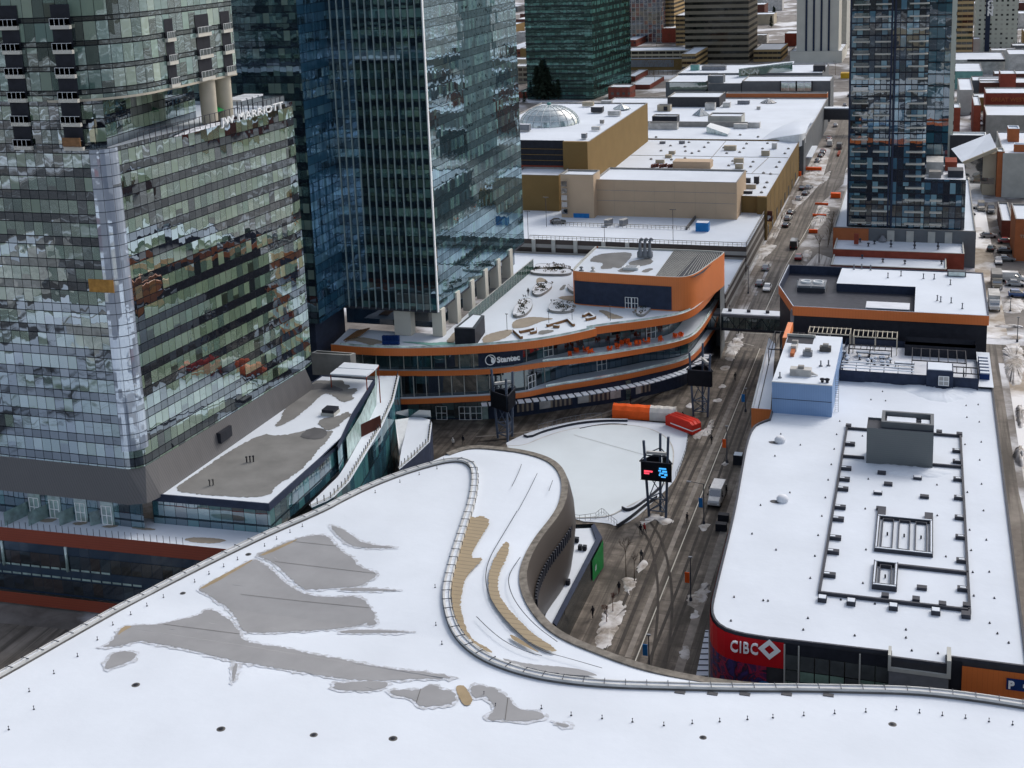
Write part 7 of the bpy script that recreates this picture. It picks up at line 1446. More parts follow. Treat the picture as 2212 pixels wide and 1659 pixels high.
for nm, lb, fr, tl, tr, bk, z, mt, cp in (('brick_cube_block', 'dark brick block with a snowy roof behind the condo tower', 'J', (245, 40), (342, 40), (300, 2), 12, 'brick_red', 'light_concrete'), ('weathered_block', 'weathered grey block with cars of snow on its roof beside the red warehouse', 'J', (560, 100), (950, 110), (900, 20), 10, 'concrete', 'light_concrete'), ('brick_alley_block', 'red brick building flank beside the alley', 'J', (455, 20), (515, 20), (500, -60), 13, 'brick_red', 'concrete'), ('dark_gable_block', 'dark building with a snowy strip roof behind the slanted glass hall', 'J', (255, 270), (560, 275), (590, 248), 10, 'charcoal', 'white_metal'), ('grey_panel_building', 'tall grey building with orange brick piers at the right edge', 'J', (700, 425), (1000, 430), (780, 240), 14, 'light_concrete', 'concrete'), ('brick_pier_block', 'orange brick pier block on the corner of the grey building', 'J', (655, 410), (715, 410), (700, 380), 14.5, 'brick_orange', 'light_concrete'), ('orange_roof_box', 'orange brick roof box on the grey building', 'J', (745, 215), (840, 220), (840, 192), 18, 'brick_orange', 'snow'), ('orange_sill_block', 'orange brick upper block at the far right edge', 'J', (795, 350), (960, 352), (960, 340), 16, 'brick_orange', 'snow'),
  ('snowy_lean_to', 'low snowy lean-to roof beside the orange brick building', 'J', (690, 995), (780, 990), (790, 840), 5, 'brick_dark', 'concrete'), ('orange_brick_building', 'orange brick building with faded lettering at the right edge by the alley', 'J', (805, 975), (1100, 990), (900, 850), 11, 'brick_orange', 'concrete')):
    bb, ii_ = qz(nm, lb, fr, tl, tr, bk, z, mt, cop=cp)
    if nm == 'orange_brick_building':
        for k, s_ in enumerate(('GREAT', 'THINGS')): text('ghost_lettering', s_, bb, 'beige', (ii_[0]+1.2, ii_[1]-.15, 8.2-k*1.8), (1, 0, 0), (0, 0, 1), .8, .03, .01) if 0 else None
        text('ghost_lettering', 'G', bb, 'beige', (ii_[0]+2.0, ii_[1]-.15, 8.0), (1, 0, 0), (0, 0, 1), .8, .03, .01); text('ghost_lettering', 'TS', bb, 'beige', (ii_[0]+1.2, ii_[1]-.15, 6.2), (1, 0, 0), (0, 0, 1), .8, .03, .01)
sg_ = thing('slanted_glass_hall', 'hall with a tilted snowy roof, tan eave and dark glass wall over the alley', 'building', tuple(W('J', 500, 600, 0))); zh = 12; a, b, c, d = W('J', 362, 508, 10.2), W('J', 650, 388, 15), W('J', 590, 255, 15), W('J', 262, 385, 11)
MB().quad(a, b, c, d).build('roof', 'snow_roof', sg_); mb = MB(); mb.bar(a, b, .7, n=4).build('eave', 'beige', sg_); yh = (a.y+b.y)/2
MB().quad((a.x+.5, a.y+.6, 4.5), (b.x-4, a.y+.6, 4.5), (b.x-4, a.y+.6, 13), (a.x+.5, a.y+.6, 9.8)).build('glass_wall', 'dark_glass', sg_); MB().box(b.x-4, a.y+.4, b.x, a.y+14, 0, 13.2).build('panelled_pier', 'beige', sg_); MB().box(a.x+.5, a.y+.3, b.x-.5, a.y+12, 3.6, 5.6).build('bridge_deck', 'dark_glass', sg_)
# brick row between condo podium and the orange building
r1, i_r1 = qz('brick_row_building', 'long low red brick building with a snow roof in front of the condo podium', 3, (975, 1620), (1825, 1640), (990, 1540), 6.6, 'brick_red', cop='light_concrete')
r2, i_r2 = qz('brick_row_annex', 'lower snow roofed annex in front of the long red brick building', 6, (960, 55), (1710, 90), (1000, -15), 5.2, 'brick_dark', cop='light_concrete')
q = W(3, 1125, 1580, 6.6); boxthing('brick_chimney', 'red brick chimney on the low red brick building', 'chimney', q, 1.1, 1.1, 2.6, 'brick_red', None)
v4 = lthing('row_roof_vent', 'small dark turbine vent on the low brick row roof', 'vent', 'turbine vents on the brick row'); MB().lathe((0, 0, 0), [(.35, 0), (.15, .15), (.15, .5), (.35, .6), (.3, .9), (0, 1)], 8).build('turbine', 'dark_metal', v4)
for i, (fr, u, v, z) in enumerate(((3, 1150, 1568, 6.4), (3, 1203, 1595, 6.4), (3, 1243, 1580, 6.4), (3, 1350, 1578, 6.4), (3, 1350, 1600, 6.4), (3, 1503, 1585, 6.4), (3, 1503, 1610, 6.4), (3, 1655, 1590, 6.4), (3, 1655, 1615, 6.4), (6, 1163, 15, 5), (6, 1440, 50, 5), (6, 1678, 52, 5), (6, 1297, 40, 5))):
    q = W(fr, u, v, z)
    if i == 0: v4.location = q
    else: copy_tree(v4, q)
q = W(3, 1295, 1560, 6.5); t = thing('roof_unit_wide', 'wide dark vent hood at the back of the low brick row roof', 'vent', tuple(q)); MB().lathe(q, [(1.1, 0), (1.0, .5), (.5, .9), (.5, 1.3), (0, 1.4)], 10).build('hood', 'steel_grey', t)
# ---- scattered far houses and blocks
r = random.Random(11); hcol = ['brick_red', 'beige', 'dirty_white', 'brown_wall', 'grey_cladding', 'brick_dark', 'light_concrete']; hname = {'brick_red': 'red brick', 'beige': 'beige', 'dirty_white': 'white', 'brown_wall': 'brown', 'grey_cladding': 'grey', 'brick_dark': 'dark brick', 'light_concrete': 'pale concrete'}
placed = []
def far(x, y, sx, sy, h):
    for (a, b, c, d) in placed:
        if abs(a-x) < (c+sx)/2+3 and abs(b-y) < (d+sy)/2+3: return
    placed.append((x, y, sx, sy)); m = r.choice(hcol); building('far_building', '%s %s building with snow on its flat roof far away in the city' % ('low' if h < 9 else 'taller', hname[m]), rp(x-sx/2, y-sy/2, x+sx/2, y+sy/2), 0, h, m, group='flat roofed city buildings far away')
for k in range(150):
    y = r.uniform(900, 2000); x = r.uniform(-.36*y-40, .07*y+20)
    if -60 < x < -5 or (y < 930 and -260 < x < 80): continue
    far(x, y, r.uniform(12, 34), r.uniform(12, 30), r.choice((6, 7, 9, 11, 16)))
for k in range(16): x, y = r.uniform(20, 60), r.uniform(560, 880); far(x, y, r.uniform(10, 18), r.uniform(12, 22), r.choice((6, 8, 11)))
for k in range(34): x, y = r.uniform(60, 230), r.uniform(285, 900); far(x, y, r.uniform(14, 30), r.uniform(14, 28), r.choice((6, 8, 11)))
for k in range(10): x, y = r.uniform(-300, -230), r.uniform(560, 900); far(x, y, r.uniform(14, 26), r.uniform(14, 24), r.choice((6, 8, 11)))
# city behind the camera, seen only in the mirror glass
for k in range(46):
    x, y = r.uniform(-260, 160), r.uniform(-360, 40)
    if abs(x) > 25 or y < -40: far(x, y, r.uniform(16, 34), r.uniform(14, 30), r.choice((6, 9, 12)))
# ================================================================ PLAZA: rink, screens, tents, lamps, people, cars
rk = smp([W(fr, u, v, 0) for fr, u, v in (('E', -40, 560), ('E', 130, 555), ('E', 300, 480), ('E', 500, 410), ('E', 750, 360), ('E', 1000, 335), ('E', 1250, 345), ('E', 1450, 385), ('E', 1600, 470), ('E', 1665, 570), ('E', 1670, 700), ('E', 1640, 850), ('E', 1560, 980), ('E', 1400, 1080), ('E', 1150, 1210), ('E', 1000, 1290), ('E', 750, 1300), ('E', 500, 1300), ('E', 100, 900))], 2)
apron = smp([W(fr, u, v, 0) for fr, u, v in (('E', -60, 520), ('E', 100, 440), ('E', 300, 370), ('E', 600, 300), ('E', 950, 258), ('E', 1250, 285), ('E', 1500, 310), ('E', 1740, 330), ('E', 1830, 430), ('E', 1815, 560), ('E', 1740, 780), ('E', 1680, 930), ('E', 1500, 1100), ('E', 1280, 1310), ('E', 1090, 1395), ('E', 1000, 1350), ('E', 600, 1330), ('E', 60, 900))], 2)
sheet('snow_apron', apron, .12, 'snow_roof')
t = thing('skating_rink', 'pale oval outdoor ice rink with snowy edges on the plaza', 'ice rink', tuple(sum(rk, Vector())/len(rk)))
MB().poly(rk, .2).build('ice', 'ice', t)
L_ = [p for p in rk[4:60]]; A = [Vector((p.x, p.y, .24)) for p in rk+[rk[0]]]; B_ = [Vector((p.x, p.y, .24)) for p in offset(rk+[rk[0]], .22)]; MB().ribbon(A, B_).build('edge_line', 'dirty_white', t)
for pts in ([(640, 430), (1200, 590), (1560, 690)],): a = [W('E', u, v, .23) for u, v in pts]; MB().ribbon(offset(a, .04), offset(a, -.04), flip=True).build('ice_line', 'concrete', t)
def bench_wall(lab, pts, h=.5, w=.5, mat='dark_metal', top='snow'):
    P = resample(smp([W('E', u, v, 0) for u, v in pts], 2), 24); t = thing('bench_wall', lab, 'bench', tuple(P[12])); A = offset(P, w/2); B_ = offset(P, -w/2); f = lambda L_, z: [Vector((p.x, p.y, z)) for p in L_]
    MB().ribbon(f(A, .1), f(A, h)).ribbon(f(B_, h), f(B_, .1)).ribbon(f(B_, h), f(A, h), flip=False).build('bench', mat, t); MB().ribbon(f(offset(P, -w*.3), h+.04), f(offset(P, w*.4), h+.04)).build('snow', top, t); return t
bench_wall('long curved dark bench with snow along the back edge of the ice rink', [(130, 450), (180, 472), (300, 415), (500, 360), (700, 320), (950, 295), (1200, 297)])
bench_wall('inner curved snow ledge behind the ice rink', [(700, 375), (900, 335), (1050, 325), (1195, 335)], .3, .3)
bench_wall('straight dark bench running to the right corner of the rink', [(1150, 1205), (1215, 1240), (1400, 1110), (1520, 1000)], .6, .5)
bench_wall('dark low wall along the lower right corner of the rink', [(1090, 1400), (1230, 1310), (1380, 1180), (1500, 1100)], .7, .3)
def fence(lab, pts, fr='E', h=1.1, z=.05, n_=14, nm='barrier_fence'):
    P = resample([W(fr, u, v, z) for u, v in pts], n_); t = thing(nm, lab, 'fence', tuple(P[0])); mb = MB()
    for p in P: mb.bar(p, p+Vector((0, 0, h)), .035, n=4)
    mb.tube([p+Vector((0, 0, h)) for p in P], .035, n=4).tube([p+Vector((0, 0, h*.5)) for p in P], .02, n=4); mb.build('rails', 'steel_grey', t); return t
fence('thin grey fence curving behind the rink up to the orange tents', [(275, 385), (405, 352), (525, 318), (655, 292), (790, 270), (930, 262)])
fence('thin grey fence stepping along the bottom edge of the rink', [(590, 1320), (715, 1335), (870, 1310), (940, 1255), (1000, 1320), (1090, 1390)])
fence('thin grey fence along the right side of the rink', [(1825, 470), (1805, 620), (1750, 780), (1700, 880)])
# inflatable tents
def tent(nm, lab, c0, c1, wd, h, mats, split=None):
    a, b = W('E', *c0, 0), W('E', *c1, 0); d = (b-a); d.z = 0; L_ = d.length; d.normalize(); n_ = Vector((-d.y, d.x, 0)); t = thing(nm, lab, 'tent', tuple(a)); prof = [(0, .1), (.02, h*.72), (wd*.25, h*.98), (wd*.5, h*1.04), (wd*.75, h*.98), (wd-.02, h*.72), (wd, .1)] if wd < 4 else [(0, .1), (0, h*.8), (.7, h), (wd-.7, h), (wd, h*.8), (wd, .1)]; segs = [(0, split or L_, mats[0])]+([(split, L_, mats[1])] if split else [])
    for s0, s1, mt in segs:
        k = 8; mb = MB(); rows_ = [[a+d*(s0+(s1-s0)*i/k)+n_*x+Vector((0, 0, z*(1+.03*math.sin(i*2.3+x)))) for x, z in prof] for i in range(k+1)]
        for r0, r1_ in zip(rows_, rows_[1:]): mb.ribbon(r0, r1_, sm=False)
        mb.face(rows_[0]); mb.face(rows_[-1][::-1]); mb.build('cover', mt, t)
    return t, a, d, n_
tent('orange_tent', 'long low orange tent with a dirty white right end behind the rink', (1040, 262), (1690, 305), 2.8, 2.3, ('orange_bright', 'tarp_white'), (W('E', 1425, 290)-W('E', 1040, 262)).length)
tt, a, d, n_ = tent('red_tent', 'red vinyl covered box tent with a white stripe at the right corner of the rink', (1870, 440), (1962, 405), 6.6, 2.3, ('red_vinyl',)); tt.rotation_euler.z = 0
MB().wall([(p.x, p.y) for p in (a-n_*.03+d*-.03+n_*5.4, a-d*.04-n_*.03, a+d*2.05-n_*.03)], .75, .95, closed=False).build('white_stripe', 'letter', tt)
# video towers
def video(nm, lab, foot, top, rot, lit, scr=3.0):
    c = sum((W('E', u, v, 0) for u, v in foot), Vector())/len(foot); t = thing(nm, lab, 'screen tower', tuple(c)); z1 = top; rr = 1.5
    legs = [c+Vector((rr*math.cos(rot+i*2.094), rr*math.sin(rot+i*2.094), 0)) for i in range(3)]
    for i, p in enumerate(legs):
        q = p+(p-c)*.45; MB().bar(p, (q.x, q.y, z1+(.9 if i == 1 else 0)), .24, n=4).build('mast', 'blue_steel', t)
        o = legs[(i+1) % 3]; mb = MB()
        for z in (1.0, 3.0, z1*.55): mb.bar((p.x, p.y, z), (o.x, o.y, z), .1, n=4)
        mb.bar((p.x, p.y, 1), (o.x, o.y, 3), .08, n=4).bar((o.x, o.y, 3), (p.x, p.y, z1*.55), .08, n=4); mb.build('brace', 'blue_steel', t)
    zc = z1*.62; cor = [c+Vector((scr*math.cos(rot+.0+i*2.094), scr*math.sin(rot+i*2.094), 0)) for i in range(3)]; lo_, hi_ = zc-1.5, zc+1.5
    for i in range(3):
        p, q = cor[i], cor[(i+1) % 3]; tt_ = (q-p); p2, q2 = p+tt_*.06, q-tt_*.06; s = MB().wall([(p2.x, p2.y), (q2.x, q2.y)], lo_, hi_, closed=False).wall([(q2.x, q2.y), (p2.x, p2.y)], lo_, hi_, closed=False).build('screen', 'black_metal', t)
        if lit and i == lit[0]:
            tn = tt_.normalized(); nn = Vector((tn.y, -tn.x, 0)); o = (p+q)/2+nn*.08
            def R4(s0, s1, z0, z1_, m, nm_): MB().quad(tuple(o+tn*s0+Vector((0, 0, z0))), tuple(o+tn*s1+Vector((0, 0, z0))), tuple(o+tn*s1+Vector((0, 0, z1_))), tuple(o+tn*s0+Vector((0, 0, z1_)))).build(nm_, m, s)
            R4(-1.8, -.5, zc-.12, zc+.15, 'led_red', 'red_text'); R4(-1.8, -1.0, zc-.45, zc-.22, 'led_red', 'red_text')
            for (a0, a1, b0, b1) in ((.5, 1.6, .5, .75), (.4, .8, .15, .4), (1.0, 1.7, .05, .35), (.55, 1.2, -.25, 0), (1.3, 1.75, -.5, -.1), (.45, .7, -.55, -.3), (.8, 1.5, -.8, -.6)): R4(a0, a1, zc+b0, zc+b1, 'led_blue', 'blue_graphic')
    mb = MB()
    for zz in (hi_, hi_+.9):
        for i in range(3): p, q = cor[i], cor[(i+1) % 3]; k = .75 if zz > hi_ else 1; mb.bar(c+(p-c)*k+Vector((0, 0, zz)), c+(q-c)*k+Vector((0, 0, zz)), .09, n=4)
    for i in range(3): mb.bar(cor[i]+Vector((0, 0, hi_)), c+(legs[i]-c)*1.2+Vector((0, 0, hi_+.9)), .07, n=4)
    mb.build('top_truss', 'dark_metal', t); p, q = cor[0], cor[1]; MB().bar(c+(p-c)*.6+Vector((0, 0, hi_+1.3)), c+(q-c)*.6+Vector((0, 0, hi_+1.3)), .3, n=4).build('light_bar', 'dirty_white', t)
    MB().poly(cor, lo_, flip=True).build('bottom', 'black_metal', t)
emis('led_red', (.8, .06, .10), 1.2); emis('led_blue', (.05, .35, .8), 1.0)
video('screen_tower', 'steel tower with a lit black video screen at the near right corner of the rink', ((1405, 1290), (1605, 1310), (1550, 1190)), 12.2, R(-88-120+15), (0,), 3.1) if 0 else video('screen_tower', 'steel tower with a lit black video screen at the near right corner of the rink', ((1405, 1290), (1605, 1310), (1550, 1190)), 12.4, R(-150), (0,), 2.9)
video('screen_tower', 'steel screen tower seen from behind at the far right corner of the rink', ((1890, 220), (2040, 280), (1960, 180)), 12.2, R(-30), None, 2.8)
video('screen_tower', 'steel screen tower left of the rink in front of the orange banded podium', ((-95, 460), (-30, 520), (-60, 440)), 12.0, R(60), None, 2.8)
# low building with the green sign
gb = thing('kiosk_building', 'low snow roofed plaza building with a dark frame and a green bank sign', 'building', tuple(W(8, 1560, 300, 4.2))); z = 4.2
q = [W(8, 1480, 110, z), W(8, 1620, 105, z), W(8, 1650, 190, z), W(8, 1370, 730, z), W(8, 1250, 700, z)]; qo = [W(8, 1480, 95, z), W(8, 1640, 88, z), W(8, 1692, 180, z), W(8, 1395, 755, z), W(8, 1300, 760, z)]
MB().poly(q, z+.02).build('roof', 'snow_roof', gb); MB().wall(ccw(qo), 0, z+.3).poly(ccw(qo), z-.3).build('wall', 'dark_glass', gb); f3 = lambda P, zz: [(p.x, p.y, zz) for p in P]
mb = MB(); a3, b3 = f3(qo[1:4], z+.35), f3(q[1:4], z+.35); mb.ribbon(b3, a3, flip=True); mb.ribbon(f3(q[1:4], z), b3, flip=True); mb.build('roof_frame', 'navy_metal', gb)
g0, g1 = W(8, 1697, 190, z), W(8, 1625, 330, z); g0.z = g1.z = 0; dd = (qo[3]-qo[2]).normalized(); n_ = Vector((-dd.y, dd.x, 0)); n_ = n_ if n_.x > 0 else -n_; s0, s1 = qo[2]+n_*.15+dd*.2, qo[2]+n_*.15+dd*6.5
MB().quad((s1.x, s1.y, 1.2), (s0.x, s0.y, .2), (s0.x, s0.y, 4.3), (s1.x, s1.y, 4.3)).build('green_sign', 'green_sign', gb); c_ = s0+dd*4.3+n_*.06; MB().quad((c_.x+dd.x*.8, c_.y+dd.y*.8, 2.1), (c_.x, c_.y, 2.1), (c_.x, c_.y, 2.9), (c_.x+dd.x*.8, c_.y+dd.y*.8, 2.9)).build('sign_mark', 'pale_glass', gb)
for i, (u, v) in enumerate(((1518, 195), (1548, 245), (1578, 248), (1458, 390), (1470, 470))): boxthing('kiosk_roof_unit', ['dark upright unit at the back of the kiosk roof', 'left small vent in the middle of the kiosk roof', 'right small vent in the middle of the kiosk roof', 'pale topped unit on the left edge of the kiosk roof', 'dark slim unit at the narrow end of the kiosk roof'][i], 'roof unit', W(8, u, v, z), .5 if i in (1, 2, 4) else .9, .6, .7, 'black_metal' if i != 3 else 'dark_concrete', 'dirty_white' if i == 3 else None)
# street lamps, banners, bollards
def lamp(lab, fr, bu, bv, tv, arm=0, banner=None, grp='slim street lamps around the plaza and street', hh=None):
    p = W(fr, bu, bv, 0); h = hh or WY(fr, bu, tv, p.y).z; t = thing('street_lamp', lab, 'street lamp', tuple(p), 0, grp); MB().lathe(p, [(.22, 0), (.22, .5), (.09, .55), (.06, h)], 8).build('pole', 'dark_metal', t)
    if arm: MB().bar(p+Vector((0, 0, h)), p+Vector((arm, 0, h+.25)), .05, n=4).build('arm', 'dark_metal', t); MB().box(p.x+arm-.35, p.y-.15, p.x+arm+.35, p.y+.15, p.z+h+.15, p.z+h+.28).build('lamp_head', 'steel_grey', t)
    else: MB().box(p.x-.25, p.y-.15, p.x+.25, p.y+.15, p.z+h, p.z+h+.15).build('lamp_head', 'steel_grey', t)
    if banner: MB().box(p.x-.75, p.y-.04, p.x-.15, p.y+.04, p.z+h*.42, p.z+h*.42+1.5).build('banner', banner, t)
lamp('dark lamp post with an orange banner before the red corner sign', 'K5', 138, 1190, 940, 0, 'orange_bright'); lamp('lamp post with a long arm and a blue banner left of the white van', 'K5', 213, 750, 520, -2.2, 'blue_paint'); lamp('lamp post with an orange banner beyond the white van', 'K5', 345, 400, 190, 0, 'orange_bright')
lamp('lamp post with a blue banner near the left ledge of the shop building', 6, 408, 1010, 860, 0, 'blue_paint'); lamp('lamp post beside the lower arm of the plaza with a blue banner', 8, 1995, 1030, 800, 0, 'blue_paint')
lamp('white lamp post at the corner by the parking deck', 6, 425, 245, 70, 0, None); lamp('lamp post beside the footbridge corner', 6, 300, 330, 190); lamp('lamp post by the side street near the lorries', 'K7', 355, 615, 530); lamp('lamp post on the snowy corner by the side street', 'K7', 398, 800, 650)
for u, v, tv, lb in ((1212, 1560, 1370, 'tall deck lamp nearest the office tower on the parking deck'), (1330, 1470, 1280, 'deck lamp behind the rail at the left of the parking deck'), (1706, 1570, 1475, 'short deck lamp at the front edge of the parking deck'), (2150, 1560, 1360, 'tall twin headed deck lamp at the right of the parking deck')):
    p = W(2, u, v, zd); t = thing('deck_lamp', lb, 'lamp', tuple(p)); h = WY(2, u, tv, p.y).z-zd; MB().bar(p, p+Vector((0, 0, h)), .07, n=6).build('pole', 'dark_metal', t); MB().box(p.x-.8, p.y-.15, p.x+.8, p.y+.15, zd+h, zd+h+.15).build('lamp_head', 'dark_concrete', t)
boxthing('blue_cabin', 'bright blue cabin with a snow patch on the right of the parking deck', 'cabin', W(3, 130, 1495, zd), 3.4, 2.6, 2.4, 'blue_paint', 'snow_drift'); boxthing('blue_skip', 'blue steel skip at the foot of the peach stair tower', 'skip', W(2, 1560, 1408, zd), 4.6, 1.6, 1.3, 'blue_paint')
for u, lb in ((1732, 'left'), (1830, 'right')): q = W(2, u, 1460, zd); t = thing('deck_shelter', lb+' of two slim grey shelters on the parking deck', 'shelter', tuple(q)); MB().obox((q.x, q.y), 1.2, 2.6, 1.2, zd, zd+1.6).build('body', 'steel_grey', t); MB().obox((q.x, q.y), 1.2, 2.7, 1.3, zd+1.6, zd+1.8).build('top', 'dirty_white', t)
# ---- people (skinned body surfaces)
def person(lab, p, coat='dark_cloth', leg='charcoal', rz=0, stride=.14, bend=0, arm=.1, z=None):
    t = thing('person', lab, 'person', (p.x, p.y, p.z+.04), rz); 
    V = [(0, 0, .95), (0, 0, 1.18), (0, bend*.1, 1.42), (0, bend*.16, 1.53), (0, bend*.2, 1.66), (.09, 0, .9), (.1, stride, .5), (.1, stride*1.1, .09), (.1, stride*1.1+.13, .05), (-.09, 0, .9), (-.1, -stride, .5), (-.1, -stride*1.6, .09), (-.1, -stride*1.6+.13, .05), (.2, bend*.1, 1.4), (.25, -arm, 1.14), (.24, arm*.5, .9), (.24, arm*.7, .8), (-.2, bend*.1, 1.4), (-.25, arm, 1.14), (-.24, arm*1.6, .92), (-.24, arm*1.9, .82)]
    E_ = [(0, 1), (1, 2), (2, 3), (3, 4), (0, 5), (5, 6), (6, 7), (7, 8), (0, 9), (9, 10), (10, 11), (11, 12), (2, 13), (13, 14), (14, 15), (15, 16), (2, 17), (17, 18), (18, 19), (19, 20)]
    Rr = [.15, .15, .17, .06, .105, .1, .07, .05, .045, .1, .07, .05, .045, .075, .055, .045, .04, .075, .055, .045, .04]
    me = bpy.data.meshes.new('body'); me.from_pydata(V, E_, []); o = bpy.data.objects.new('body', me); link(o, t); md = o.modifiers.new('s', 'SKIN'); sv = me.skin_vertices[0].data
    for i, k in enumerate(Rr): sv[i].radius = (k, k*.8)
    sv[0].use_root = True; o.modifiers.new('u', 'SUBSURF').levels = 1; o.modifiers['u'].render_levels = 1; dg = bpy.context.evaluated_depsgraph_get(); me2 = bpy.data.meshes.new_from_object(o.evaluated_get(dg)); o.modifiers.clear(); o.data = me2; me2.materials.clear()
    for m in (leg, coat, 'skin'): me2.materials.append(MAT[m])
    for f in me2.polygons: c = f.center; f.material_index = 0 if c.z < .86 else (2 if (c.z > 1.56 and c.y > .02) or (abs(c.x) > .2 and c.z < .86) else 1)
    MB().lathe((0, bend*.2-.015, 1.64), [(.125, -.03), (.125, .06), (.09, .13), (0, .15)], 8).build('hat', 'dark_cloth', None) if 0 else None
    h = MB().lathe((0, bend*.2-.015, 1.66), [(.12, -.02), (.118, .05), (.08, .11), (0, .13)], 8); LOCAL.add(t.name); h.build('hat', coat, t); return t
for i, (fr, u, v, lb, ct_, lg, rz) in enumerate([('K5', 118, 745, 'person in dark clothes walking left of the blue banner lamp', 'dark_cloth', 'dark_cloth', 2.6), ('K5', 257, 295, 'person in black standing right of the red tent', 'dark_cloth', 'dark_cloth', .3), ('K5', 250, 580, 'person in dark coat standing at the left side of the white van', 'charcoal', 'dark_cloth', .5), ('K5', 341, 585, 'person in dark coat standing at the right side of the white van', 'dark_cloth', 'charcoal', -.6),
 (8, 1940, 150, 'person in a black coat left of the pair below the lit screen tower', 'dark_cloth', 'dark_cloth', .2), (8, 1965, 145, 'person in a red jacket right of the pair below the lit screen tower', 'red_cloth', 'dark_cloth', -.4), (8, 1630, 690, 'person in black walking alone on the lower plaza path', 'dark_cloth', 'dark_cloth', 1.0), (8, 1800, 530, 'person in dark clothes beside the planting strip snow', 'dark_cloth', 'brick_dark', .4), (8, 1945, 320, 'person in black by the small snow patch near the planting strip', 'charcoal', 'dark_cloth', 0),
 (5, 1875, 965, 'person in black walking along the podium wall behind the orange tent', 'dark_cloth', 'dark_cloth', 1.5), (5, 790, 1225, 'person in black standing at the plaza edge above the arena roof', 'dark_cloth', 'dark_cloth', 0), (6, 340, 810, 'person in black crossing the plaza street', 'dark_cloth', 'dark_cloth', .8), (5, 725, 1240, 'person in a pale coat at the plaza edge above the arena roof', 'tarp_white', 'charcoal', 0), (6, 362, 505, 'person in dark coat under the footbridge', 'dark_cloth', 'dark_cloth', .4), (6, 380, 507, 'person in grey coat under the footbridge', 'charcoal', 'dark_cloth', .1), (6, 1, 1070, 'person in black near the far screen tower foot', 'dark_cloth', 'dark_cloth', 1)]):
    person(lb, W(fr, u, v, .05), ct_, lg, rz, .05+.1*(i % 3))
qq = W('B', 170, 655, 15); person('person in black walking in the podium roof garden', qq, 'dark_cloth', 'dark_cloth', .4)
# ---- vehicles
def carproto(col, L_=4.5, wd=1.85, h=1.5, kind='car', snow=False):
    t = lthing('parked_car' if kind == 'car' else kind, '-', 'car' if kind == 'car' else kind)
    def loft(secs, mat, nm, par=t):
        mb = MB(); R_ = []
        for (x, zb, zt, w0, w1) in secs: R_.append([Vector((x, -w0/2, zb)), Vector((x, -w0/2, (zb+zt)/2)), Vector((x, -w1/2, zt)), Vector((x, w1/2, zt)), Vector((x, w0/2, (zb+zt)/2)), Vector((x, w0/2, zb))])
        for a, b in zip(R_, R_[1:]): mb.ribbon(a, b, flip=True); mb.quad(a[5], a[0], b[0], b[5])
        mb.face(R_[0][::-1]); mb.face(R_[-1]); return mb.build(nm, mat, par)
    l = L_/2; w = wd
    if kind == 'lorry':
        loft([(-l, .5, .9, w*.9, w*.9), (l-.2, .5, .9, w*.9, w*.9)], 'dark_metal', 'chassis'); MB().box(-l, -w/2, l-2.2, w/2, .95, 3.3).build('cargo_box', 'dirty_white' if col == 'white' else 'concrete', t); loft([(l-2.1, .6, 2.5, w*.95, w*.9), (l-.9, .6, 2.5, w*.95, w*.9), (l-.55, .6, 1.5, w*.95, w*.9), (l, .6, 1.3, w*.9, w*.85)], 'paint_'+col, 'cab')
        MB().quad((l-.88, -w*.4, 2.35), (l-.88, w*.4, 2.35), (l-.53, w*.4, 1.55), (l-.53, -w*.4, 1.55)).build('windscreen', 'car_glass', t)
    elif kind == 'van':
        loft([(-l, .45, 2.3, w, w*.88), (-l+.3, .4, 2.45, w, w*.88), (l-1.9, .4, 2.45, w, w*.86), (l-1.0, .4, 1.5, w, w*.85), (l-.15, .4, 1.15, w*.96, w*.82), (l, .45, .85, w*.9, w*.85)], 'paint_'+col, 'body'); MB().quad((l-1.84, w*.38, 2.38), (l-1.84, -w*.38, 2.38), (l-1.02, -w*.40, 1.56), (l-1.02, w*.40, 1.56)).build('windscreen', 'car_glass', t)
        for s in (-1, 1): MB().box(l-2.6, s*w/2-.02, l-1.7, s*w/2+.02, 1.35, 1.95).build('side_window', 'car_glass', t); MB().box(l-1.7, s*(w/2+.02), l-1.5, s*(w/2+.24), 1.35, 1.6).build('mirror', 'black_metal', t)
    else:
        suv = h > 1.6; loft([(-l, .4, .75 if not suv else .95, w*.88, w*.84), (-l+.15, .3, .95 if not suv else 1.1, w, w*.9), (l-1.2, .3, .98 if not suv else 1.1, w, w*.92), (l-.2, .3, .78 if not suv else .95, w*.96, w*.86), (l, .4, .62 if not suv else .8, w*.86, w*.8)], 'paint_'+col, 'body')
        zb = .95 if not suv else 1.08; loft([(-l+.35, zb, zb+.02, w*.86, w*.84), (-l+(1.05 if not suv else .6), zb, h-.04, w*.86, w*.7), (l-2.1, zb, h-.04, w*.86, w*.7), (l-1.25, zb, zb+.02, w*.86, w*.84)], 'car_glass', 'glasshouse'); MB().box(-l+(1.05 if not suv else .6), -w*.35, l-2.1, w*.35, h-.05, h+(.08 if snow else 0)).build('roof', 'snow' if snow else 'paint_'+col, t)
    for sx in (-l+.85, l-.85):
        for s in (-1, 1): r_ = .34 if kind != 'lorry' else .48; MB().bar((sx, s*(w/2-.2), r_), (sx, s*(w/2+.01), r_), r_, n=14).build('wheel', 'rubber', t)
    for s in (-1, 1): MB().box(l-.06, s*w*.36-.16, l+.03, s*w*.36+.16, .62, .78).build('headlight', 'letter', t); MB().box(-l-.03, s*w*.37-.12, -l+.05, s*w*.37+.12, .68, .86).build('tail_light', 'red_sign', t)
    return t
PRO = {}
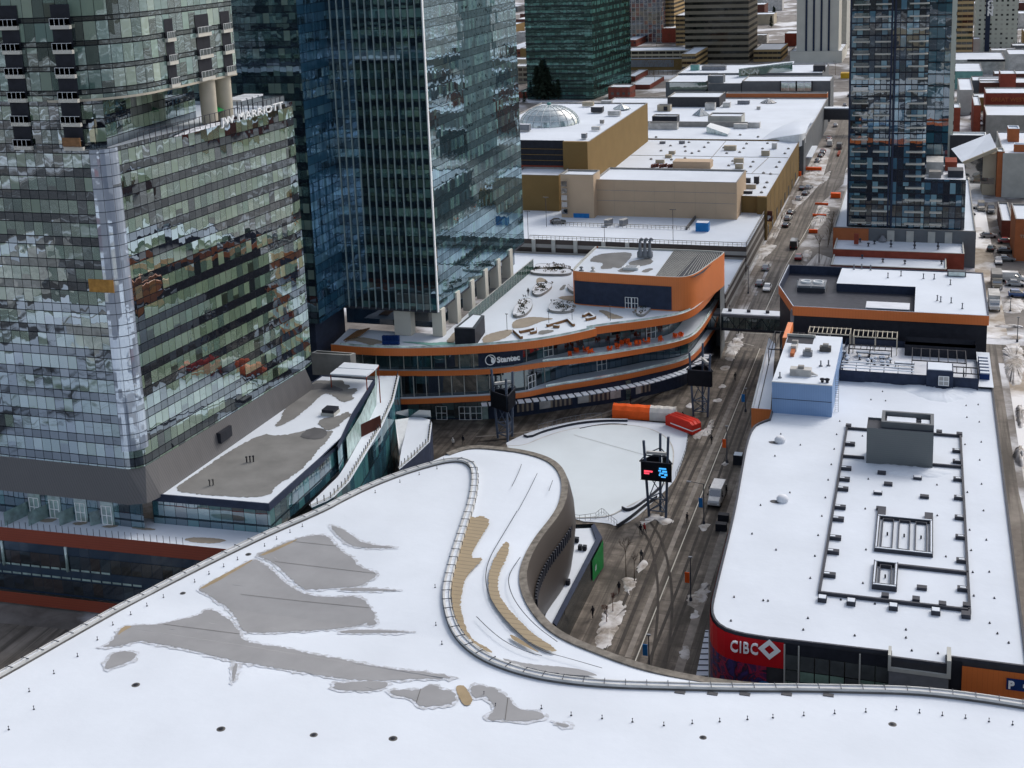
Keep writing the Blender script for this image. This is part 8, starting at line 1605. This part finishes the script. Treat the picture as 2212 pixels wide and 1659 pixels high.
def car(lab, p, ang, col='white', kind='car', h=1.5, snow=False, grp=None, nm=None, L_=None):
    k = (col, kind, h, snow)
    if k not in PRO:
        t = carproto(col, L_ or {'car': 4.5, 'van': 5.9, 'lorry': 8.2}[kind], {'car': 1.85, 'van': 2.05, 'lorry': 2.4}[kind], h, kind, snow); PRO[k] = t; o = t
    else: o = copy_tree(PRO[k])
    o.location = (p.x, p.y, p.z+.06); o.rotation_euler = (0, 0, ang); o['label'] = lab
    if nm: o['category'] = nm
    if grp: o['group'] = grp
    return o
N_, S_ = R(90), R(-90)
car('white van parked on the plaza street facing the camera', W(6, 222, 1585, 0), S_-.03, 'white', 'van')
cl = [('white car with rear lights nearest the corner driving away', W(6, 548, 222, 0), S_, 'white'), ('dark car beside the white car near the corner', W(6, 500, 190, 0), N_, 'grey'), ('silver car third from the corner on the left kerb', W(6, 540, 88, 0), N_, 'silver'), ('dark red car at the kerb by the bare tree', W(6, 752, 20, 0), N_, 'red'),
 ('black saloon first in the kerb queue below the mustard mall wall', W('F', 790, 1210, 0), R(84), 'black'), ('silver hatchback second in the kerb queue', W('F', 815, 1120, 0), R(82), 'silver'), ('black car third in the kerb queue', W('F', 852, 1050, 0), R(80), 'black'), ('white car in front of the snowy bay by the mall', W('F', 955, 860, 0), R(85), 'white'), ('black car beside the white one in the snowy bay', W('F', 1040, 800, 0), R(82), 'black'), ('black car at the back of the snowy bay', W('F', 1000, 730, 0), R(85), 'black'), ('silver car at the far right of the snowy bay', W('F', 1085, 720, 0), R(78), 'silver'),
 ('silver car by the red shop front', W('F', 1200, 370, 0), R(84), 'silver'), ('dark red car beyond the silver one by the shop front', W('F', 1265, 250, 0), R(84), 'red'), ('dark car by the awning', W('F', 1235, 310, 0), R(84), 'black')]
for lb, p, a, c_ in cl: car(lb, p, a, c_, grp='cars along the street by the mall')
car('dark red and black bus like van driving in the middle of the street', W('F', 895, 1480, 0), N_, 'black', 'van'); car('white van by the red shop front', W('F', 1355, 160, 0), N_, 'white', 'van'); car('dark box lorry beyond the white van up the street', W('F', 1480, 200, 0), N_, 'grey', 'van')
r = random.Random(21)
for i in range(26): y = 480+i*17+r.uniform(-4, 4); car(['white', 'black', 'silver', 'dark red', 'grey'][i % 5]+' car in the far traffic beyond the skyway', Vector((-37.5 if i % 2 else -23.5, y, .1)), N_, ['white', 'black', 'silver', 'red', 'grey'][i % 5], grp='distant traffic up the street')
car('tan box lorry parked beyond the white one in the alley', W('K7', 268, 450, 0), S_, 'beige', 'lorry'); car('white box lorry parked at the corner of the orange banded building', W('K7', 252, 585, 0), S_, 'white', 'lorry')
for lb, u, v, a, c_, h_ in (('white van parked sideways on the sandy lot', 370, 425, 0, 'white', 0), ('silver car in front of the white van on the sandy lot', 388, 452, 0, 'silver', 1.5), ('bright blue car on the sandy lot', 405, 520, 0, 'blue', 1.75), ('pale pickup like car in the alley by the dark stacks', 220, 150, R(10), 'silver', 1.5), ('dark car below the pale one in the alley', 235, 230, R(80), 'black', 1.5), ('white car by the snowy lean-to', 345, 105, 0, 'white', 1.5)): car(lb, W('K7', u, v, 0), a, c_, 'car' if h_ else 'van', h_ or 1.5)
for i, (lb, u, v, a, c_, kd) in enumerate((('snow covered parked car left in the alley mouth', 415, 890, 0, 'white', 'car'), ('black car with snow beside the alley mouth', 400, 950, .1, 'black', 'car'), ('tan van under the slanted glass hall', 515, 900, S_, 'beige', 'van'), ('dark van right of the tan van under the glass hall', 597, 920, S_, 'grey', 'van'), ('dark red car in the dark stack of parked cars', 730, 1180, 0, 'red', 'car'), ('black car above the red one in the stack of parked cars', 735, 1110, 0, 'black', 'car'), ('black car below the red one in the stack of parked cars', 725, 1260, 0, 'black', 'car'), ('grey car second from the bottom by the orange building', 725, 1330, 0, 'grey', 'car'), ('silver car at the bottom by the orange building', 660, 1350, S_, 'silver', 'car'), ('white roofed car at the top of the stack of parked cars', 745, 1050, 0, 'white', 'car'))): car(lb, W('J', u, v, 0), a, c_, kd, 1.5, snow=(kd == 'car' and i in (0, 1, 5, 9)))
for i in range(14): car('snow dusted car in the lane beside the red warehouse', Vector((W('J', 430, 60, 0).x+(i % 2)*2.6, W('J', 430, 210, 0).y+i*6.5, 0)), N_, ['black', 'silver', 'grey'][i % 3], snow=True, grp='cars in the lane beside the red warehouse')
car('black car parked alone on the snowy parking deck', W(2, 1405, 1450, zd), .3, 'black', h=1.5)
for i, (u, v, lb) in enumerate(((1560, 1645, 0), (1565, 1700, 1))): pass
for u, v, lb in ((265, 60, 'dark cart nearer the camera beside the shop building wall'), (250, 120, 'dark bin cluster before the shop building wall')): boxthing('waste_cart', lb, 'bin', W(9, u, v, 0), 1.6, 1.0, 1.2, 'black_metal', None)
boxthing('waste_cart', 'dark bin group with a white lid in front of the shop side wall', 'bin', W(6, 360, 1345, 0), 1.5, 1.6, 1.7, 'black_metal', 'snow')
# construction barriers and machines up the street
for i, (u, v, sx, sy, h, m, lb) in enumerate(((1100, 480, 8, 1.2, 1.2, 'orange_bright', 'long orange barrier row at the work site'), (940, 470, 6, 1.5, 1.6, 'brick_red', 'dark red site hoarding at the work site'), (940, 550, 2.2, 2, 1.5, 'orange_bright', 'small orange machine at the work site'), (1430, 830, 3, 2, 1.5, 'orange_bright', 'round orange tank beside the street snow'), (1220, 1080, 4, .6, .8, 'orange_bright', 'orange barrier on the snow heap'), (1140, 1290, 2.4, .8, 1.0, 'orange_bright', 'orange barrier below the snow heap'), (1250, 930, 4, .4, .7, 'orange_bright', 'orange fence strip at the kerb'), (1470, 280, .8, 9, 1.0, 'brick_red', 'red boom lying in the street'))): boxthing('site_barrier', lb, 'barrier', W('F', u, v, 0), sx, sy, h, m, None)
boxthing('yellow_excavator', 'yellow digger body far up the street', 'digger', W('H', 2110, 1010, 0), 5, 6, 3, 'yellow_paint', None)
# ---- trees, shrubs, planters
def btree(lab, p, h=6, seed=1, mat='bark', grp=None, dens=4, r0=.12):
    t = thing('bare_tree', lab, 'tree', tuple(p), 0, grp); rr = random.Random(seed); tr = MB(); cr_ = MB(); tr.bar(p, p+Vector((0, 0, h*.4)), r0, n=6, r2=r0*.7)
    def br_(a, d, L_, r_, k):
        b = a+d*L_; (tr if k == 0 else cr_).bar(a, b, r_, n=4, r2=r_*.6)
        if k < dens:
            for _ in range(3): e = (d+Vector((rr.uniform(-.8, .8), rr.uniform(-.8, .8), rr.uniform(-.1, .6)))).normalized(); br_(a+d*L_*rr.uniform(.55, 1), e, L_*rr.uniform(.55, .8), max(.012, r_*.6), k+1)
    br_(p+Vector((0, 0, h*.35)), Vector((0, 0, 1)), h*.25, r0*.7, 0); tr.build('trunk', mat, t); cr_.build('crown', mat, t); return t
btree('bare tree at the snowy kerb before the low brick row', W('F', 1215, 1680, 0), 9, 3, r0=.16)
for i, (u, v) in enumerate(((1845, 420), (1900, 450), (1760, 650), (1720, 720))): btree(['tallest bare tree in the plaza planting strip', 'thin bare tree right of the tallest one in the planting strip', 'reddish leafless shrub tree in the planting strip', 'lowest reddish shrub tree in the planting strip'][i], W(8, u, v, 0), (6.5, 4.5, 3, 2.6)[i], 10+i, 'brick_dark' if i > 1 else 'bark', dens=4 if i < 2 else 5, r0=.07)
for i, (u, v, h) in enumerate(((790, 625, 4.5), (850, 625, 6), (1075, 635, 5.5))): btree(['dense reddish bare shrub before the dark pavilion window', 'pair stemmed brown bare tree before the dark pavilion window', 'slim orange brown bare tree right of the others at the pavilion'][i], W('B', u, v, 15), h, 30+i, 'dry_shrub', dens=4, r0=.06)
def spruce(lab, p, h, seed, grp=None):
    t = thing('spruce_tree', lab, 'tree', tuple(p), 0, grp); rr = random.Random(seed); MB().bar(p, p+Vector((0, 0, h)), h*.02, n=6, r2=.03).build('trunk', 'bark', t); mb = MB()
    for k in range(int(480)):
        f = rr.random()**.7; z = h*(.1+.9*(1-f)) if 0 else h*(.08+.9*rr.random()); R_ = h*.27*(1-z/h)+.15; a = rr.uniform(0, 6.283); rad = R_*rr.uniform(.2, 1); c = p+Vector((math.cos(a)*rad, math.sin(a)*rad, z)); s = h*.045*rr.uniform(.7, 1.5); d = Vector((math.cos(a), math.sin(a), -.45)); e = Vector((-math.sin(a), math.cos(a), rr.uniform(-.3, .3)))
        mb.face([c-d*s-e*s*.2, c+e*s*.7, c+d*s*1.4, c-e*s*.7])
    mb.build('crown', 'evergreen', t)
for i, (u, v, h) in enumerate(((260, 1280, 15), (330, 1290, 18), (400, 1295, 21), (470, 1290, 17), (540, 1285, 14), (600, 1290, 11), (60, 1330, 8), (160, 1335, 6))): spruce('dark spruce %s at the foot of the green glass tower' % ['left of the group', 'second from left', 'tallest', 'right of the tallest', 'fifth from left', 'lowest at the right', 'small and detached', 'smallest'][i], W('G', u, v, 0), h, 50+i)
r = random.Random(4); sp0 = None
for i in range(70):
    y = r.uniform(1000, 1900); x = r.uniform(-.3*y, .05*y); q = Vector((x, y, 0))
    if i % 7 == 0: spruce('dark spruce among the snowy far houses', q, r.uniform(9, 14), i, 'spruces among the far houses'); sp0 = C.objects[-1].parent
    else: copy_tree(bpy.data.objects[sp0.name], q, rz=0)
for i, (u0, u1, v) in enumerate(((1700, 2212, 900),)):
    for k in range(9): btree('brown leafless tree in the row before the mural wall', W('G', 1720+k*60, 960+r.uniform(-15, 15), 0), r.uniform(8, 11), 70+k, 'dry_shrub', 'leafless trees before the mural wall', 4, .12)
tsrc = btree('bare street tree on the snowy verge by the far blocks', W('G', 1850, 1110, 0), 9, 91, 'dry_shrub', 'bare street trees among the far blocks', 4, .12)
for k in range(44): y = r.uniform(620, 1500); x = r.choice((r.uniform(-60, -44), r.uniform(-.3*y, -.12*y), r.uniform(24, 60))); copy_tree(tsrc, Vector((x if y > 700 else abs(x)+20, y, 0)), rz=k)
for k in range(9): copy_tree(tsrc, W('F', 900+k*22+(k % 3)*12, 1700-k*105, 0) if 0 else W('F', 1330-k*12, 1480-k*-30, 0)+Vector((0, k*5.5, 0)), rz=k*2, scale=(.55, .55, .6), label='small bare street tree on the snowy verge before the brick row')
# roof garden
def planter(lab, fr, pts, seed, h=.5, z=15, nb=26, mats=('evergreen', 'dry_shrub')):
    P = WS(fr, pts, z); c = sum(P, Vector())/len(P); t = thing('planter_bed', lab, 'planter', tuple(c)); p2 = [(p.x, p.y) for p in smooth(P, 2, True)]; MB().wall(ccw(p2), z-.05, z+h).build('kerb', 'concrete', t); MB().poly(p2, z+h-.06).build('soil_snow', 'snow_drift', t); rr = random.Random(seed); mb, m3 = MB(), MB()
    for k in range(nb):
        w_ = [rr.random() for _ in P]; s = sum(w_); q = sum((p*(a/s) for p, a in zip(P, w_)), Vector()); q = c+(q-c)*2.2; q.z = z+h
        for j in range(12): a = rr.uniform(0, 6.28); e = rr.uniform(.15, .42); d = Vector((math.cos(a)*e, math.sin(a)*e, rr.uniform(.12, .5))); s_ = rr.uniform(.08, .17); (mb if k % 3 else m3).face([q+d, q+d+Vector((s_, 0, .05)), q+d+Vector((s_*.4, s_, s_)), q+d+Vector((-s_*.5, s_*.4, s_*.7))])
    mb.build('shrubs', mats[0], t); m3.build('dry_shrubs', mats[1], t)
planter('wedge shaped planter with dark shrubs nearest the green glass screen corner', 'B', [(200, 620), (250, 540), (320, 520), (425, 545), (400, 590), (300, 660), (230, 655)], 1); planter('long planter with dark shrubs left of the round one', 'B', [(0, 860), (40, 760), (120, 690), (210, 700), (215, 780), (150, 860), (50, 885)], 2); planter('triangular planter with snowy dark shrubs in the middle of the roof garden', 'B', [(370, 790), (440, 700), (560, 735), (650, 780), (640, 820), (520, 835), (400, 825)], 3); planter('slanted planter with pale shrubs at the right of the roof garden', 'B', [(1275, 840), (1300, 790), (1390, 690), (1520, 670), (1500, 720), (1390, 855), (1330, 870)], 4, mats=('dry_shrub', 'evergreen')); planter('long low curved planter under the dark pavilion window', 'B', [(570, 600), (580, 540), (620, 600), (760, 630), (1000, 660), (1270, 650), (1240, 680), (1000, 700), (850, 700), (700, 660)], 5, .6, nb=14, mats=('dry_shrub', 'dry_shrub')); planter('grey planter with dry shrubs behind the pavilion corner', 'B', [(190, 400), (330, 385), (470, 360), (620, 390), (620, 440), (400, 445), (200, 430)], 6, mats=('dry_shrub', 'evergreen')); planter('grey bare bed at the back left of the roof garden', 'B', [(230, 370), (260, 330), (460, 335), (620, 360), (600, 385), (400, 395)], 7, nb=12, mats=('dry_shrub', 'dry_shrub'))
def bench(lab, pts, fr='B', z=15):
    t = thing('garden_bench', lab, 'bench', tuple(W(fr, *pts[0], z)))
    for a, b in zip(pts, pts[1:]): a, b = W(fr, *a, z), W(fr, *b, z); d = b-a; MB().obox(((a.x+b.x)/2, (a.y+b.y)/2), math.atan2(d.y, d.x), d.length, .55, z, z+.45).build('base', 'wood', t); MB().obox(((a.x+b.x)/2, (a.y+b.y)/2), math.atan2(d.y, d.x), max(.3, d.length-.15), .38, z+.45, z+.53).build('seat_snow', 'snow', t)
bench('L shaped wooden bench at the left of the bench row on the podium roof', [(20, 1020), (100, 1095)]); bench('comb shaped wooden bench group beside the first bench', [(80, 1035), (240, 1000), (245, 1035), (190, 1045)]); bench('long wooden bench with two short arms', [(365, 970), (580, 905), (640, 965)]); bench('short wooden bench block below the long bench', [(430, 975), (490, 980)]); bench('angular wooden bench at the right of the bench row', [(740, 870), (800, 835), (860, 885), (770, 905)]); bench('dark bench under the curved planter', [(1020, 715), (1100, 720)])
for fr, u, v, tv, lb in (('B', 383, 935, 810, 'left garden lamp by the benches'), ('B', 625, 895, 790, 'garden lamp above the long bench'), ('B', 1020, 905, 755, 'garden lamp right of the angular bench'), ('A', 2150, 400, 185, 'garden lamp beside the black kiosk')): p = W(fr, u, v, 15); t = thing('garden_lamp', lb, 'lamp', tuple(p)); h = WY(fr, u, tv, p.y).z-15; MB().bar(p, p+Vector((0, 0, h)), .05, n=6).build('pole', 'dark_metal', t); MB().box(p.x-.25, p.y-.1, p.x+.25, p.y+.1, 15+h, 15+h+.1).build('lamp_head', 'dark_metal', t)
# orange chairs on the upper terrace
cp_ = lthing('orange_chair', 'bright orange plastic chair on the snowy upper terrace of the podium', 'chair', 'orange chairs along the upper podium terrace')
MB().box(-.26, -.26, .26, .26, .4, .48).build('seat', 'orange_bright', cp_); MB().box(-.26, .22, .26, .3, .48, 1.0).build('backrest', 'orange_bright', cp_)
for sx in (-.22, .22):
    for sy in (-.22, .22): MB().bar((sx, sy, 0), (sx, sy, .42), .03, n=4).build('leg', 'orange_bright', cp_)
r = random.Random(8); fi = True
for u, v, k in ((615, 1275, 3), (675, 1245, 4), (760, 1230, 4), (820, 1250, 3), (1010, 1222, 3), (1085, 1195, 4), (1145, 1165, 3), (1195, 1150, 4), (1225, 1180, 2), (1305, 1165, 5), (1400, 1140, 4), (1550, 1118, 4), (1700, 1085, 4), (1750, 1080, 4)):
    for j in range(k):
        q = W('B', u+r.uniform(-22, 22), v+r.uniform(-6, 6), 10.25)
        if fi: cp_.location = q; fi = False
        else: copy_tree(cp_, q, rz=r.uniform(0, 6.28))
# dark stacked crates and timber under the tower
t = thing('crate_stack', 'dark blue crate stack beside the concrete column under the office tower', 'crates', tuple(W('A', 650, 560, 15)))
for i in range(5):
    for j in range(2): q = W('A', 560+i*42, 575-j*40, 15); MB().box(q.x-.35, q.y-.3, q.x+.35, q.y+.3, 15, 15.6+.5*j).build('crate', 'sign_blue', t)
t = thing('timber_pile', 'pile of brown timber under the left edge of the office tower', 'timber', tuple(W('K2', 980, 1060, 15)))
for i in range(8): a, b = W('K2', 870+i*22, 1110-i*6, 15.1+.05*i), W('K2', 1010+i*18, 1010-i*4, 15.2+.05*i); MB().bar(a, b, .12, n=4).build('plank', 'wood', t)

# ---- look-alikes in rows: say which one by its place in the row
def scr(p):
    d = p-Vector((0, 0, CAMH)); zc = d.dot(fw); return CX+F_*d.dot(iright)/zc, CY+F_*d.dot(idown)/zc
ORD = 'first second third fourth fifth sixth seventh eighth ninth tenth eleventh twelfth thirteenth fourteenth fifteenth sixteenth seventeenth eighteenth nineteenth twentieth'.split()
byl = {}
for o in C.objects:
    if o.parent is None and o.get('label'): byl.setdefault(o['label'], []).append(o)
for lb, os_ in byl.items():
    if not (2 <= len(os_) <= 26) or 'city' in lb: continue
    S = [(scr(o.location.copy()), o) for o in os_]; sx = max(s[0][0] for s in S)-min(s[0][0] for s in S); sy = max(s[0][1] for s in S)-min(s[0][1] for s in S)
    v = sy > sx; S.sort(key=lambda s: -s[0][1] if v else s[0][0]); n_ = len(S)
    for i, (_, o) in enumerate(S):
        e = i < (n_+1)//2; k = i if e else n_-1-i
        o['label'] = lb+', '+ORD[min(k, 19)]+' from the '+(('front' if e else 'back') if v else ('left' if e else 'right'))
